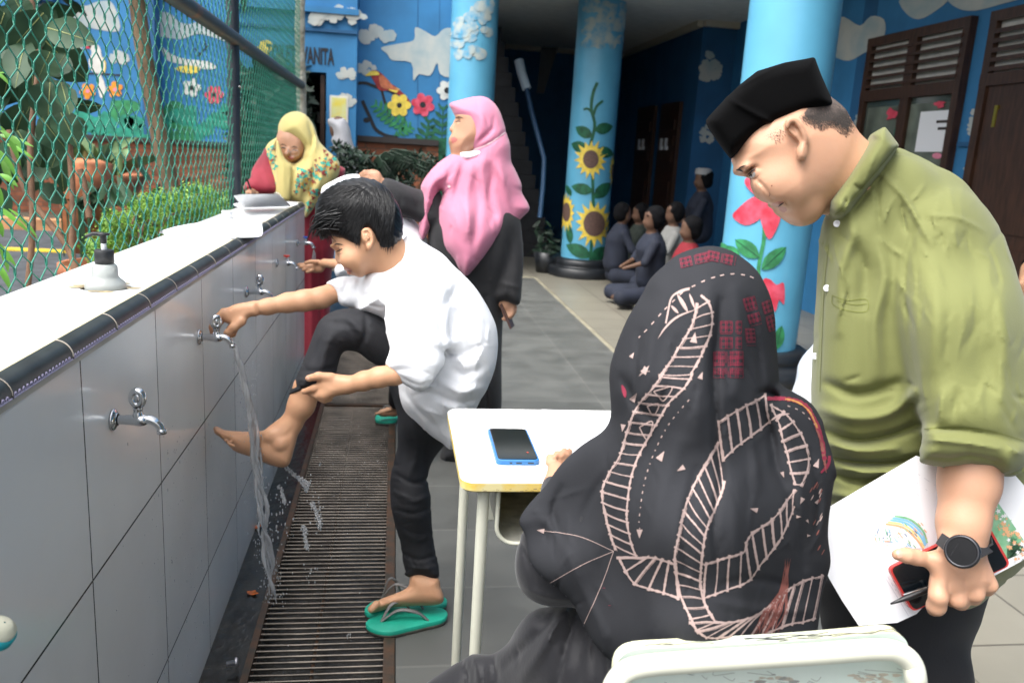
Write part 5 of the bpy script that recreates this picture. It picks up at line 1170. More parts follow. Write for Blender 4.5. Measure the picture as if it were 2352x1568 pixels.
fi.chain([(1470, 1060, 1.08), (1600, 1000, 1.08), (1760, 1040, 1.08)], [60, 80, 60], .05); fi.chain([(1600, 1000, 1.08), (1600, 1250, 1.10), (1580, 1520, 1.12)], [120, 120, 140], .04)
fi.chain([(1450, 1100, 1.10), (1290, 1290, 1.14), (1262, 1230, 1.30), (1272, 1130, 1.44)], [46, 42, 34, 24], .03); f.chain([(1268, 1160, 1.41), (1273, 1120, 1.455)], [24, 25], .01)         # arm to the table
f.chain([(1275, 1110, 1.46), (1280, 1085, 1.48)], [27, 24], .01)
for a, b, c_, r_ in (((1270, 1075, 1.48), (1262, 1050, 1.50), (1257, 1064, 1.49), 7.5), ((1282, 1070, 1.49), (1280, 1042, 1.51), (1275, 1050, 1.49), 8), ((1294, 1068, 1.50), (1296, 1036, 1.52), (1290, 1048, 1.50), 8), ((1302, 1072, 1.51), (1308, 1036, 1.53), (1304, 1046, 1.51), 7)): f.chain([a, b, c_], [r_, r_, r_ * .8], .004)
fi.chain([(1540, 1580, 1.14), (1270, 1520, 1.42), (1180, 1900, 1.9)], [70, 52, 40], .03); fi.chain([(1620, 1580, 1.14), (1460, 1560, 1.45), (1450, 1900, 2.0)], [70, 52, 40], .03)
f.chain([(1182, 1960, 1.95), (1150, 1930, 2.1)], [40, 34], .02); f.chain([(1452, 1940, 2.05), (1430, 1900, 2.18)], [40, 34], .02)
h = Fld()
LH = 1.07
head_o = [(1620, 565), (1561, 581), (1527, 606), (1492, 640), (1475, 675), (1457, 706), (1443, 738), (1435, 769), (1428, 810), (1424, 870), (1430, 930), (1500, 1000), (1640, 1020), (1760, 960), (1768, 880), (1779, 810), (1782, 762), (1779, 717), (1770, 679), (1756, 647), (1735, 616), (1700, 588), (1665, 571)]
h.outline(head_o, LH, .115, .10, .02)
body_o = [(1426, 845), (1429, 912), (1415, 960), (1381, 994), (1334, 1023), (1286, 1066), (1252, 1114), (1209, 1166), (1193, 1198), (1204, 1229), (1214, 1286), (1247, 1329), (1305, 1377), (1334, 1430), (1362, 1478), (1400, 1515), (1480, 1580), (1600, 1620), (1760, 1600), (1862, 1520), (1880, 1440), (1886, 1368), (1899, 1320), (1906, 1286), (1901, 1229), (1904, 1181), (1913, 1123), (1916, 1075), (1899, 1008), (1880, 951), (1851, 917), (1813, 905), (1764, 906), (1740, 850), (1600, 760), (1480, 780)]
h.outline(body_o, [(1600, 900, 1.07), (1600, 1200, 1.07), (1230, 1200, 1.16), (1350, 1350, 1.12), (1850, 1000, 1.10), (1860, 1400, 1.10), (1600, 1500, 1.06)], [(1600, 950, .13), (1600, 1250, .145), (1600, 1450, .13), (1220, 1200, .035), (1300, 1300, .06), (1870, 1000, .08), (1880, 1350, .07)], .12, .05, sm=3)
S = []
def fold(pl, w_, a): S.append((pl, w_, a))
fold([(1655, 690), (1648, 780), (1640, 860), (1650, 1018), (1664, 1104)], 9, -.010); fold([(1625, 660), (1618, 780), (1605, 900), (1600, 1000)], 26, .007); fold([(1690, 670), (1700, 800), (1690, 900)], 16, .006); fold([(1722, 690), (1740, 800), (1752, 880)], 9, -.006)
fold([(1520, 700), (1495, 800), (1480, 900), (1440, 1000)], 16, .006); fold([(1560, 780), (1530, 900), (1500, 1000), (1460, 1150)], 12, -.006); fold([(1470, 760), (1460, 850), (1450, 930)], 8, -.004)
fold([(1640, 1010), (1655, 1100), (1640, 1200), (1650, 1320)], 8, -.007); fold([(1560, 1020), (1510, 1150), (1490, 1300), (1500, 1440)], 24, .009); fold([(1600, 1080), (1575, 1200), (1580, 1350)], 12, -.008); fold([(1450, 1050), (1400, 1150), (1370, 1280)], 14, .006); fold([(1420, 1060), (1360, 1140), (1310, 1250)], 10, -.005)
fold([(1690, 1100), (1690, 1200), (1700, 1330), (1720, 1440)], 20, .007); fold([(1745, 930), (1770, 1000), (1782, 1070), (1800, 1110)], 11, -.013); fold([(1800, 950), (1820, 1040), (1840, 1120), (1830, 1240)], 16, .007); fold([(1800, 1110), (1830, 1200), (1850, 1300)], 10, -.007); fold([(1700, 960), (1730, 1030), (1740, 1120)], 12, .007)
fold([(1745, 905), (1765, 900), (1790, 915)], 8, -.010); fold([(1235, 1180), (1290, 1240), (1330, 1330), (1390, 1460)], 12, .005); fold([(1290, 1120), (1270, 1180), (1300, 1260)], 8, -.005); fold([(1660, 1340), (1740, 1330), (1830, 1350)], 10, -.006); fold([(1650, 1380), (1740, 1400), (1850, 1400)], 12, .006); fold([(1860, 1040), (1880, 1130), (1876, 1220)], 8, -.006); fold([(1430, 870), (1470, 940), (1500, 960)], 10, -.006)
h.strokes(S, (.8, 1.22)); h.wrinkles(body_o, 60, 1.5, 80, 4.5, .0024, 3, .5); h.noise(.0009, 22, 12, 9); h.noise(.0004, 80, 10, 10)
hj = sobj(h, 'headscarf', HIJ, la, .0032 * QV, 1)
d = Drape(hj)
def ladder(Lr, Rr, n, w_=3.7, wr=2.4, both=True, t0=0.02, t1=.98, m=0, tilt=0.0):
    a = cr(Lr, 8); b = cr(Rr, 8)
    if both: d.ribbon(Lr, w_, m, 4, jit=.9); d.ribbon(Rr, w_, m, 4, jit=.9); d.ribbon([(x + 3.5, y + 2) for x, y in Lr], 1.1, m, 4, dash=(26, 16))
    def at(c, t):
        t = min(max(t, 0), 1); sg_ = np.r_[0, np.cumsum(np.linalg.norm(np.diff(c, axis=0), axis=1))]; q = t * sg_[-1]; return np.array([np.interp(q, sg_, c[:, 0]), np.interp(q, sg_, c[:, 1])])
    for i in range(n):
        t = t0 + (t1 - t0) * i / max(1, n - 1); p = at(a, t); q = at(b, t + tilt); mid = (p + q) / 2 + np.array([random.uniform(-2, 2), random.uniform(-2, 2)])
        d.ribbon([tuple(p), tuple(mid), tuple(q)], wr * random.uniform(.7, 1.5), m, 4, jit=.5)
        if random.random() < .5: d.ribbon([tuple(p + [3, 3]), tuple(mid + [3, 3]), tuple(q + [3, 3])], 1.1, m, 4)
        e = (q - p) / (np.linalg.norm(q - p) + 1e-9); 
        for c_, s_ in ((p, -1), (q, 1)): d.ribbon([tuple(c_), tuple(c_ + e * s_ * 5)], wr * 1.6, m, 3, taper=False)
kl = K([(1160, 1010), (1215, 1090), (1205, 1160), (1180, 1240), (1130, 1330), (1085, 1400), (1030, 1490), (975, 1565)]); kr = K([(1160, 1000), (1240, 1040), (1290, 1090), (1312, 1180), (1300, 1290), (1260, 1390), (1220, 1480), (1170, 1568)])
gl_ = G([(1100, 80), (1050, 150), (990, 220), (950, 290), (920, 380), (890, 480), (840, 560), (805, 650), (820, 760), (845, 860), (870, 930)]); gr_ = G([(1240, 80), (1200, 150), (1130, 220), (1080, 300), (1020, 400), (970, 500), (940, 600), (925, 720), (925, 800), (945, 900), (970, 965)])
ladder(kl[1:] + gl_, kr[1:] + gr_, 26, 4.6, 2.6, tilt=.012)
d.ribbon(K([(1205, 1135), (1120, 1165), (1060, 1200), (1000, 1260), (955, 1325)]), 5, 0, 3, taper=True); d.ribbon(K([(1165, 1000), (1090, 1020), (1045, 1060), (1025, 1140), (1008, 1225)]), 4, 0, 3); d.ribbon(K([(1085, 1035), (1120, 1090), (1155, 1150)]), 9, 0, 3, taper=True); d.ribbon(K([(1045, 1108), (1092, 1158)]), 7, 0, 3, taper=True); d.ribbon(K([(1165, 1030), (1200, 1125)]), 6, 0, 3, taper=True); d.ribbon(K([(1060, 1040), (1095, 1020), (1170, 990)]), 7, 0, 3, taper=True)
ladder(G([(985, 968), (1040, 965), (1100, 980), (1160, 1000)]), G([(880, 960), (950, 1080), (1020, 1112), (1100, 1135), (1175, 1162)]), 6, 5, 4)
ladder(G([(1362, 410), (1310, 500), (1260, 590), (1220, 670), (1190, 760), (1170, 860), (1152, 960), (1160, 1060), (1180, 1150), (1220, 1240), (1265, 1330)]), G([(1392, 600), (1372, 670), (1330, 760), (1300, 840), (1285, 930), (1275, 1030), (1275, 1110), (1300, 1200), (1345, 1275)]), 17, 5.2, 2.8, tilt=.02)
ladder(G([(1356, 322), (1420, 280), (1480, 245), (1540, 215), (1588, 188)]), G([(1380, 500), (1440, 440), (1500, 395), (1560, 350), (1610, 310)]), 6, 4, 4)
d.ribbon(G([(1610, 310), (1650, 285), (1700, 278)]), 6, 0, 3, taper=True)
ladder(G([(1605, 235), (1680, 280), (1730, 340), (1770, 410), (1790, 490), (1782, 560), (1752, 625)]), G([(1615, 250), (1652, 330), (1668, 400), (1690, 470), (1705, 540), (1730, 620)]), 8, 3.6, 4)
ladder(G([(1730, 640), (1690, 690), (1640, 760), (1590, 805), (1520, 850), (1490, 900), (1480, 940), (1400, 965), (1290, 1000)]), G([(1725, 720), (1700, 780), (1660, 870), (1610, 940), (1560, 1000), (1500, 1080), (1400, 1120), (1290, 1160)]), 11, 4.4, 4, tilt=.03)
ladder(G([(1345, 1275), (1420, 1275), (1520, 1250), (1600, 1200), (1680, 1130), (1760, 1080), (1865, 1052)]), G([(1220, 1270), (1300, 1345), (1420, 1345), (1560, 1335), (1700, 1285), (1760, 1275), (1825, 1255)]), 13, 4, 3.4)
for e in ((510, 835), (540, 1095), (715, 1290)):
    a_ = (860, 935); m_ = ((a_[0] + e[0]) / 2 + 15, (a_[1] + e[1]) / 2 - 18); d.ribbon(G([a_, m_, e]), 1.3, 0, 4)
def tri(p, s_, r_, k='G', m=0):
    c = np.array(Zc(k, [p])[0]); d.patch(c, [c + s_ * np.array([math.cos(r_ + q), math.sin(r_ + q)]) * e for q, e in ((0, 1.2), (2.3, .8), (-2.3, .8))], m, 2)
for p, s_, r_ in (((1010, 72), 13, -.9), ((1275, 100), 10, -1.2), ((955, 205), 13, -1), ((1085, 485), 14, -1), ((1185, 538), 11, 2.6), ((985, 845), 12, 1.6), ((515, 838), 10, 3.3), ((542, 1090), 10, 2.6), ((1535, 738), 10, 3.4), ((1668, 565), 8, 1.2), ((905, 340), 10, 1.7), ((1790, 860), 5, 0), ((1785, 790), 5, 1), ((1740, 770), 6, 0), ((1830, 520), 12, -1.2), ((1760, 690), 9, 2), ((1830, 700), 7, -1)): tri(p, s_, r_)
for p, s_, r_ in (((870, 1540), 15, 2.4), ((1195, 1330), 14, -1.4), ((785, 1440), 8, -1)): tri(p, s_, r_, 'K')
for pl in (K([(1180, 985), (1300, 930), (1430, 900), (1550, 912), (1615, 945)]), K([(1120, 1020), (1000, 1135), (900, 1250), (830, 1320)])): d.ribbon(pl, 2.6, 0, 3, dash=(12, 11))
d.ribbon(G([(1220, 210), (1110, 350), (1020, 560), (985, 760), (985, 830)]), 2.2, 0, 3, dash=(8, 9)); d.ribbon(G([(1690, 240), (1760, 270), (1820, 330)]), 2, 0, 3, dash=(8, 10))
for a_ in ([(1050, 170), (1140, 150), (1100, 215), (1070, 190)], [(1020, 240), (1075, 230), (1050, 285)], [(985, 340), (1045, 315), (1020, 400), (985, 345)]): d.ribbon(G(a_ + [a_[0]]), 2.4, 0, 3)
def grid(k, c, ax_, ay_, nx, ny):
    c, ax_, ay_ = (np.array(v, float) for v in (c, ax_, ay_))
    for i in range(nx + 1):
        for e in (0, .28): u_ = min((i + e) / nx, 1); d.ribbon(Zc(k, [tuple(c + ax_ * u_), tuple(c + ax_ * u_ + ay_)]), 1.1, 1, 5, dash=(30, 3))
    for j in range(ny + 1):
        for e in (0, .28): u_ = min((j + e) / ny, 1); d.ribbon(Zc(k, [tuple(c + ay_ * u_), tuple(c + ay_ * u_ + ax_)]), 1.1, 1, 5, dash=(30, 3))
grid('K', (1368, 1210), (138, 0), (0, 180), 4, 5); grid('K', (1320, 1412), (195, -2), (0, 150), 5, 4); grid('G', (1335, 0), (142, 0), (0, 105), 4, 3); grid('K', (1515, 1065), (75, -20), (50, 180), 3, 5); grid('K', (1640, 1090), (50, -20), (50, 190), 2, 6); grid('K', (1530, 1260), (60, 0), (10, 110), 2, 4); grid('K', (1100, 800), (190, -45), (12, 60), 6, 2); grid('K', (1290, 745), (180, 40), (-10, 60), 6, 2)
for i in range(9): d.ribbon(G([(740 + 3 * i, 985 + 42 * i), (860, 985 + 42 * i)]), .8, 1, 6, dash=(5, 6))
for i in range(26):
    r = random.Random(i); x = 1640 + r.gauss(0, 26); d.ribbon(G([(1690 + r.gauss(0, 6), 960 + 60 * r.random()), (1665 + r.gauss(0, 14), 1130), (x - 30 + r.gauss(0, 14), 1230), (x - 60 + r.gauss(0, 20), 1335)][r.randint(0, 1):]), r.uniform(1.5, 4.5), 2, 4, taper=True)
d.ribbon(G([(1592, 206), (1690, 208), (1770, 235), (1815, 300), (1850, 390), (1868, 500)]), 9, 1, 4, jit=.6); d.ribbon(G([(1640, 208), (1720, 216), (1790, 262), (1835, 350)]), 3.5, 3, 4, jit=1)
d.ribbon(G([(1820, 330), (1852, 420), (1875, 560)]), 7, 2, 4, jit=.8, taper=True); d.ribbon(G([(900, 140), (910, 170), (915, 200)]), 9, 1, 4, taper=True); d.ribbon(G([(740, 402), (765, 392)]), 6, 1, 4); d.ribbon(G([(1890, 480), (1885, 520), (1850, 560)]), 7, 1, 4, jit=1)
for i in range(16): r = random.Random(i + 70); x, y = 1845 + r.gauss(0, 18), 600 + 330 * r.random(); d.ribbon(G([(x, y), (x - 14, y + 26)]), r.uniform(1.5, 3.5), 2 if i % 3 else 0, 4, taper=True)
# stitched hem along the free edge
d.ribbon([(1204, 1222), (1216, 1284), (1249, 1325), (1306, 1372), (1336, 1425), (1364, 1472), (1392, 1500)], 1.6, 4, 4, dash=(5, 4))
d.join(hj, [PR_P, PR_R, PR_B, PR_Y, mat('hem_thread', (.06, .06, .07), .8)])
# sleeve, dress
s1 = Fld()
s1.outline([(1204, 1215), (1188, 1260), (1182, 1305), (1194, 1350), (1222, 1378), (1262, 1392), (1330, 1398), (1420, 1440), (1480, 1300), (1420, 1150), (1280, 1160)], [(1230, 1280, 1.22), (1400, 1200, 1.12)], .045, .05, .02)
s1.chain([(1240, 1270, 1.24), (1262, 1190, 1.34), (1272, 1120, 1.45)], [44, 36, 30], .02)
s1.strokes([([(1195, 1240), (1215, 1290), (1230, 1350)], 6, -.004), ([(1210, 1350), (1260, 1370), (1310, 1375)], 6, .004)]); s1.noise(.001, 30, 12, 3)
sobj(s1, 'sleeve', SATIN, la, .004, 1)
s2 = Fld()
s2.outline([(1330, 1380), (1262, 1388), (1215, 1405), (1185, 1440), (1165, 1475), (1130, 1500), (1085, 1502), (1050, 1520), (1000, 1552), (955, 1590), (915, 1660), (900, 1800), (1500, 1900), (1640, 1700), (1560, 1450)], [(1300, 1420, 1.28), (1000, 1600, 1.42), (1500, 1500, 1.2)], .10, .13, .06)
s2.chain([(1150, 1750, 1.55), (1180, 1960, 1.9)], [150, 140], .05); s2.chain([(1400, 1750, 1.6), (1440, 1960, 2.0)], [150, 140], .05)
s2.chain([(1600, 1450, 1.12), (1600, 1700, 1.1)], [150, 190], .05)
s2.strokes([([(1310, 1390), (1280, 1430), (1240, 1500), (1190, 1568)], 12, .010), ([(1330, 1400), (1310, 1450), (1290, 1520), (1270, 1600)], 7, -.009), ([(1360, 1440), (1350, 1500), (1350, 1600)], 9, .008), ([(1270, 1420), (1220, 1470), (1150, 1540)], 9, -.007), ([(1090, 1510), (1100, 1550), (1095, 1600)], 7, .008), ([(1060, 1520), (1075, 1560), (1070, 1620)], 5, -.007), ([(1130, 1510), (1140, 1560), (1130, 1640)], 7, -.006), ([(1385, 1480), (1390, 1540), (1400, 1600)], 6, -.008)], (1.0, 1.6)); s2.wrinkles([(1262, 1388), (1165, 1475), (960, 1590), (900, 1700), (1500, 1700), (1480, 1400)], 60, lambda x, y: 2.1, 60, 5, .003, 4, .4); s2.noise(.0015, 18, 12, 4)
sobj(s2, 'dress', SATIN, la, .0055, 1)
f.inner(fi, [h, s1, s2], .008)
sobj(f, 'body', SK_W, la, .004 * QV, 1)
# ---------------------------------------------------------------- boy washing his foot
B = lambda L: Zc('B', L); Fz = lambda L: Zc('F', L); J = lambda L: Zc('J', L)
WHITE = mat('white_cotton', (.80, .81, .84), .85, bump=.2, bscale=300, bdist=.001, sheen=.1, sss=.0)
DENIM = mat('faded_black_cotton', (.010, .0105, .013), .8, col2=(.020, .021, .026), vscale=7, bump=.35, bscale=260, bdist=.001)
HAIR = mat('black_hair', (.006, .006, .007), .36, spec=.4, bump=.4, bscale=160, bdist=.002, stretch=(1, 1, .25))
TEAL = mat('teal_rubber', (.01, .34, .23), .55, var=.12, vscale=18, bump=.3, bscale=150); GREYR = mat('grey_rubber', (.16, .155, .15), .6, var=.2, vscale=30); SOLE = mat('dirty_sole', (.20, .18, .15), .8, var=.3, vscale=20)
boy = thing('person', P(940, 1400, 2, 0), 'boy in a white shirt holding up his bare foot under the tap water', 'person')
BD = 2.08
f = Fld()
Qz = lambda L: Zc('Q', L)
f.outline(Qz([(230, 190), (172, 420), (180, 500), (192, 580), (207, 628), (230, 668), (252, 702), (270, 745), (290, 775), (312, 796), (326, 816), (346, 840), (390, 863), (430, 870), (475, 845), (530, 790), (600, 700), (690, 590), (705, 450), (670, 310), (560, 170), (400, 135)]), BD, .072, .082, .01)
f.chain(Qz([(232, 672, BD + .010), (238, 712, BD + .008), (253, 744, BD + .006)]), [3.5, 4.8, 6.6], .006); f.ell(Qz([(280, 752, BD - .008)])[0], (.009, .007, .008), .006); f.ell(Qz([(272, 768, BD - .010)])[0], (.004, .0025, .004), .003, '-')
f.ell(Qz([(212, 618, BD - .02)])[0], (.010, .006, .022), .010); f.ell(Qz([(248, 662, BD - .030)])[0], (.011, .006, .008), .007, '-'); f.ell(Qz([(316, 800, BD - .004)])[0], (.009, .005, .018), .005); f.ell(Qz([(342, 834, BD - .004)])[0], (.009, .0055, .016), .005)
f.chain(Qz([(318, 818, BD - .01), (350, 818, BD - .035)]), [1.5, 1.2], .003, '-'); f.ell(Qz([(350, 720, BD - .04)])[0], (.028, .026, .026), .02)
f.outline(Qz([(430, 500), (450, 472), (488, 468), (524, 508), (537, 570), (522, 622), (492, 656), (472, 642), (464, 595), (440, 570)]), BD - .078, .012, .008, .007); f.outline(Qz([(446, 510), (468, 488), (498, 500), (514, 560), (500, 605), (480, 600), (470, 560)]), BD - .095, .012, .006, .004, '-')
f.chain(Qz([(470, 520, BD - .086), (490, 560, BD - .088)]), [2, 2], .003)
f.chain(B([(1180, 1080, BD), (1270, 1180, BD + .01), (1350, 1290, BD + .02)]), [52, 42, 46], .03)
fi = Fld(); fi.chain([(950, 610, BD + .04), (1000, 760, 2.16), (1010, 880, 2.2)], [60, 66, 62], .03)
fi.chain([(920, 620, 2.12), (860, 640, 2.16), (795, 668, 2.17)], [26, 22, 20], .02)
f.chain([(795, 668, 2.17), (768, 671, 2.17), (738, 684, 2.155), (700, 690, 2.14), (662, 695, 2.13), (615, 704, 2.115), (585, 708, 2.11)], [20, 20.5, 23, 23, 21, 17, 15], .015)     # far arm
hd = 2.10
f.outline(Fz([(390, 170), (330, 168), (250, 182), (180, 215), (150, 240), (165, 290), (215, 318), (260, 330), (310, 300), (350, 265), (400, 255)]), hd, .017, .016, .010)
f.chain(Fz([(175, 232, hd - .004), (120, 285, hd - .010), (100, 335, hd - .008), (102, 378, hd - .002)]), [9.5, 8.5, 8, 7], .006)
f.chain(Fz([(195, 250, hd + .008), (145, 300, hd + .012), (125, 345, hd + .014), (128, 372, hd + .012)]), [9, 8, 7.5, 6.5], .004)
f.chain(Fz([(290, 295, hd - .010), (240, 335, hd - .016), (205, 370, hd - .015), (188, 388, hd - .012)]), [11.5, 10, 9, 7], .006)
f.chain(Fz([(250, 290, hd + .020), (215, 345, hd + .028), (225, 385, hd + .024)]), [8.5, 7.5, 6.5], .005); f.chain(Fz([(265, 290, hd + .030), (245, 350, hd + .034), (238, 385, hd + .028)]), [8, 7, 6], .005)
# near arm + hand
nd = 1.99
fi.chain([(985, 650, 2.06), (985, 780, 1.98), (905, 858, 1.96)] , [30, 27, 23], .02)
f.chain(Fz([(1340, 640, 1.962), (1310, 645, 1.96), (1200, 665, 1.965), (1100, 690, 1.98), (1000, 715, nd), (950, 718, nd)]), [20, 23, 22, 20.5, 17.5, 17], .015)
f.outline(Fz([(990, 665), (900, 640), (830, 640), (790, 690), (800, 740), (790, 790), (830, 822), (900, 795), (970, 770), (1000, 740)]), nd, .017, .017, .011)
f.chain(Fz([(880, 665, nd - .008), (800, 658, nd - .014), (735, 672, nd - .006)]), [10.5, 9.5, 8], .006); f.chain(Fz([(830, 720, nd - .004), (770, 738, nd + .002), (705, 760, nd + .014)]), [9.5, 8.5, 7], .005)
f.chain(Fz([(830, 760, nd - .002), (805, 785, nd + .006), (745, 770, nd + .024)]), [9.5, 9, 8], .005); f.chain(Fz([(850, 790, nd), (838, 812, nd + .006), (800, 800, nd + .024)]), [9, 8.5, 7.5], .005); f.chain(Fz([(880, 780, nd + .004), (868, 806, nd + .010), (840, 800, nd + .024)]), [8, 7.5, 7], .005)
f.ell(Fz([(722, 672, nd - .012)])[0], (.004, .003, .003), .003)
# legs
fi.chain([(990, 900, 2.2), (880, 800, 2.14), (800, 745, 2.12), (740, 870, 2.14), (695, 900, 2.15)], [50, 40, 34, 34, 36], .02)
f.chain([(706, 890, 2.14), (692, 930, 2.145), (668, 975, 2.15), (650, 1000, 2.15), (638, 1025, 2.15)], [33, 29, 23, 21, 23], .015)
f.outline(Fz([(480, 985), (430, 1018), (330, 1024), (220, 1018), (150, 1008), (118, 996), (108, 1012), (112, 1035), (150, 1062), (190, 1100), (240, 1150), (300, 1175), (380, 1200), (460, 1238), (540, 1260), (590, 1255), (615, 1225), (632, 1160), (640, 1060), (560, 960)]), 2.15, .031, .030, .024)
for i, (x, y, a) in enumerate(((122, 1005, 6.5), (150, 1030, 5), (168, 1055, 4.8), (185, 1078, 4.6), (203, 1098, 4.6))): f.chain(Fz([(x + 34, y + 18, 2.15 - .014 * (i - 1)), (x, y, 2.15 - .016 * (i - 1))]), [a, a * .95], .004)
f.strokes([(Fz([(128, 1022), (170, 1034), (215, 1050)]), 2.2, -.003), (Fz([(152, 1046), (190, 1060), (225, 1074)]), 2, -.0025), (Fz([(170, 1070), (205, 1084), (240, 1094)]), 2, -.0025), (Fz([(190, 1092), (222, 1102), (255, 1110)]), 2, -.0022), (Fz([(230, 1035), (330, 1050), (430, 1060)]), 4, .0012), (Fz([(560, 1060), (600, 1040), (625, 1000)]), 5, -.002)], (2.0, 2.3)); f.strokes([(Fz([(905, 660), (880, 672), (860, 690)]), 3, -.001), (Fz([(850, 730), (880, 745), (920, 750)]), 4, .001)], (1.9, 2.03)); f.ell(Fz([(545, 1105, 2.118)])[0], (.014, .014, .010), .012); f.ell(Fz([(480, 1045, 2.12)])[0], (.02, .016, .012), .015)
fi.chain([(1000, 930, 2.24), (950, 1080, 2.30), (960, 1230, 2.35), (968, 1320, 2.375)], [44, 34, 30, 24], .02); f.chain([(966, 1300, 2.37), (972, 1335, 2.38)], [24, 24], .02)
fp = P(955, 1400, 2, .03); fdpt = pix(fp)[2]
f.outline(J([(1365, 900), (1340, 950), (1290, 985), (1200, 1020), (1140, 1050), (1090, 1080), (1084, 1104), (1105, 1122), (1150, 1115), (1230, 1090), (1330, 1082), (1430, 1078), (1500, 1075), (1548, 1060), (1556, 1020), (1535, 960), (1515, 900)]), fdpt - .01, .034, .034, .022)
f.chain(J([(1130, 1070, fdpt - .035), (1100, 1100, fdpt - .04)]), [9, 9], .004)
for i in range(4): f.chain(J([(1150 + 10 * i, 1060 - 6 * i, fdpt - .018 + .014 * i), (1112 + 12 * i, 1085 - 9 * i, fdpt - .018 + .014 * i)]), [6, 5.5], .004)
def ixb(px, py, d): 
    i = np.zeros(len(px), int); a = (np.abs(px - 800) < 60) & (py < 640) & (py > 600); i[a & inpoly(B([(968, 1250), (990, 1245), (1020, 1262), (1012, 1290), (995, 1284), (978, 1266)]), px, py)] = 1; return i
# hair: cap volume plus many tapered locks
hr_ = Fld()
hr_.outline(Qz([(225, 180), (165, 420), (175, 520), (240, 700), (500, 800), (700, 620), (720, 450), (690, 300), (570, 150), (400, 115)]), BD, .0785, .086, .01)
hr_.outline(Qz([(150, 200), (300, 100), (450, 85), (650, 180), (760, 400), (715, 560), (690, 590), (640, 616), (592, 608), (576, 560), (548, 516), (512, 470), (470, 456), (432, 474), (416, 520), (404, 560), (398, 598), (372, 585), (300, 545), (240, 518), (190, 478), (160, 430), (120, 350)]), BD, .30, .004, .004, '&')
hr_.outline(Qz([(62, 340), (78, 262), (112, 206), (180, 170), (260, 140), (340, 116), (420, 105), (500, 118), (570, 158), (640, 230), (690, 322), (718, 430), (712, 515), (688, 560), (640, 585), (600, 560), (560, 500), (510, 455), (460, 440), (420, 460), (395, 530), (340, 530), (280, 510), (220, 480), (180, 440), (150, 500), (118, 560), (98, 550), (74, 500), (64, 430)]), BD + .002, .086, .094, .055)
def hn(Q):
    x, y, z = Q[..., 0], Q[..., 1], Q[..., 2]; q = x * .75 + y * .65; return .0009 * np.sin(q * 330 + 3 * np.sin(y * 50)) + .0006 * np.sin(q * 700 + 4 * np.sin(z * 70) + y * 60)
hr_.disp(hn)
hair = sobj(hr_, 'hair', HAIR, boy, .0028 * QV, 1)
dh = Drape(hair); mb = MB(); r = random.Random(2)
crown = np.array(Qz([(470, 140)])[0])
for i in range(1500):
    x, y = B([(r.uniform(850, 1300), r.uniform(700, 1060))])[0]; h = dh.hit(x, y, .0005)
    if h is None: continue
    dv = np.array([x, y]) - crown; L = np.linalg.norm(dv) + 1; dv /= L; dirx = dv * .75 + np.array([-.55, .45]); dirx /= np.linalg.norm(dirx); ln = r.uniform(22, 50); pts = []
    for k in range(5):
        t = k / 4; p = dh.hit(x + dirx[0] * ln * t, y + dirx[1] * ln * t + 4 * t * t, .0004 + .0016 * math.sin(math.pi * t))
        if p is None: break
        pts.append(p)
    if len(pts) > 3: mb.tube(pts, np.interp(range(len(pts)), [0, len(pts) / 2, len(pts) - 1], [.0004, .0009, .0002]), 0, 4, False)
for i in range(150):     # fringe locks
    sx, sy = B([(r.uniform(840, 960), r.uniform(860, 1000))])[0]; h = dh.hit(sx, sy, 0)
    if h is None: continue
    e = B([(r.uniform(720, 860), r.uniform(960, 1080))])[0] if i < 105 else B([(r.uniform(860, 930), r.uniform(1010, 1090))])[0]
    e = U(e[0], e[1], BD - .03 + r.uniform(-.03, .05)); m_ = (h + e) / 2 + np.array([-.010, -.008, .004 + .010 * r.random()]); s_ = cr([h, m_, e], 4); mb.tube(s_, np.interp(range(len(s_)), [0, 3, len(s_) - 1], [.0022, .0018, .0002]), 0, 5, False)
for i in range(60):
    sx, sy = B([(r.uniform(1040, 1075), r.uniform(1000, 1080))])[0] if i < 25 else B([(r.uniform(1200, 1300), r.uniform(1030, 1090))])[0]; h = dh.hit(sx, sy, 0)
    if h is None: continue
    e = h + np.array([r.uniform(-.004, .006), -.004, -r.uniform(.012, .028)]); mb.tube([h, (h + e) / 2 + np.array([0, -.002, 0]), e], [.0010, .0008, .0002], 0, 4, False)
mb.build('locks', HAIR, hair)
# shirt
g = Fld()
g.outline([(926, 560), (938, 538), (975, 560), (1026, 598), (1075, 640), (1108, 684), (1134, 732), (1143, 774), (1140, 830), (1125, 878), (1098, 930), (1080, 960), (1058, 1003), (1037, 1034), (1015, 1018), (992, 1003), (954, 970), (930, 942), (918, 913), (914, 885), (900, 815), (888, 775), (884, 738), (855, 724), (824, 714), (825, 690), (832, 655), (842, 628), (875, 605), (905, 580)], [(960, 600, 2.13), (1000, 780, 2.17), (1030, 1000, 2.16)], [(950, 620, .10), (1000, 780, .125), (1020, 900, .12), (1030, 1010, .06)], .055, .02)
g.outline([(930, 620), (975, 610), (1020, 650), (1032, 740), (1026, 820), (1000, 868), (968, 899), (930, 884), (902, 864), (884, 840), (893, 800), (885, 740), (890, 680)], [(970, 640, 2.06), (960, 760, 1.985), (920, 860, 1.965)], .05, .045, .03)
g.outline([(842, 640), (797, 634), (768, 640), (747, 651), (757, 658), (768, 675), (780, 698), (797, 706), (818, 706), (835, 700), (860, 700), (880, 660)], 2.17, .042, .03, .02)
g.chain(Fz([(1215, 662, 1.963), (1300, 646, 1.96)]), [25, 22], .004, '-'); g.chain([(745, 678, 2.155), (775, 670, 2.17)], [22, 19], .004, '-')
g.chain([(884, 650, 2.10), (938, 608, 2.12), (985, 620, 2.13)], [34, 44, 40], .03)
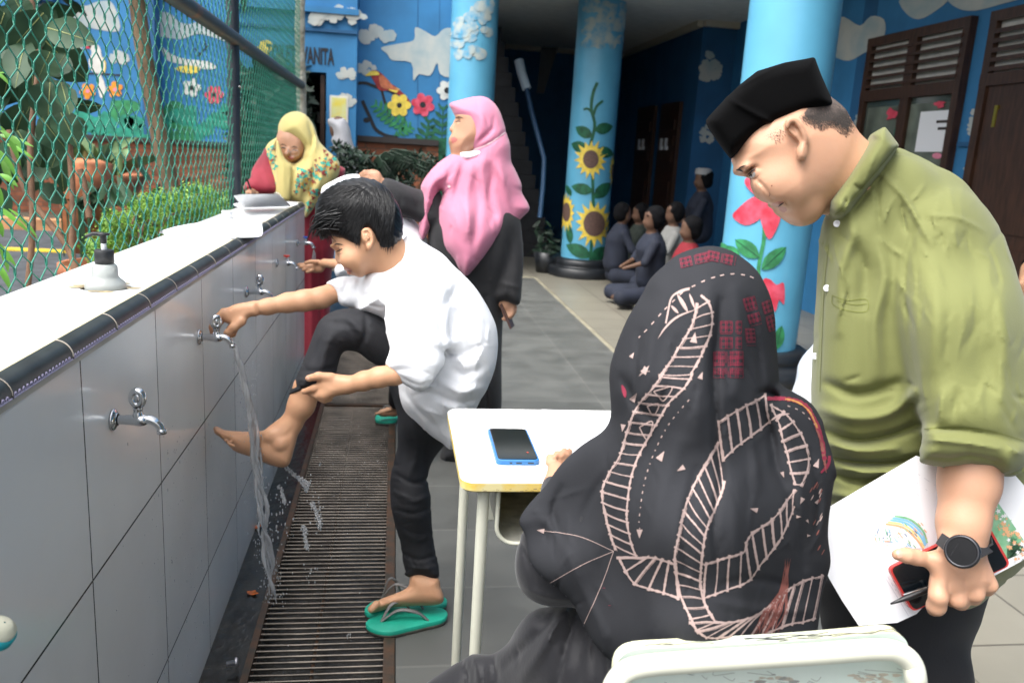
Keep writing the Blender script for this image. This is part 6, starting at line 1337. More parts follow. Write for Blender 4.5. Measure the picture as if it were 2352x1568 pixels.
g.strokes([([(1035, 830), (1010, 760), (1020, 700), (1060, 650)], 9, -.007), ([(1040, 850), (1070, 860), (1110, 840)], 10, -.006), ([(1020, 880), (1060, 900), (1110, 890)], 9, .006), ([(1000, 905), (1050, 925), (1100, 915)], 8, -.006), ([(985, 780), (1030, 790), (1080, 770)], 14, .007), ([(1000, 800), (1050, 815), (1110, 790)], 7, -.006), ([(960, 930), (1000, 960), (1030, 1010)], 6, .004), ([(930, 900), (960, 940), (1000, 980)], 7, -.005), ([(1050, 930), (1045, 980), (1038, 1020)], 7, .005),
    ([(905, 850), (940, 850), (985, 858)], 5, -.004), ([(900, 835), (940, 832), (1000, 838)], 6, .004), ([(900, 700), (905, 760), (900, 820)], 9, -.005), ([(940, 660), (945, 740), (935, 820)], 12, .005), ([(880, 640), (900, 690), (890, 720)], 8, -.005), ([(1080, 700), (1100, 760), (1100, 830)], 14, .006), ([(1060, 680), (1050, 740), (1070, 800)], 9, -.005), ([(850, 640), (845, 680), (840, 710)], 6, -.004), ([(975, 600), (1010, 640), (1020, 700)], 10, .004), ([(800, 640), (790, 670), (800, 695)], 6, -.004), ([(820, 630), (812, 660), (818, 690)], 6, .004), ([(892, 848), (925, 868), (968, 884), (992, 862)], 3, -.003)])
g.wrinkles([(930, 570), (1080, 650), (1140, 780), (1100, 930), (1037, 1030), (930, 930), (885, 760), (830, 690), (850, 630)], 80, lambda x, y: (1.2 if x > 1000 else .5), 38, 3.4, .0026, 5, .6); g.noise(.001, 30, 14, 15); g.noise(.0006, 80, 12, 16)
g_a = g; bs_ = sobj(g, 'shirt', WHITE, boy, .0036 * QV, 1)
# trousers
g = Fld()
g.outline([(1070, 800), (1020, 780), (900, 735), (850, 712), (800, 708), (762, 716), (735, 735), (722, 760), (708, 800), (696, 828), (686, 850), (676, 875), (664, 903), (662, 908), (700, 906), (733, 898), (765, 878), (776, 846), (784, 815), (797, 806), (822, 810), (848, 830), (878, 850), (900, 880), (930, 930), (1060, 940)], [(760, 740, 2.12), (700, 880, 2.14), (1000, 860, 2.2)], .062, .055, .02)
g.outline([(905, 870), (912, 950), (914, 1020), (905, 1060), (897, 1100), (897, 1150), (905, 1195), (918, 1240), (925, 1290), (932, 1310), (928, 1318), (945, 1326), (980, 1330), (1006, 1326), (1006, 1300), (998, 1250), (993, 1190), (988, 1140), (982, 1100), (990, 1065), (1016, 1030), (1050, 990), (1080, 900)], [(980, 920, 2.22), (940, 1100, 2.30), (970, 1320, 2.375)], [(980, 920, .10), (940, 1120, .062), (970, 1310, .055)], .06, .02)
g.strokes([([(770, 740), (800, 750), (830, 800)], 8, -.006), ([(800, 730), (830, 760), (850, 810)], 7, .006), ([(840, 730), (840, 770), (820, 800)], 6, -.006), ([(690, 850), (730, 852), (775, 840)], 4, -.004), ([(680, 872), (720, 872), (765, 865)], 4, .004), ([(672, 888), (710, 892), (750, 884)], 3, -.004), ([(760, 770), (745, 820), (740, 860)], 8, .005), ([(735, 780), (720, 830)], 6, -.004),
    ([(910, 1090), (950, 1110), (985, 1100)], 6, -.006), ([(905, 1130), (950, 1150), (985, 1140)], 6, .006), ([(910, 1170), (950, 1180), (990, 1165)], 5, -.005), ([(920, 1220), (960, 1240), (990, 1225)], 6, .004), ([(925, 1270), (960, 1285), (1000, 1275)], 5, -.005), ([(932, 1300), (970, 1306), (1004, 1300)], 4, .004), ([(950, 960), (960, 1040), (940, 1090)], 9, .006), ([(990, 990), (975, 1040), (970, 1090)], 7, -.006)])
g.wrinkles([(840, 712), (722, 760), (664, 903), (780, 860), (860, 830), (900, 880), (897, 1120), (930, 1320), (1004, 1320), (985, 1100), (1050, 950)], 90, lambda x, y: (.1 if y > 1050 else .6), 28, 2.8, .0024, 6, .5); g.noise(.001, 28, 14, 25); g.noise(.0005, 80, 10, 26); g_b = g
sobj(g, 'trousers', DENIM, boy, .0036 * QV, 1)
f.inner(fi, [g_a, g_b], .006)
bb = sobj(f, 'body', [SK_BOY, LIP], boy, .0028 * QV, 2, ixb)
d = Drape(bb); d.ribbon(Qz([(205, 612), (235, 600), (285, 606)]), 3, 0, 2, taper=True, lift=.001); d.ribbon(Qz([(225, 662), (250, 652), (282, 640)]), 2.6, 0, 2, taper=True, lift=.0012); d.ribbon(Qz([(232, 680), (262, 682), (285, 668)]), 1.0, 2, 2, taper=True, lift=.001); d.ribbon(Qz([(322, 818), (338, 816), (356, 820)]), 2, 2, 2, taper=True, lift=.001)
d.patch(Fz([(728, 668)])[0], Fz([(716, 664), (728, 656), (742, 664), (740, 680), (724, 682)]), 1, 2, .0008); [d.patch(Fz([c_])[0], [(Fz([c_])[0][0] + a_ * math.cos(q), Fz([c_])[0][1] + .7 * a_ * math.sin(q)) for q in np.arange(0, 6.2, .9)], 1, 1, .0006) for c_, a_ in (((118, 1000), 3.2), ((100, 372), 2.4), ((186, 380), 2.6))]
d.join(bb, [BROW, NAIL, mat('skin_crease', (.20, .07, .04), .6)])
# flip-flops
def flipflop(outl, zt, th, strap3, label, par_loc):
    t = thing('flip_flop', par_loc, label, 'sandal', 'teal flip-flops by the drain'); o = [P(x, y, 2, zt) for x, y in cr(outl, 4, True)]; n = len(o); c = np.mean(o, 0)
    mb = MB(); top = [p * 1 for p in o]; inn = [c + (p - c) * .975 + [0, 0, .0015] for p in o]; mb.add(inn, [list(range(n))[::-1]], 0, True); mb.add(inn + top, [(i, (i + 1) % n, n + (i + 1) % n, n + i) for i in range(n)], 0, True); md = [p - [0, 0, th * .55] for p in o]; lo_ = [c + (p - c) * .985 - [0, 0, th] for p in o]
    mb.add(top + md, [(i, (i + 1) % n, n + (i + 1) % n, n + i) for i in range(n)], 0, True); mb.add(md + lo_, [(i, (i + 1) % n, n + (i + 1) % n, n + i) for i in range(n)], 1, True); mb.add(lo_, [list(range(n))], 1)
    # fix orientation via recalculated normals
    s_ = mb.build('sole', [TEAL, SOLE], t)
    import bmesh; bm = bmesh.new(); bm.from_mesh(s_.data); bmesh.ops.remove_doubles(bm, verts=bm.verts, dist=1e-6); bmesh.ops.recalc_face_normals(bm, faces=bm.faces); bm.to_mesh(s_.data); bm.free()
    mb = MB()
    for a, b, hgt in strap3:
        A_, B_ = P(*a, 2, zt), P(*b, 2, zt); m_ = (A_ + B_) / 2 + [0, 0, hgt]; mb.tube(cr([A_, A_ * .65 + B_ * .35 + [0, 0, hgt * .85], m_ * .5 + B_ * .5 + [0, 0, hgt * .15], B_], 5), np.interp(range(16), [0, 8, 15], [.0042, .0075, .0055]), 0, 8, flat=.5)
    mb.build('strap', GREYR, t); return t
ffl = [(1062, 1115), (1075, 1150), (1150, 1190), (1230, 1215), (1320, 1205), (1420, 1175), (1520, 1150), (1575, 1135), (1580, 1110), (1540, 1095), (1440, 1100), (1330, 1110), (1240, 1120), (1150, 1140), (1090, 1155)]
flipflop(J([(1064, 1190), (1090, 1160), (1150, 1140), (1230, 1125), (1330, 1105), (1440, 1088), (1530, 1090), (1575, 1115), (1575, 1145), (1540, 1170), (1440, 1195), (1330, 1222), (1230, 1245), (1150, 1240), (1090, 1220)]), .022, .02, [(J([(1160, 1180)])[0], J([(1460, 1172)])[0], .040), (J([(1160, 1180)])[0], J([(1345, 1108)])[0], .050)], 'empty teal flip-flop lying in front of the one being worn', P(935, 1425, 2, 0))
flipflop(J([(1056, 1105), (1080, 1070), (1130, 1045), (1230, 1040), (1330, 1040), (1440, 1028), (1530, 1015), (1572, 1035), (1572, 1065), (1520, 1085), (1440, 1095), (1330, 1115), (1230, 1130), (1150, 1145), (1085, 1135)]), .020, .019, [(J([(1150, 1050)])[0], J([(1430, 1105)])[0], .075), (J([(1160, 1045)])[0], J([(1290, 1020)])[0], .075)], 'teal flip-flop under the standing foot of the boy', P(935, 1395, 2, 0))
# ---------------------------------------------------------------- second boy behind
b2 = thing('person', P(905, 962, 2, 0), 'second boy bending behind the first, white cap, hand under a far tap', 'person')
f = Fld(); fi = Fld(); D2 = 3.45
f.ell((815, 480, D2), (.075, .085, .09), .02); fi.chain([(840, 520, D2), (900, 560, D2), (950, 700, D2 + .05), (950, 780, D2 + .1)], [24, 40, 50, 44], .03)
fi.chain([(890, 580, D2 - .02), (850, 612, D2 - .05)], [16, 14], .01); f.chain([(880, 590, D2 - .03), (850, 612, D2 - .05), (810, 612, 3.5), (765, 606, 3.58), (745, 604, 3.62)], [18, 15, 13, 10.5, 10], .01)
f.outline(B([(850, 1205), (780, 1205), (720, 1215), (670, 1225), (685, 1240), (720, 1262), (760, 1280), (830, 1275)]), 3.64, .02, .02, .012)
for i, (a, b) in enumerate((((730, 1225), (668, 1228)), ((735, 1235), (680, 1244)), ((745, 1250), (700, 1262)), ((760, 1262), (725, 1276)))): f.chain(B([(*a, 3.64 - .01 * i), (*b, 3.64 - .012 * i)]), [5, 4], .004)
f.chain(B([(800, 1210, 3.62), (750, 1208, 3.60), (715, 1216, 3.6)]), [5.5, 5, 4], .004)
fi.chain([(950, 780, D2 + .1), (930, 870, 3.75), (915, 930, 4.0)], [36, 26, 16], .02); fi.chain([(960, 790, D2 + .1), (990, 860, 3.8), (1000, 930, 4.05)], [36, 26, 16], .02)
q = P(905, 955, 2, .045); f.chain([(915, 930, 4.05), (905, 945, pix(q)[2]), (878, 948, pix(q)[2] - .02)], [13, 11, 9], .01); f.chain([(1000, 930, 4.05), (990, 945, 4.1)], [13, 11], .01)
for i in range(5): f.chain([(884 + 4 * i, 944 - i, pix(q)[2] - .03), (864 + 6 * i, 950 - 3 * i, pix(q)[2] - .04 + .012 * i)], [4, 3.6], .004)
g = Fld()
g.outline([(846, 540), (900, 478), (925, 486), (955, 512), (985, 560), (1000, 660), (985, 780), (960, 860), (930, 900), (918, 900), (895, 860), (880, 760), (850, 690), (800, 640), (775, 640), (770, 610), (830, 580)], D2 + .04, .11, .07, .02)
g.noise(.003, 22, 12, 4); sobj(g, 'shirt', WHITE, b2, .007, 1); gs1 = g
g = Fld(); g.chain([(950, 770, D2 + .12), (930, 870, 3.78), (916, 918, 4.0)], [50, 34, 24], .03); g.chain([(960, 790, D2 + .12), (990, 860, 3.85), (1000, 920, 4.05)], [50, 34, 24], .03); g.noise(.003, 20, 10, 5); sobj(g, 'trousers', DENIM, b2, .008, 1); f.inner(fi, [gs1, g]); sobj(f, 'body', SK_BOY, b2, .0045, 1)
g = Fld(); g.ell((812, 470, D2), (.088, .082, .10), .02); g.noise(.003, 60, 10, 6); sobj(g, 'hair', HAIR, b2, .007, 1)
w2 = thing('cap', U(785, 430, D2), 'white cap held just above the bent head by the hand of the woman in pink', 'cap'); g = Fld()
g.outline(B([(822, 735), (830, 712), (880, 680), (950, 648), (1030, 632), (1085, 640), (1092, 665), (1060, 690), (990, 700), (900, 735), (840, 765), (818, 768)]), D2 - .05, .07, .035, .015); g.noise(.002, 40, 10, 4); sobj(g, 'crown', WHITE, w2, .005, 1)
fo = [(862, 958), (866, 966), (885, 968), (908, 966), (912, 955), (890, 950), (870, 950)]
flipflop(fo, .02, .02, [((872, 952), (906, 950), .05)], 'mint sandal on the far foot of the second boy', P(890, 960, 2, 0))
# ---------------------------------------------------------------- woman in pink headscarf
PINK = mat('pink_voile', (.56, .19, .29), .8, var=.05, vscale=4, bump=.15, bscale=300, sheen=.25, bdist=.001)
BLKD = mat('black_crepe', (.010, .010, .012), .8, var=.2, vscale=6, bump=.4, bscale=160, sheen=.1, bdist=.002)
L_ = lambda l: Zc('L', l)
pw_ = thing('person', P(1090, 1080, 2, 0), 'woman in a pink headscarf and black dress holding a phone at her side', 'person'); PD = 3.42
f = Fld()
f.outline(B([(1760, 150), (1705, 230), (1706, 262), (1702, 290), (1700, 305), (1697, 325), (1694, 345), (1690, 365), (1686, 395), (1692, 425), (1694, 448), (1712, 472), (1745, 484), (1800, 470), (1900, 440), (1950, 330), (1930, 220), (1850, 150)]), PD, .075, .085, .06)
f.chain(B([(1706, 275, PD - .005), (1694, 318, PD - .005), (1686, 333, PD - .005)]), [3, 4.8, 6.6], .006); f.ell(B([(1690, 398, PD - .01)])[0], (.010, .007, .02), .006); f.ell(B([(1690, 416, PD - .01)])[0], (.010, .008, .02), .006); f.ell(B([(1720, 275, PD - .04)])[0], (.012, .008, .01), .008, '-')
fi = Fld(); fi.chain([(1060, 350, PD), (1065, 400, PD + .02), (1080, 480, PD + .04), (1085, 700, PD + .06), (1085, 1000, 3.6)], [28, 34, 60, 60, 40], .04)
fi.chain([(1010, 440, PD), (940, 455, 3.40), (880, 425, 3.37)], [22, 18, 12], .02); f.chain([(900, 434, 3.375), (880, 425, 3.37), (862, 415, 3.36)], [12, 11.5, 11], .02)
hd = 3.36; f.outline(B([(1222, 665), (1205, 615), (1160, 598), (1110, 608), (1078, 628), (1095, 645), (1130, 655), (1160, 690), (1190, 712)]), hd, .024, .022, .012)
for a, b, c_ in (((1140, 615), (1105, 615), (1078, 632)), ((1150, 630), (1112, 632), (1085, 645)), ((1160, 650), (1125, 652), (1098, 658)), ((1165, 670), (1140, 672), (1115, 668))): f.chain(B([(*a, hd - .01), (*b, hd - .018), (*c_, hd - .012)]), [5, 4.5, 4], .004)
fi.chain([(1165, 480, PD), (1180, 620, 3.42), (1160, 700, 3.44)], [24, 18, 12], .02); f.chain([(1165, 682, 3.44), (1162, 700, 3.45)], [12, 12], .01); f.chain([(1058, 330, PD), (1062, 375, PD + .01)], [24, 24], .03)
f.outline(Fz([(1985, 130), (1960, 170), (1943, 205), (1960, 214), (2000, 200), (2015, 240), (2035, 285), (2060, 292), (2100, 255), (2115, 200), (2090, 160), (2030, 130)]), 3.46, .022, .02, .012)
for k in range(4): f.chain(Fz([(2090 - 12 * k, 200 + 8 * k, 3.45), (2078 - 14 * k, 250 + 10 * k, 3.445), (2052 - 10 * k, 285 - 2 * k, 3.45)]), [5, 4.6, 4], .003)
fi.chain([(1060, 900, 3.55), (1050, 1050, 3.75)], [24, 18], .02); fi.chain([(1110, 900, 3.6), (1105, 1040, 3.8)], [24, 18], .02)
def ixp(px, py, d):
    i = np.zeros(len(px), int); i[(py < 345) & inpoly(B([(1678, 388), (1700, 384), (1722, 402), (1700, 424), (1684, 424)]), px, py)] = 1; return i
g = Fld()
g.outline(B([(1668, 165), (1720, 145), (1800, 122), (1870, 112), (1935, 135), (1990, 200), (2025, 300), (2050, 400), (2062, 540), (2070, 700), (1980, 700), (1800, 560), (1830, 500), (1790, 470), (1785, 420), (1768, 350), (1740, 285), (1706, 245), (1685, 205)]), PD + .01, .098, .11, .07)
g.outline(B([(1780, 500), (1860, 470), (1960, 400), (2050, 420), (2062, 540), (2100, 600), (2140, 690), (2150, 760), (2195, 855), (2150, 910), (2090, 975), (2000, 1075), (1900, 1190), (1845, 1250), (1780, 1308), (1735, 1270), (1690, 1200), (1620, 1120), (1580, 1020), (1572, 930), (1588, 850), (1620, 760), (1600, 740), (1570, 830), (1560, 900), (1540, 980), (1500, 1062), (1470, 1040), (1462, 980), (1466, 880), (1478, 760), (1480, 700), (1540, 610), (1620, 535), (1700, 490)]), [(1050, 500, 3.42), (1080, 620, 3.40), (1180, 480, 3.45)], [(1060, 420, .09), (1080, 520, .16), (1075, 620, .12), (1200, 480, .07), (980, 520, .07)], .07, .025)
g.strokes([(B([(1950, 330), (1880, 400), (1800, 470)]), 5, -.010), (B([(2040, 345), (1960, 410), (1880, 450), (1780, 470)]), 4, -.007), (B([(1900, 500), (1880, 620), (1900, 760)]), 10, .012), (B([(1940, 520), (1950, 640), (1930, 760), (1960, 900)]), 7, -.010), (B([(1830, 540), (1800, 660), (1780, 800), (1800, 1000)]), 10, .012), (B([(1760, 560), (1720, 700), (1690, 850)]), 7, -.010), (B([(2000, 560), (2030, 700), (2060, 830)]), 9, .012), (B([(1700, 560), (1640, 680), (1660, 720)]), 6, -.008), (B([(1860, 700), (1850, 900), (1820, 1150)]), 10, -.008), (B([(1890, 220), (1880, 320), (1840, 420)]), 7, .006), (B([(1960, 250), (1950, 330), (1900, 390)]), 5, -.006), (B([(1600, 620), (1540, 720), (1520, 850)]), 8, .008), (B([(1980, 800), (2010, 900), (1990, 1000)]), 10, .01)], (3.0, 3.6)); g.wrinkles(B([(1668, 165), (1870, 112), (2060, 540), (2195, 855), (1780, 1308), (1462, 980), (1500, 640)]), 40, 1.4, 50, 4, .003, 8, .4); g.noise(.0015, 16, 10, 3)
g_s = g; ps_ = sobj(g, 'headscarf', PINK, pw_, .0055, 1); d = Drape(ps_)
d.ribbon(B([(2040, 348), (1990, 388), (1930, 428), (1860, 458), (1800, 475)]), 2.6, 0, 4, lift=.002); d.ribbon(B([(1588, 850), (1620, 765), (1665, 720)]), 1.6, 1, 4, lift=.0015); d.patch(B([(1665, 712)])[0], B([(1655, 706), (1668, 700), (1678, 712), (1668, 724)]), 0, 2, .003)
d.join(ps_, [mat('white_cord', (.75, .6, .62), .7), mat('scarf_edge', (.35, .08, .18), .7)])
g = Fld(); g.outline(B([(1735, 482), (1800, 478), (1880, 460), (1895, 500), (1850, 532), (1790, 548), (1745, 530)]), PD - .02, .07, .06, .02); sobj(g, 'collar', WHITE, pw_, .005, 1)
g = Fld()
g.outline([(985, 520), (1040, 460), (1150, 460), (1190, 500), (1188, 560), (1170, 650), (1156, 720), (1152, 800), (1152, 940), (1150, 1060), (1130, 1075), (1060, 1075), (1016, 1062), (1010, 1045), (1030, 980), (1050, 800), (1010, 700), (990, 600)], [(1080, 500, 3.46), (1085, 800, 3.54), (1085, 1060, 3.70)], .125, .08, .03)
g.outline([(866, 438), (878, 412), (900, 412), (930, 424), (966, 436), (1010, 440), (1020, 500), (990, 520), (950, 505), (905, 490), (880, 465)], [(880, 440, 3.37), (1000, 470, 3.42)], .055, .05, .02)
g.outline([(1150, 470), (1185, 480), (1202, 560), (1200, 640), (1194, 698), (1170, 695), (1138, 682), (1146, 640), (1150, 560)], 3.44, .055, .045, .02)
g.strokes([([(1060, 700), (1062, 850), (1058, 1050)], 5, -.012), ([(1085, 690), (1090, 850), (1090, 1050)], 7, .012), ([(1115, 680), (1118, 850), (1122, 1050)], 5, -.012), ([(900, 430), (920, 460), (910, 485)], 5, -.006), ([(940, 440), (955, 470)], 5, .006), ([(1165, 560), (1180, 620)], 6, -.006), ([(1150, 650), (1190, 660)], 4, .005)], (3.2, 3.9)); g.wrinkles([(1040, 460), (1190, 500), (1152, 1060), (1016, 1060), (985, 600)], 40, 1.5, 60, 4, .005, 9, .2); g.noise(.002, 20, 12, 7)
sobj(g, 'dress', BLKD, pw_, .0065, 1); f.inner(fi, [g_s, g])
bo = sobj(f, 'body', [SK_W, LIPR], pw_, .004, 1, ixp); d = Drape(bo)
d.ribbon(B([(1702, 262), (1730, 252), (1760, 262)]), 2.4, 0, 2, taper=True, lift=.001); d.ribbon(B([(1706, 286), (1722, 279), (1745, 284)]), 2.2, 0, 2, taper=True, lift=.001); d.join(bo, [BROW])
t = thing('mobile_phone', U(1164, 716, 3.43), 'dark phone in the lowered hand of the woman in pink', 'phone'); a, b, c_ = U(1147, 700, 3.42), U(1162, 735, 3.42), U(1168, 729, 3.47)
e1, e2 = b - a, c_ - b; e1 = e1 / np.linalg.norm(e1); e2 = e2 / np.linalg.norm(e2); nn = np.cross(e1, e2); nn /= np.linalg.norm(nn); o = a
MB().prism([o, o + e1 * .11, o + e1 * .11 + e2 * .06, o + e2 * .06], nn * .009).build('case', mat('brown_case', (.06, .03, .025), .4), t); MB().prism([o + e1 * .004 + e2 * .004 - nn * .001, o + e1 * .106 + e2 * .004 - nn * .001, o + e1 * .106 + e2 * .056 - nn * .001, o + e1 * .004 + e2 * .056 - nn * .001], nn * .0008).build('screen', mat('dark_screen', (.01, .01, .012), .1), t)
# ---------------------------------------------------------------- woman in yellow headscarf, writing
YEL = mat('butter_cotton', (.55, .46, .17), .8, var=.05, vscale=4, bump=.2, bscale=260, sheen=.2, bdist=.001); CRIM = mat('crimson_crepe', (.26, .01, .028), .75, var=.15, vscale=6, bump=.3, bscale=120, sheen=.2, bdist=.002)
yw = thing('person', P(720, 880, 2, 0), 'woman in a yellow flowered headscarf and crimson dress writing at the wall end', 'person'); YD = 4.62
f = Fld()
f.ell(L_([(950, 420, YD)])[0], (.075, .115, .09), .02, rot=None); f.outline(L_([(800, 380), (845, 540), (890, 600), (930, 628), (975, 615), (1030, 570), (1060, 500), (1050, 380), (900, 300)]), YD - .035, .075, .06, .05)
f.chain(L_([(900, 500, YD - .105), (888, 545, YD - .122)]), [4, 6.5], .008); f.ell(L_([(925, 590, YD - .10)])[0], (.022, .009, .010), .008)
for x in (858, 968): f.ell(L_([(x, 485 + (x - 858) * .18, YD - .115)])[0], (.014, .009, .010), .008, '-')
fi = Fld(); fi.chain([(680, 370, YD), (690, 450, YD + .05), (695, 650, YD + .08), (700, 800, 4.85)], [30, 50, 52, 40], .04)
fi.chain([(620, 400, YD), (585, 440, 4.5), (580, 455, 4.42)], [18, 12, 9], .02); f.chain([(584, 436, 4.46), (580, 455, 4.42)], [9, 9], .02); f.outline(L_([(470, 930), (500, 900), (560, 905), (610, 930), (600, 960), (540, 955), (480, 960)]), 4.38, .025, .02, .012)
for k in range(3): f.chain(L_([(560, 915 + 9 * k, 4.36), (525, 905 + 9 * k, 4.34), (530, 935 + 5 * k, 4.335)]), [4.4, 4, 3.6], .003)
fi.chain([(760, 420, YD), (790, 480, 4.55)], [20, 14], .02)
fi.chain([(690, 800, 4.85), (690, 870, 4.98)], [20, 14], .02); fi.chain([(720, 800, 4.85), (725, 870, 4.98)], [20, 14], .02)
def ixy(px, py, d):
    i = np.zeros(len(px), int); i[inpoly(L_([(895, 580), (925, 574), (955, 588), (945, 606), (915, 602)]), px, py)] = 1; return i
g = Fld()
g.outline(L_([(970, 130), (900, 145), (840, 190), (802, 260), (795, 330), (785, 395), (840, 392), (905, 415), (980, 452), (1040, 490), (1062, 530), (1050, 590), (1000, 640), (1060, 700), (1180, 560), (1190, 450), (1165, 330), (1120, 220), (1050, 150)]), YD - .005, .125, .11, .07)
g.outline(L_([(785, 390), (700, 440), (660, 520), (655, 600), (672, 700), (690, 800), (690, 950), (720, 1000), (880, 1010), (1010, 1040), (1045, 1080), (1065, 1185), (1110, 1150), (1170, 1060), (1240, 980), (1300, 900), (1350, 820), (1398, 740), (1405, 650), (1370, 590), (1290, 520), (1200, 430), (1150, 400), (1060, 520), (1040, 600), (960, 640), (890, 610), (830, 540), (800, 470)]), [(690, 350, YD - .02), (700, 430, 4.58), (680, 480, 4.52)], [(690, 400, .14), (760, 400, .10), (620, 380, .08), (700, 480, .08)], .07, .02)
g.outline(L_([(790, 400), (840, 540), (880, 620), (940, 660), (955, 760), (950, 900), (920, 1020), (800, 1010), (790, 850), (775, 700), (780, 520)]), 4.47, .03, .03, .012)
g.strokes([(L_([(1100, 250), (1140, 380), (1130, 500), (1060, 640)]), 4, -.010), (L_([(1140, 260), (1175, 400), (1160, 520)]), 4, .008), (L_([(950, 650), (945, 800), (920, 1000)]), 4, -.012), (L_([(860, 620), (850, 800), (860, 980)]), 6, .008), (L_([(1160, 560), (1150, 760), (1100, 950)]), 5, -.010), (L_([(1050, 700), (1030, 850), (1010, 1000)]), 6, .010), (L_([(720, 480), (715, 640), (730, 850)]), 5, -.008), (L_([(1250, 560), (1230, 760), (1160, 960)]), 6, .008)], (4.2, 4.7)); g.noise(.002, 15, 10, 13)
g_s = g; ys_ = sobj(g, 'headscarf', YEL, yw, .006, 1); d = Drape(ys_); r = random.Random(9)
for i in range(230):
    if i < 150: t = r.random(); x, y = 980 + 400 * t + r.gauss(0, 45), 850 - 260 * t + r.gauss(0, 55)
    elif i < 200: x, y = 730 + r.gauss(0, 28), r.uniform(470, 950)
    else: x, y = 1120 + r.gauss(0, 50), r.uniform(880, 1120)
    if x < 965 and x > 790: continue
    m_ = r.choice([0, 0, 0, 1, 1, 2]); s_ = r.uniform(8, 26) if i % 3 else r.uniform(18, 34); c = np.array(L_([(x, y)])[0]); d.patch(c, [c + s_ * .2315 * (.65 + .35 * math.sin(3 * q + i)) * np.array([math.cos(q), math.sin(q)]) for q in np.arange(0, 6.2, .7)], m_, 1, .0015 + .0003 * (i % 6))
d.join(ys_, [mat('print_teal', (.03, .36, .28), .8), mat('print_maroon', (.24, .03, .03), .8), mat('print_ochre', (.55, .32, .06), .8)])
g = Fld()
g.outline(L_([(680, 480), (640, 545), (590, 620), (545, 700), (520, 780), (475, 840), (450, 880), (450, 925), (500, 920), (600, 945), (690, 950), (800, 900), (760, 600)]), [(600, 370, 4.58), (560, 430, 4.42)], .06, .055, .02)
g.outline([(640, 380), (780, 380), (790, 415), (780, 500), (760, 640), (755, 780), (760, 835), (690, 850), (660, 840), (655, 600)], [(700, 420, YD + .06), (720, 820, 4.9)], .11, .09, .03)
g.strokes([([(735, 560), (738, 820)], 5, -.012), ([(715, 560), (716, 820)], 5, .012), ([(570, 400), (590, 430)], 5, -.008), ([(600, 380), (620, 430)], 6, .008)]); g.noise(.003, 16, 10, 14); sobj(g, 'dress', CRIM, yw, .008, 1); f.inner(fi, [g_s, g])
yb_ = sobj(f, 'body', [SK_W, LIPR], yw, .005, 1, ixy); d = Drape(yb_)
for x in (850, 960): dy = (x - 850) * .2; d.ribbon(L_([(x - 30, 462 + dy), (x, 452 + dy), (x + 32, 470 + dy)]), 2, 0, 2, taper=True, lift=.001); d.ribbon(L_([(x - 22, 492 + dy), (x, 486 + dy), (x + 24, 498 + dy)]), 2.4, 0, 2, taper=True, lift=.001)
d.join(yb_, [BROW])
gs = thing('glasses', U(685, 350, YD - .14), 'thin rimmed glasses on the face of the writing woman', 'glasses'); mb = MB(); gl2 = MB()
for x, y in ((858, 510), (965, 540)):
    c = U(*L_([(x, y)])[0], YD - .135); q = [c + .024 * math.cos(t) * ROT[:, 0] + .017 * math.sin(t) * ROT[:, 1] for t in np.linspace(0, 2 * math.pi, 17)]; mb.tube(q, .0012, 0, 5, False)
mb.tube([U(*L_([(885, 515)])[0], YD - .137), U(*L_([(938, 530)])[0], YD - .137)], .0012, 0, 5); mb.build('rims', mat('glasses_rim', (.35, .30, .28), .3, .6), gs)
pn = thing('pen', U(575, 440, 4.33), 'black pen in the writing hand of the woman in yellow', 'pen'); MB().tube([U(*L_([(488, 790)])[0], 4.30), U(*L_([(545, 948)])[0], 4.35)], [.005, .0045], 0, 8).build('barrel', mat('pen_black', (.015, .015, .018), .35), pn)
# ---------------------------------------------------------------- girl in grey headscarf farther back
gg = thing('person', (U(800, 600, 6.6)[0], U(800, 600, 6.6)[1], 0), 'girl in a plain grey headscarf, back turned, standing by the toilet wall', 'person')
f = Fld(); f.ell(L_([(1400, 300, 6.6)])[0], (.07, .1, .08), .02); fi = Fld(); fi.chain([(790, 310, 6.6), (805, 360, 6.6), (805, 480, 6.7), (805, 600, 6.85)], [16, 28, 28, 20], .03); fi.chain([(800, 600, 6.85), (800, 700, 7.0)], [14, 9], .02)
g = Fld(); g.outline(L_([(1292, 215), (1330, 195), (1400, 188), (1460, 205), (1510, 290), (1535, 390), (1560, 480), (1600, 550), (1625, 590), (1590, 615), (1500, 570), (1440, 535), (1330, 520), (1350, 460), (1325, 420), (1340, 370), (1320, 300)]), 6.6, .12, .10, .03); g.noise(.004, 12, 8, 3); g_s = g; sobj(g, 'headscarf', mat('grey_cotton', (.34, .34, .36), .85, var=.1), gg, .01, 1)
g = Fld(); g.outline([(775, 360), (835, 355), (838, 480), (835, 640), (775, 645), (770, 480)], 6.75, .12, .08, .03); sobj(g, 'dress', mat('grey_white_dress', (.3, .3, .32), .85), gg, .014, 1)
f.p[0] = (f.p[0][0], f.p[0][1], f.p[0][2], f.p[0][3], '+'); f.inner(fi, [g_s, g]); sobj(f, 'body', SK_D, gg, .01, 1)
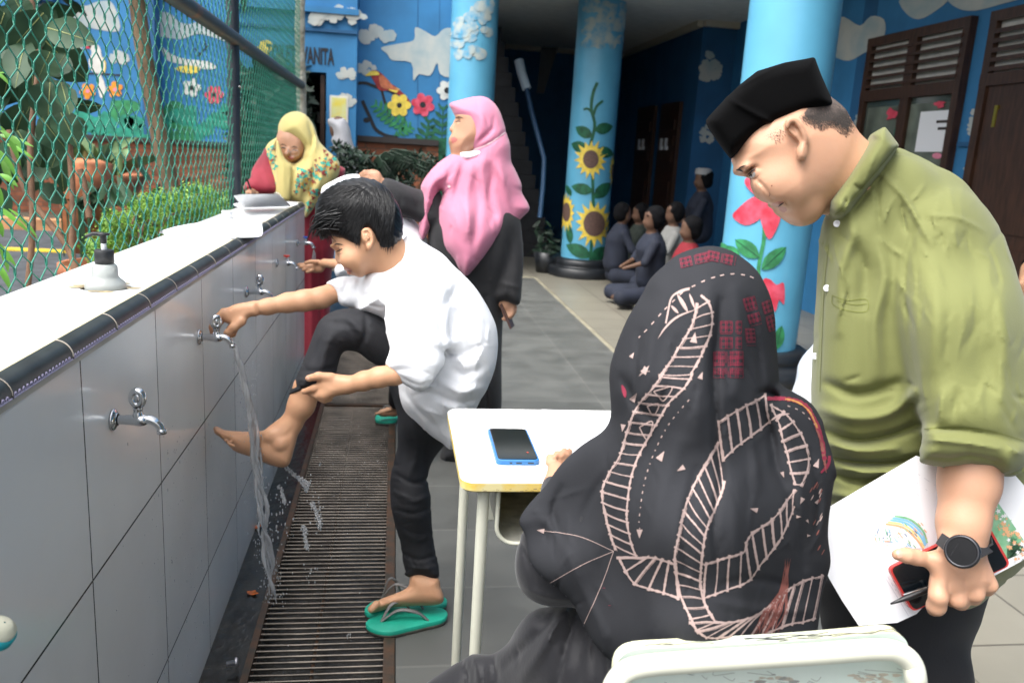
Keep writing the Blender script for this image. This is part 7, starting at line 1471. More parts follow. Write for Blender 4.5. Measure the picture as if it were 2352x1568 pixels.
# ---------------------------------------------------------------- children seated on the hall floor
KH = mat('child_hair', (.005, .005, .006), .8, spec=.1); NAVY = mat('navy_cotton', (.012, .016, .030), .85, var=.2); REDC = mat('red_cotton', (.20, .01, .018), .85); PALEB = mat('pale_blue_cotton', (.50, .58, .72), .85, col2=(.75, .78, .82), vscale=6); DKC = mat('dark_green_cotton', (.02, .028, .022), .85); 
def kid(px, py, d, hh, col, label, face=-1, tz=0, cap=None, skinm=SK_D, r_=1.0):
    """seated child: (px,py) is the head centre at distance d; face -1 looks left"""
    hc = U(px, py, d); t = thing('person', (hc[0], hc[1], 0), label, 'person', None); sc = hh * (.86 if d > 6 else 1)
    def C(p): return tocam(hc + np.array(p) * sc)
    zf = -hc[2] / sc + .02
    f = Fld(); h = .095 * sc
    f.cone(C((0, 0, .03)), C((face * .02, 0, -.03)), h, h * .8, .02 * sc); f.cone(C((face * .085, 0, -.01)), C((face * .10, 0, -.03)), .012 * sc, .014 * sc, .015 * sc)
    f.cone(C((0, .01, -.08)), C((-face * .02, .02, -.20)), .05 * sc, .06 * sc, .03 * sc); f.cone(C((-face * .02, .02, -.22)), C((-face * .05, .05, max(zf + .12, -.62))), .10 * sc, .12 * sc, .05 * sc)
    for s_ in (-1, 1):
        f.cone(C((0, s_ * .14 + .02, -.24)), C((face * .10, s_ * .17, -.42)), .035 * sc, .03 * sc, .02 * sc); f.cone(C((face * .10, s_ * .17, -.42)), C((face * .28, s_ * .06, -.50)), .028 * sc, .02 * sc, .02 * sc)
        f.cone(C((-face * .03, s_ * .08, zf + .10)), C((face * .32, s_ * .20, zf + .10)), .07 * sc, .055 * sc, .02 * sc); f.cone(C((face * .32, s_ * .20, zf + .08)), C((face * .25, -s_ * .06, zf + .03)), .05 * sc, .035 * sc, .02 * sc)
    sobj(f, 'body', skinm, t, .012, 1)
    g = Fld(); g.cone(C((-face * .02, .02, -.20)), C((-face * .02, .03, -.30)), .10 * sc, .15 * sc, .05 * sc); g.cone(C((-face * .02, .03, -.3)), C((-face * .05, .05, max(zf + .12, -.6))), .145 * sc, .155 * sc, .05 * sc)
    for s_ in (-1, 1): g.cone(C((0, s_ * .13 + .02, -.24)), C((face * .10, s_ * .175, -.42)), .055 * sc, .05 * sc, .03 * sc)
    g.noise(.004, 20, 10, int(px)); sobj(g, 'shirt', col, t, .012, 1)
    g = Fld()
    for s_ in (-1, 1): g.cone(C((-face * .05, s_ * .08, zf + .12)), C((face * .32, s_ * .20, zf + .11)), .10 * sc, .075 * sc, .04 * sc); g.cone(C((face * .32, s_ * .20, zf + .09)), C((face * .20, -s_ * .02, zf + .05)), .07 * sc, .05 * sc, .03 * sc)
    sobj(g, 'trousers', NAVY, t, .014, 1)
    g = Fld(); g.cone(C((-face * .02, 0, .045)), C((-face * .03, 0, 0)), .105 * sc, .098 * sc, .02 * sc); g.noise(.003, 70, 8, int(py)); hr2 = sobj(g, 'hair', KH, t, .010, 1)
    if cap: MB().lathe(hc + np.array([0, 0, .07]) * sc, [(.10 * sc, 0), (.098 * sc, .06 * sc), (.07 * sc, .075 * sc), (.001, .078 * sc)], 0, 20).build('cap', mat('dim_cap', (.30, .30, .30), .9), t)
    return t
kid(1548, 492, 8.3, 1.0, mat('dimmed_white_cotton', (.22, .22, .21), .85), 'seated child in a white shirt facing left beyond the sunflower column')  # white cotton darkened to carry the hall's shade in its colour
kid(1500, 505, 7.6, 1.05, NAVY, 'seated child in a big navy top, back turned, before the white shirted one', face=-1)
kid(1585, 528, 7.2, 1.0, REDC, 'seated child in a red top partly hidden by the woman in black', face=-1)
kid(1470, 492, 9.2, 1.0, DKC, 'seated child in dark clothes facing left, between column and navy top', face=-1)
kid(1432, 492, 8.8, 1.0, NAVY, 'seated dark clothed child right against the sunflower column', face=1)
kid(1614, 415, 9.3, 1.1, NAVY, 'older child in a white cap sitting higher at the hall corner', face=-1, cap=True)
kid(1930, 735, 4.0, .85, PALEB, 'child in a pale blue shirt seated behind the man in green', face=1, skinm=SK_BOY)
kid(2385, 640, 4.2, .95, WHITE, 'child in a white shirt at the right edge behind the man', face=-1, skinm=SK_BOY)
# ================================================================= OBJECTS
class PaintD(Paint):
    def __init__(s, d): s.d = d; s.cyl = None; s.n = 0
    def pt(s, x, y, lift): return U(x, y, s.d - lift)
CREAM = mat('cream_enamel', (.66, .66, .55), .35, var=.05, vscale=9, bump=.05, coat=.2)
MINT = mat('worn_mint_board', (.56, .66, .60), .5, col2=(.66, .72, .66), vscale=5, bump=.15, bscale=60)
YEDGE = mat('yellow_edge_band', (.72, .52, .10), .5, col2=(.70, .62, .32), vscale=18, thr=(.45, .6))
TOPW = mat('white_laminate', (.86, .86, .83), .3, var=.02)
WORN = mat('worn_wood_core', (.30, .22, .14), .9, var=.4, vscale=60); SCRIB = mat('pen_scribble', (.04, .045, .05), .8)
SHADEY = mat('tray_sheet_shaded', (.42, .42, .37), .6, var=.2, vscale=40)  # grey spotted sheet, shade inside the tray put into its colour
TZ = .75
tx0, ty0 = P(1060, 1106, 2, TZ)[:2]; ty1 = P(1070, 937, 2, TZ)[1]; tx1 = tx0 + .66
tb_ = thing('school_desk', (tx0 + .3, (ty0 + ty1) / 2, 0), 'white topped school desk with a yellow front edge and cream tube legs', 'desk')
def rrect(x0, y0, x1, y1, r, n=6):
    o = []
    for cx_, cy_, a0 in ((x1 - r, y1 - r, 0), (x0 + r, y1 - r, 90), (x0 + r, y0 + r, 180), (x1 - r, y0 + r, 270)):
        for k in range(n + 1): a = math.radians(a0 + 90 * k / n); o.append((cx_ + r * math.cos(a), cy_ + r * math.sin(a)))
    return o
mb = MB(); o = rrect(tx0, ty0, tx1, ty1, .028)
oi = rrect(tx0 + .003, ty0 + .003, tx1 - .003, ty1 - .003, .026); n = len(o)
mb.add([(*p, TZ) for p in oi], [list(range(n))], 0)
lv = [[(*p, TZ) for p in oi], [(*p, TZ - .003) for p in o]]; mb.add(lv[0] + lv[1], [(i, n + i, n + (i + 1) % n, (i + 1) % n) for i in range(n)], 0, True)
lv = [[(*p, TZ - .003) for p in o], [(*p, TZ - .018) for p in o], [(*p, TZ - .021) for p in oi]]
for a in range(2): mb.add(lv[a] + lv[a + 1], [(i, n + i, n + (i + 1) % n, (i + 1) % n) for i in range(n)], 1, True)
mb.add(lv[2], [list(range(n))[::-1]], 1)
r = random.Random(21)
for i in range(34):
    x, y = tx0 + .03 + r.random() * .22, ty0 + .02 + r.random() * .42; a = r.uniform(0, 6.3); L = r.uniform(.006, .05); mb.tube([(x, y, TZ + .0001), (x + L * .5 * math.cos(a) + .002, y + L * .5 * math.sin(a), TZ + .0001), (x + L * math.cos(a), y + L * math.sin(a), TZ + .0001)], r.uniform(.0002, .0005), 2, 4, False)
mb.build('top', [TOPW, YEDGE, mat('pencil_scratch', (.55, .54, .50), .8)], tb_)
r = random.Random(4); mb = MB()
for i in range(26):
    x = tx0 + .03 + r.random() * .16; z = TZ - .0165 + r.uniform(-.003, .004); q = r.uniform(.001, .004); mb.add([(x, ty0 - .0004, z), (x + q * 2, ty0 - .0004, z + .0004), (x + q * 1.6, ty0 - .0004, z + q * .5), (x + .0005, ty0 - .0004, z + q * .4)], [(0, 1, 2, 3)])
mb.build('chipped_edge', WORN, tb_)
for x, y in ((tx0 + .045, ty0 + .035), (tx0 + .045, ty1 - .035), (tx1 - .045, ty0 + .035), (tx1 - .045, ty1 - .035)): MB().tube([(x, y, 0), (x, y, TZ - .022)], .0112, 0, 18).build('leg', CREAM, tb_)
mb = MB(); xl, xr = tx0 + .072, tx1 - .072; yf = ty0 + .03; prof = [(xl, TZ - .022), (xl, TZ - .10)] + [(xl + .035 - .035 * math.cos(a), TZ - .10 - .035 * math.sin(a)) for a in np.linspace(.2, math.pi / 2, 6)] + [(xr - .035, TZ - .135), (xr, TZ - .10), (xr, TZ - .022)]
mb.tube([(x, yf, z) for x, z in prof], .0042, 0, 10); k = len(prof)
V = [(x, yy, z) for yy in (yf, ty1 - .04) for x, z in prof]; mb.add(V, [(i, i + 1, k + i + 1, k + i) for i in range(k - 1)], 1, True)
mb.add([(x, ty1 - .04, z) for x, z in prof], [list(range(k))], 1); mb.build('tray', [CREAM, SHADEY], tb_)
mb = MB(); rbox(mb, (tx0 + .085, ty1 - .06, .50), (tx0 + .125, ty1 - .045, TZ - .135), .003); mb.tube([(tx0 + .045, ty1 - .035, .58), (tx1 - .045, ty1 - .035, .58)], .009, 0, 12); pass
mb.build('brace', CREAM, tb_)
# blue phone on the desk
ph = thing('mobile_phone', P(1190, 1025, 2, TZ), 'phone in a bright blue case lying on the white desk', 'phone')
zt = TZ + .0105; cs = [P(x, y, 2, zt) for x, y in ((1141, 1056), (1240.5, 1057), (1232, 984), (1142, 983))]
ex, ey = cs[1] - cs[0], cs[3] - cs[0]; wd_p = np.linalg.norm(ex); ln_p = np.linalg.norm(ey); ex /= wd_p; ey = ey - ex * (ey @ ex); ey /= np.linalg.norm(ey)
def slab(o2, z0, z1, m, bev=.0015):
    q = [cs[0] + ex * a + ey * b for a, b in o2]; c = np.mean(q, 0); n = len(q); lo_ = [np.array([p[0], p[1], z0]) for p in q]; mi = [np.array([p[0], p[1], z1 - bev]) for p in q]; hi_ = [np.array([*(c + (p - c) * .975)[:2], z1]) for p in q]
    mb.add(lo_ + mi, [(i, (i + 1) % n, n + (i + 1) % n, n + i) for i in range(n)], m, True); mb.add(mi + hi_, [(i, (i + 1) % n, n + (i + 1) % n, n + i) for i in range(n)], m, True); mb.add(hi_, [list(range(n))], m)
mb = MB(); slab(rrect(0, 0, wd_p, ln_p, .011), TZ + .0005, zt, 0)
for a, b in ((.30, .36), (.45, .58), (.72, .86)): o_ = cs[0] - ey * .0006; mb.add([o_ + ex * wd_p * a + [0, 0, -.0068], o_ + ex * wd_p * b + [0, 0, -.0068], o_ + ex * wd_p * b + [0, 0, -.0042], o_ + ex * wd_p * a + [0, 0, -.0042]], [(0, 1, 2, 3)], 1)
mb.build('case', [mat('blue_case', (.03, .16, .40), .4, spec=.5), SCRIB], ph)
mb = MB(); slab(rrect(.0035, .004, wd_p - .0035, ln_p - .0035, .008), zt - .002, zt + .0006, 0, .0002); mb.build('screen', mat('phone_glass', (.006, .008, .008), .07, spec=.6), ph)
mb = MB(); a = cs[0] + ex * wd_p * .78 + ey * ln_p * .22; mb.add([[*(a + d_)[:2], zt + .0009] for d_ in (ex * .003, ey * .004, -ex * .003, -ey * .004)], [(0, 1, 2, 3)]); mb.build('screen_icon', mat('red_icon', (.35, .05, .03), .5), ph)
# ink marks on the sheet under her hand
sh = thing('exam_sheet', P(1340, 1000, 2, TZ), 'white sheet of paper lying on the desk under the hand of the seated woman', 'paper')
q = [P(x, y, 2, TZ + .0006) for x, y in ((1244, 940), (1500, 950), (1500, 1110), (1252, 1100))]; MB().prism(q[::-1], (0, 0, .0004)).build('sheet', mat('bright_paper', (.86, .87, .88), .75), sh)
mb = MB(); pts = [P(x, y, 2, TZ + .0016) for x, y in ((1238, 1000), (1262, 1012), (1290, 1026))]; mb.tube(pts, .0005, 0, 4); pts = [P(1290 + 9 * math.cos(t), 997 + 3 * math.sin(t), 2, TZ + .0016) for t in np.linspace(0, 6.28, 12)]; mb.tube(pts, .0007, 0, 4); mb.build('ink_marks', mat('blue_ink', (.10, .16, .32), .7), sh)
# chair behind the seated woman
ch = thing('school_chair', (U(1750, 1500, 1.0)[0], U(1750, 1500, 1.0)[1], 0), 'cream tube school chair with a worn mint backrest, nearest the camera', 'chair')
def dpt(x): return .905 + (x - 1400) / 700 * .035
tp = [(1404, 1640), (1405, 1592), (1424, 1553), (1466, 1531), (1573, 1520), (1724, 1510), (1880, 1500), (2012, 1491), (2062, 1497), (2094, 1523), (2104, 1568), (2108, 1640)]
T = [U(x, y, dpt(x) if y < 1600 else dpt(x) + .05) for x, y in tp]; fl = T[0] * 1; fl[2] = 0; fr = T[-1] * 1; fr[2] = 0
mb = MB(); mb.tube(np.vstack([[fl], cr(T, 7), [fr]]), .0122, 0, 20); hw_ = [T[0] * [1, 1, 0] + [0, .32, 0], T[-1] * [1, 1, 0] + [0, .32, 0]]
mb.build('frame', CREAM, ch)
for a in hw_: MB().tube([a, a + [0, 0, .43]], .0115, 0, 14).build('leg', CREAM, ch)
mb = MB(); c0, c1_ = T[0], T[-1]; rbox(mb, (c0[0] + .01, c0[1] + .02, .43), (c1_[0] - .01, c0[1] + .36, .447), .006); mb.build('seat', MINT, ch)
pe = [(1414, 1600), (1413, 1540), (1416, 1503), (1430, 1479), (1458, 1466), (1510, 1461), (1620, 1456), (1740, 1450), (1860, 1442), (1985, 1431), (2040, 1426), (2070, 1433), (2086, 1456), (2088, 1500), (2090, 1560), (2090, 1600)]
pc_ = cr(pe, 5); A_, B_ = [], []
for x, y in pc_: 
    b = U(x, y + 26, dpt(x) + .018); a = b + ROT[:, 2] * 0 + np.array([0, .0165, 0]); A_.append(a); B_.append(b)
n = len(A_); zb_ = min(p[2] for p in B_) - .12
mb = MB(); mb.add(A_ + B_, [(i, i + 1, n + i + 1, n + i) for i in range(n - 1)], 1, True)
B2 = [np.array([p[0], p[1], zb_]) for p in B_]; A2 = [np.array([p[0], p[1], zb_]) for p in A_]
mb.add(B_ + B2, [(i, i + 1, n + i + 1, n + i) for i in range(n - 1)], 0); mb.add(A_ + A2, [(i, n + i, n + i + 1, i + 1) for i in range(n - 1)], 0)
br = mb.build('backrest', [MINT, mat('cream_yellow_edge', (.66, .64, .42), .6, col2=(.60, .66, .56), vscale=5, thr=(.4, .6))], ch)
import bmesh as _bm
bm = _bm.new(); bm.from_mesh(br.data); _bm.ops.recalc_face_normals(bm, faces=bm.faces); bm.to_mesh(br.data); bm.free()
dp = Drape(br)      # scratches along the edge, stains on the board
class _H:   # edge strip points
    pass
mb = MB(); r = random.Random(8)
for i in range(18):
    j = r.randint(22, n - 22); t = r.random() ** .5; L_n = r.randint(2, 9); pts = []
    for k in range(L_n):
        a = A_[min(j + k, n - 1)]; b = B_[min(j + k, n - 1)]; p = a + (b - a) * min(1, max(0, t + .1 * math.sin(k * 1.3 + i))); pts.append(p + np.array([0, -.0002, .0006]))
    mb.tube(pts, r.choice([.0002, .0003, .0005]), 0, 4)
mb.build('scribbles', SCRIB, ch)
for i in range(40): 
    x = r.gauss(1990 if i % 2 else 1760, 38); y = 1546 + r.random() * 30; e = r.uniform(5, 14); dp.patch((x, y), [(x + e * (1 + .4 * math.sin(3 * q + i)) * math.cos(q), y + e * .35 * math.sin(q)) for q in np.arange(0, 6.2, .8)], 0 if i % 4 else 1, 1, .0006)
for i in range(16): x = r.uniform(1500, 2070); y = r.uniform(1530, 1568); dp.ribbon([(x, y), (x + r.gauss(0, 30), y + 10), (x + r.gauss(0, 40), y + 4)], 1.2, 1, 4)
dp.join(br, [mat('worn_patch', (.52, .47, .38), .8, var=.15, vscale=50), mat('pencil_line', (.30, .31, .29), .8)])
rs = MB(); ft = Drape(bpy.data.objects['frame'] if False else ch.children[0])
ft.patch((1738, 1500), [(1738 + 14 * math.cos(q), 1500 + 3 * math.sin(q)) for q in np.arange(0, 6.2, .7)], 0, 1, .0004); ft.join(ch.children[0], [mat('rust_spot', (.40, .19, .07), .8)])
# papers, phone and pen held by the man
def sheet(name, poly, d, label, slopes=(0, 0), th=.0016, m=None, paint=None, mats=None):
    c = np.mean(poly, 0); o = [U(x, y, d + slopes[0] * (x - c[0]) / 400 + slopes[1] * (y - c[1]) / 400) for x, y in poly]; t = thing(name, np.mean(o, 0), label, 'paper')
    s_ = MB().prism(o, ROT[:, 2] * -th).build('sheet', m or M['paper'], t)
    bm = _bm.new(); bm.from_mesh(s_.data); _bm.ops.recalc_face_normals(bm, faces=bm.faces); bm.to_mesh(s_.data); bm.free()
    if paint: q = Drape(s_); paint(q); q.join(s_, mats)
    return t
BL = mat('print_sky', (.22, .50, .72), .7); OR = mat('print_orange', (.75, .42, .22), .7); GR = mat('print_green', (.16, .42, .22), .7, col2=(.30, .55, .35), vscale=60); TXT = mat('print_text', (.55, .56, .62), .8); WT_ = mat('print_white', (.8, .8, .8), .8); NAVYP = mat('print_navy', (.10, .18, .30), .8)
def star(q, c, s_, m, lift=.001): q.patch(c, [(c[0] + s_ * (1 if k % 2 else .45) * math.cos(k * .628), c[1] + s_ * (1 if k % 2 else .45) * math.sin(k * .628)) for k in range(10)], m, 1, lift)
def flowerp(q):
    o = H([(1330, 560), (1400, 660), (1490, 790), (1530, 880), (1400, 935), (1300, 840), (1285, 700)]); q.patch(np.mean(o, 0), o, 2, 4, .0006); r = random.Random(3)
    for i in range(70):
        t = r.random(); x, y = H([(1320 + 170 * t + r.gauss(0, 26), 600 + 280 * t + r.gauss(0, 30))])[0]
        if inpoly(o, np.array([x]), np.array([y]), 0)[0]: star(q, (x, y), r.uniform(3, 9), r.choice([1, 1, 4, 2]), .001 + .0002 * (i % 5))
sheet('picture_sheet', H([(1000, 340), (1180, 345), (1410, 400), (1490, 490), (1560, 560), (1600, 830), (1490, 895), (1325, 985), (1180, 1060), (1000, 900)]), 1.228, 'paper sheet with a green and orange flower picture, behind the forearm of the man', (.0, .0), paint=flowerp, mats=[BL, OR, GR, TXT, WT_])
def rainbow(q):
    r = random.Random(5); P0 = H([(700, 690), (840, 640), (960, 790), (970, 835), (880, 835), (760, 800), (650, 770)]); q.patch(np.mean(P0, 0), P0, 5, 3, .0005)
    for k, m in enumerate((1, 6, 0, 0, 2)): q.ribbon(H([(735 + 12 * k, 700 - 11 * k), (830 + 10 * k, 720 - 11 * k), (900 + 9 * k, 780 - 11 * k), (940 + 5 * k, 835 - 8 * k)]), 4.6, m, 4, lift=.0008 + .0001 * k)
    for i in range(36): x, y = H([(r.gauss(740, 45), r.gauss(775, 18))])[0]; q.ribbon([(x, y), (x + r.gauss(0, 7), y + r.gauss(0, 6))], r.uniform(1, 2.6), r.choice([7, 2, 0, 1]), 3, lift=.001, taper=True)
    for i in range(30): x, y = H([(r.uniform(800, 950), r.uniform(690, 820))])[0]; q.ribbon([(x, y), (x + 6, y + 7)], 2, r.choice([7, 2, 1, 0]), 3, lift=.0012)
    for L in range(5):
        x, y = 560 + 40 * L, 1110 - 42 * L; q.ribbon(H([(x, y), (x + 70, y + 120)]), 1.2, 3, 4, dash=(14, 4))
    for L in range(9): q.ribbon(H([(560 + 40 * L, 600 - 24 * L), (640 + 46 * L, 700 - 26 * L)]), .9, 3, 5, dash=(10, 4))
    q.ribbon(H([(575, 800), (640, 890), (730, 990), (860, 1200)]), 1.2, 3, 4)
sheet('printed_sheet', H([(425, 612), (905, 330), (1070, 390), (1090, 700), (1080, 1000), (905, 1190), (800, 1238), (590, 1255), (500, 1120), (430, 1000), (412, 960)]), 1.218, 'white printed sheet with a small rainbow picture held low by the man', (.0, -.01), paint=rainbow, mats=[BL, OR, GR, TXT, WT_, mat('print_pale', (.70, .74, .80), .8), mat('print_yellow', (.80, .72, .30), .8), NAVYP])
def slabd(name, poly, d, th, m, parent, rr=.18, slope=0):
    """rounded slab facing the camera from four photo corners"""
    p = [np.array(q, float) for q in poly]; o = []
    for i in range(4):
        a, b, c = p[i - 1], p[i], p[(i + 1) % 4]; ra = b + (a - b) / np.linalg.norm(a - b) * rr; rb = b + (c - b) / np.linalg.norm(c - b) * rr
        for t in np.linspace(0, 1, 6): o.append((1 - t) ** 2 * ra + 2 * t * (1 - t) * b + t * t * rb)
    cc = np.mean(p, 0); q = [U(x, y, d + slope * (x - cc[0]) / 200) for x, y in o]; s_ = MB().prism(q, ROT[:, 2] * -th).build(name, m, parent)
    bm = _bm.new(); bm.from_mesh(s_.data); _bm.ops.recalc_face_normals(bm, faces=bm.faces); bm.to_mesh(s_.data); bm.free(); return s_
mp_ = thing('mobile_phone', U(2180, 1310, 1.19), 'phone in a red rimmed case gripped under the hand of the man', 'phone')
pc4 = H([(752, 945), (882, 1182), (1420, 925), (1288, 690)]); slabd('case', pc4, 1.192, .008, mat('red_case', (.50, .035, .03), .4), mp_, 16)
slabd('screen', [tuple(np.array(q) + (np.mean(pc4, 0) - q) / np.linalg.norm(np.mean(pc4, 0) - q) * 6) for q in pc4], 1.1905, .002, mat('held_glass', (.006, .009, .012), .08, spec=.6), mp_, 13)
pn = thing('marker_pen', U(2110, 1365, 1.17), 'black marker pen held across the red cased phone', 'pen'); a, b = U(*H([(835, 1108)])[0], 1.178), U(*H([(1000, 1045)])[0], 1.178); mb = MB(); ax = (a - b) / np.linalg.norm(a - b); L = np.linalg.norm(a - b)
mb.lathe(b, [(.0045, 0), (.0046, L * .9), (.0040, L * .96), (.0038, L), (.0022, L + .012), (.0014, L + .020), (.0006, L + .0205)], 0, 14, ax); mb.lathe(b, [(.0047, L * .08), (.0047, L * .16)], 1, 14, ax); mb.build('barrel', [mat('pen_plastic', (.012, .012, .014), .3), WT_], pn)
mb = MB(); mb.tube([U(*H([(835, 1085)])[0], 1.172), U(*H([(960, 1045)])[0], 1.172)], .0012, 0, 6); mb.build('clip', M['chrome'], pn)
# things on the wall top
bt = thing('soap_bottle', (hx, hy, WT - .02), 'clear pump soap bottle with a black pump set in the wall top', 'bottle')
MB().lathe((hx, hy, WT), [(.001, -.018), (.036, -.018), (.0385, -.010), (.0385, .004), (.036, .011), (.028, .018), (.0242, .023), (.0236, .040), (.021, .046), (.014, .049)], 0, 36).build('body', mat('cloudy_plastic', (.66, .70, .68), .22, trans=.45, var=.08, bump=.3, bscale=50), bt)
MB().lathe((hx, hy, WT), [(.0165, .049), (.0180, .0495), (.0178, .074), (.0165, .0755), (.006, .076)], 0, 28).build('cap', mat('pump_black', (.02, .022, .025), .45), bt)
mb = MB(); mb.lathe((hx, hy, WT), [(.0052, .075), (.0052, .088)], 1, 12); mb.lathe((hx, hy, WT), [(.0045, .088), (.0062, .090), (.0062, .104), (.012, .1045), (.012, .108), (.001, .109)], 0, 18); mb.tube([(hx, hy, WT + .106), (hx - .018, hy - .004, WT + .1065), (hx - .030, hy - .006, WT + .101)], [.0045, .004, .003], 0, 10); mb.build('pump', [mat('pump_head', (.02, .022, .025), .45), M['paper']], bt)
def loft(near, far, zn, zf, nm, label, wave=.006, rows=6, m=None, cat='paper', extra=None):
    a = cr([P(x, y, 2, zn) for x, y in near], 5); b = cr([P(x, y, 2, zf) for x, y in far], 5); k = min(len(a), len(b)); a = a[np.linspace(0, len(a) - 1, k).astype(int)]; b = b[np.linspace(0, len(b) - 1, k).astype(int)]; V = []
    for i in range(rows + 1):
        t = i / rows
        for j in range(k): p = a[j] * (1 - t) + b[j] * t; V.append(p + [0, 0, wave * math.sin(t * 3.1) * (.6 + .4 * math.sin(j * .8)) * .7])
    Fc = [(i * k + j, i * k + j + 1, (i + 1) * k + j + 1, (i + 1) * k + j) for i in range(rows) for j in range(k - 1)]; n = len(V); V2 = [np.array(p) - [0, 0, .0012] for p in V]
    t_ = thing(nm, np.mean(V, 0), label, cat); s_ = MB().add(V, Fc, 0, True).add(V2, [f[::-1] for f in Fc], 0, True).build('sheet', m or M['paper'], t_); return t_
loft([(367, 535), (430, 543), (520, 545), (592, 544), (604, 535)], [(367, 531), (410, 519), (470, 510), (540, 506), (600, 503)], WT + .002, WT + .010, 'printed_form', 'white printed form lying on the wall top near the soap bottle')
pn = thing('pen', P(495, 544, 2, WT), 'white pen lying on the printed form on the wall top', 'pen'); MB().tube([P(447, 542, 2, WT + .012), P(540, 547, 2, WT + .012)], .004, 0, 8).build('barrel', WHITE, pn)
loft(L_([(360, 1055), (450, 1088), (650, 1086), (870, 1080), (1000, 1046)]), L_([(356, 1040), (450, 1030), (620, 1020), (850, 1020), (990, 1040)]), WT + .003, WT + .006, 'loose_sheets', 'flat sheets under the raised notebook at the far end of the wall', .002)
nb = loft(L_([(450, 1080), (560, 1078), (700, 1074), (860, 1070), (930, 1062)]), L_([(358, 962), (440, 948), (560, 945), (690, 944), (795, 944)]), WT + .010, WT + .085, 'notebook', 'open notebook propped up under the pen of the woman in yellow', .004, cat='notebook')
mb = MB(); 
for k in range(5): c = U(*L_([(790 + 18 * k, 965 + 22 * k)])[0], 4.10); mb.tube([c + .016 * math.cos(t) * np.array([1, 0, 0]) + .016 * math.sin(t) * np.array([0, .3, 1]) for t in np.linspace(0, 5.5, 9)], .0014, 0, 5)
mb.build('ring_binding', M['chrome'], nb)
c = P(522, 502, 2, WT); MB_ = MB().lathe(c, [(.001, .001), (.019, .001), (.021, .028), (.0195, .030), (.017, .0285), (.001, .0275)], 0, 20); tag(MB_.build('cup', M['paper']), 'small white cup standing on the far part of the wall top', 'cup')
# turquoise rimmed plastic cap at the lower left corner
c = P(-6, 1452, 0, WX + .045); t = thing('plastic_lid', c, 'cream round plastic lid with turquoise rim on the wall at the lower left corner', 'lid'); axl = np.array([.55, -.1, .8]); axl /= np.linalg.norm(axl)
MB().lathe(c, [(.001, -.010), (.017, -.010), (.0195, -.007), (.0195, .003), (.0175, .005)], 0, 30, axl).build('rim', mat('turquoise_plastic', (.02, .45, .50), .35), t); MB().lathe(c, [(.0175, .003), (.0165, .009), (.011, .013), (.009, .016), (.001, .0165)], 0, 30, axl).build('dome', mat('cream_plastic', (.70, .68, .52), .4), t)
mb = MB(); e = c - axl * .012; mb.tube([e, e * .5 + np.array([WX, e[1], e[2]]) * .5, [WX, e[1], e[2]]], .006, 0, 10); mb.build('stub', M['chrome'], t)
# ================================================================= WATER
WAT = mat('water', (.95, .97, 1.0), .05, trans=.68, spec=.8); WATR = WAT.node_tree.nodes['Principled BSDF']; WATR.inputs['IOR'].default_value = 1.33
r = random.Random(12); mb = MB(); yv = 2.058
path = [(541, 792), (546, 815), (556, 857), (566, 905), (575, 950), (582, 986), (590, 1060), (598, 1118), (606, 1172), (604, 1216), (610, 1255), (618, 1300), (624, 1345), (626, 1392)]
pc_ = np.array([P(x, y, 1, yv) for x, y in cr(path, 5)])
for k in range(34):
    ph_ = r.random() * 6.3; am = r.uniform(.001, .0065); fq = r.uniform(.12, .35); V = []
    for i, p in enumerate(pc_): g_ = min(1, i / 14) * (.7 + i / 38); V.append(p + np.array([am * g_ * math.sin(fq * i + ph_), am * g_ * math.cos(fq * i * .8 + ph_), 0]))
    i0 = 0 if k < 5 else r.randint(2, len(V) - 14); i1 = r.randint(46, 65) if k < 5 else min(len(V), i0 + r.randint(5, 16)); rr_ = [((.0044 if k < 5 else .0024) - .0008 * i / len(V)) * (1 + .5 * math.sin(i * .9 + ph_)) * min(1, .25 + min(i - i0, i1 - 1 - i) / 3) + .0003 for i in range(i0, i1)]; mb.tube(V[i0:i1], rr_, 0, 8)
for k in range(420):
    t = r.random() ** .6 * (len(pc_) - 1); p = pc_[int(t)]; q = r.uniform(.0006, .0018); mb.ball(p + np.array([r.gauss(0, .004 + t * .0002), r.gauss(0, .004), 0]), (q, q, q * r.uniform(1, 3.5)), 0, 6)
tag(mb.build('water_stream', WAT), 'clear running water falling from the held tap over the raised foot', 'water')
mb = MB(); s0 = pix(U(640, 1075, 2.16))
for jt in ([(560, 200), (600, 245), (640, 270), (680, 295), (705, 310)], [(640, 270), (670, 315), (690, 355)], [(722, 432), (745, 480), (770, 535), (778, 585)], [(672, 590), (682, 650), (692, 720)], [(520, 330), (545, 400), (552, 430)]):
    c_ = cr([U(x, y, 2.18) for x, y in J(jt)], 12)
    for p in c_:
        for _ in range(4): q = r.uniform(.0008, .0026); mb.ball(p + np.array([r.gauss(0, .0025), 0, r.gauss(0, .0025)]), (q, q, q * r.uniform(1, 2)), 0, 6)
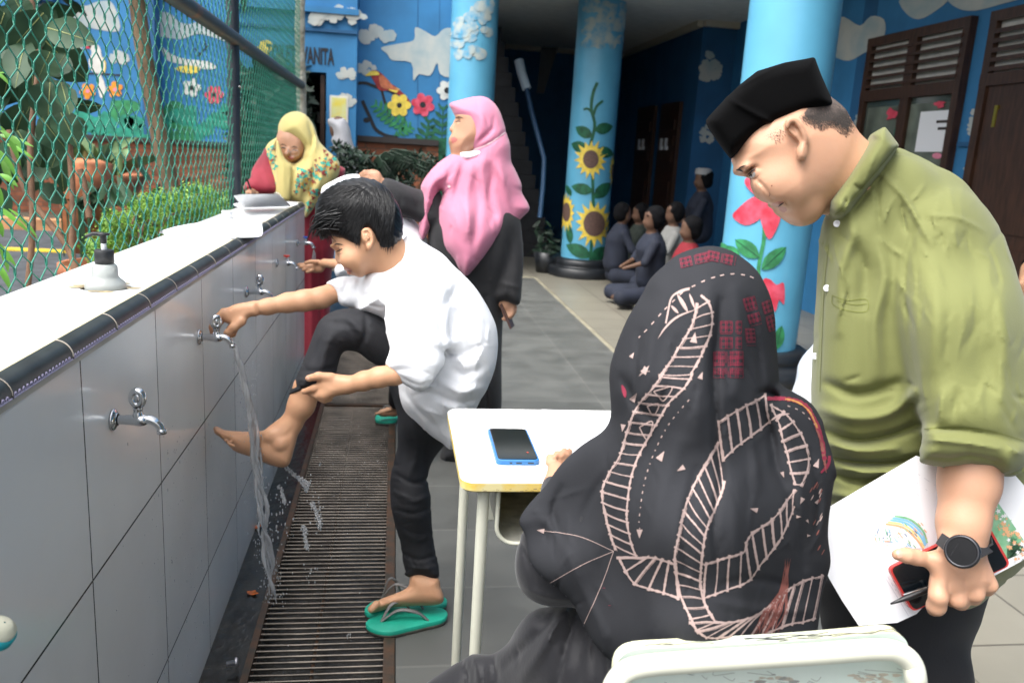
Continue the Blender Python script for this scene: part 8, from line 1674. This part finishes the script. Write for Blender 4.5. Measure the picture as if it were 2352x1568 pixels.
for cx_, cy_, sx, sy, n_, d0 in ((700, 320, 18, 22, 16, 2.17), (760, 520, 26, 60, 30, 2.2), (680, 640, 14, 60, 16, 2.2), (720, 880, 30, 60, 14, 2.25), (540, 420, 30, 80, 18, 2.2), (530, 600, 40, 110, 22, 2.2), (460, 880, 34, 120, 30, 2.2), (960, 1270, 18, 14, 5, 2.25), (780, 185, 8, 6, 4, 2.6)):
    for i in range(n_): x, y = J([(r.gauss(cx_, sx), r.gauss(cy_, sy))])[0]; q = r.uniform(.0008, .0026); mb.ball(U(x, y, d0), (q, q, q * r.uniform(1, 3)), 0, 6)
for i in range(240): x, y = Fz([(r.gauss(330, 60), r.uniform(420, 1560))])[0]; q = r.uniform(.0004, .0011); mb.ball(P(x, y, 1, yv + r.gauss(0, .03)), (q, q, q * 1.6), 0, 6)
tag(mb.build('water_splash', WAT), 'drops and short jets of water flying off the raised foot', 'splash', None, 'stuff')
mb = MB()
for i in range(420):
    x = r.gauss(470, 60); y = r.uniform(960, 1568); p = P(x, y, 0, WX + .0003); q = r.uniform(.0005, .0017)
    if p[2] > .02: mb.ball(p, (q * .6, q, q * r.choice([1, 1, 1.3, 3])), 0, 6)
tag(mb.build('tile_drops', WAT), 'small water drops clinging to the grey wall tiles', 'drops', None, 'stuff')
mb = MB()
for i in range(160):
    y = r.choice([r.gauss(3.6, .55), r.gauss(3.4, .3), r.uniform(1.7, 4.5)]); p = np.array([r.uniform(-.34, .0), y, .0]); q = r.uniform(.0008, .0024)
    mb.ball(p + [0, 0, -.0005], (q, q, q * .4), 0, 6)
tag(mb.build('grate_drops', WAT), 'splashed water beads lying on the drain grate', 'drops', None, 'stuff')
mb = MB(); e = np.array([WX + .08, 4.145, .816]); 
for k in range(4): mb.tube(cr([e, e + [.004 * k - .004, 0, -.03], e + [.006 * k - .01, .004 * k, -.075], U(708 + 4 * k, 612, 4.12)], 4), .0016, 0, 6)
tag(mb.build('water_trickle', WAT), 'thin trickle from the blue levered tap onto the cupped hand', 'water')
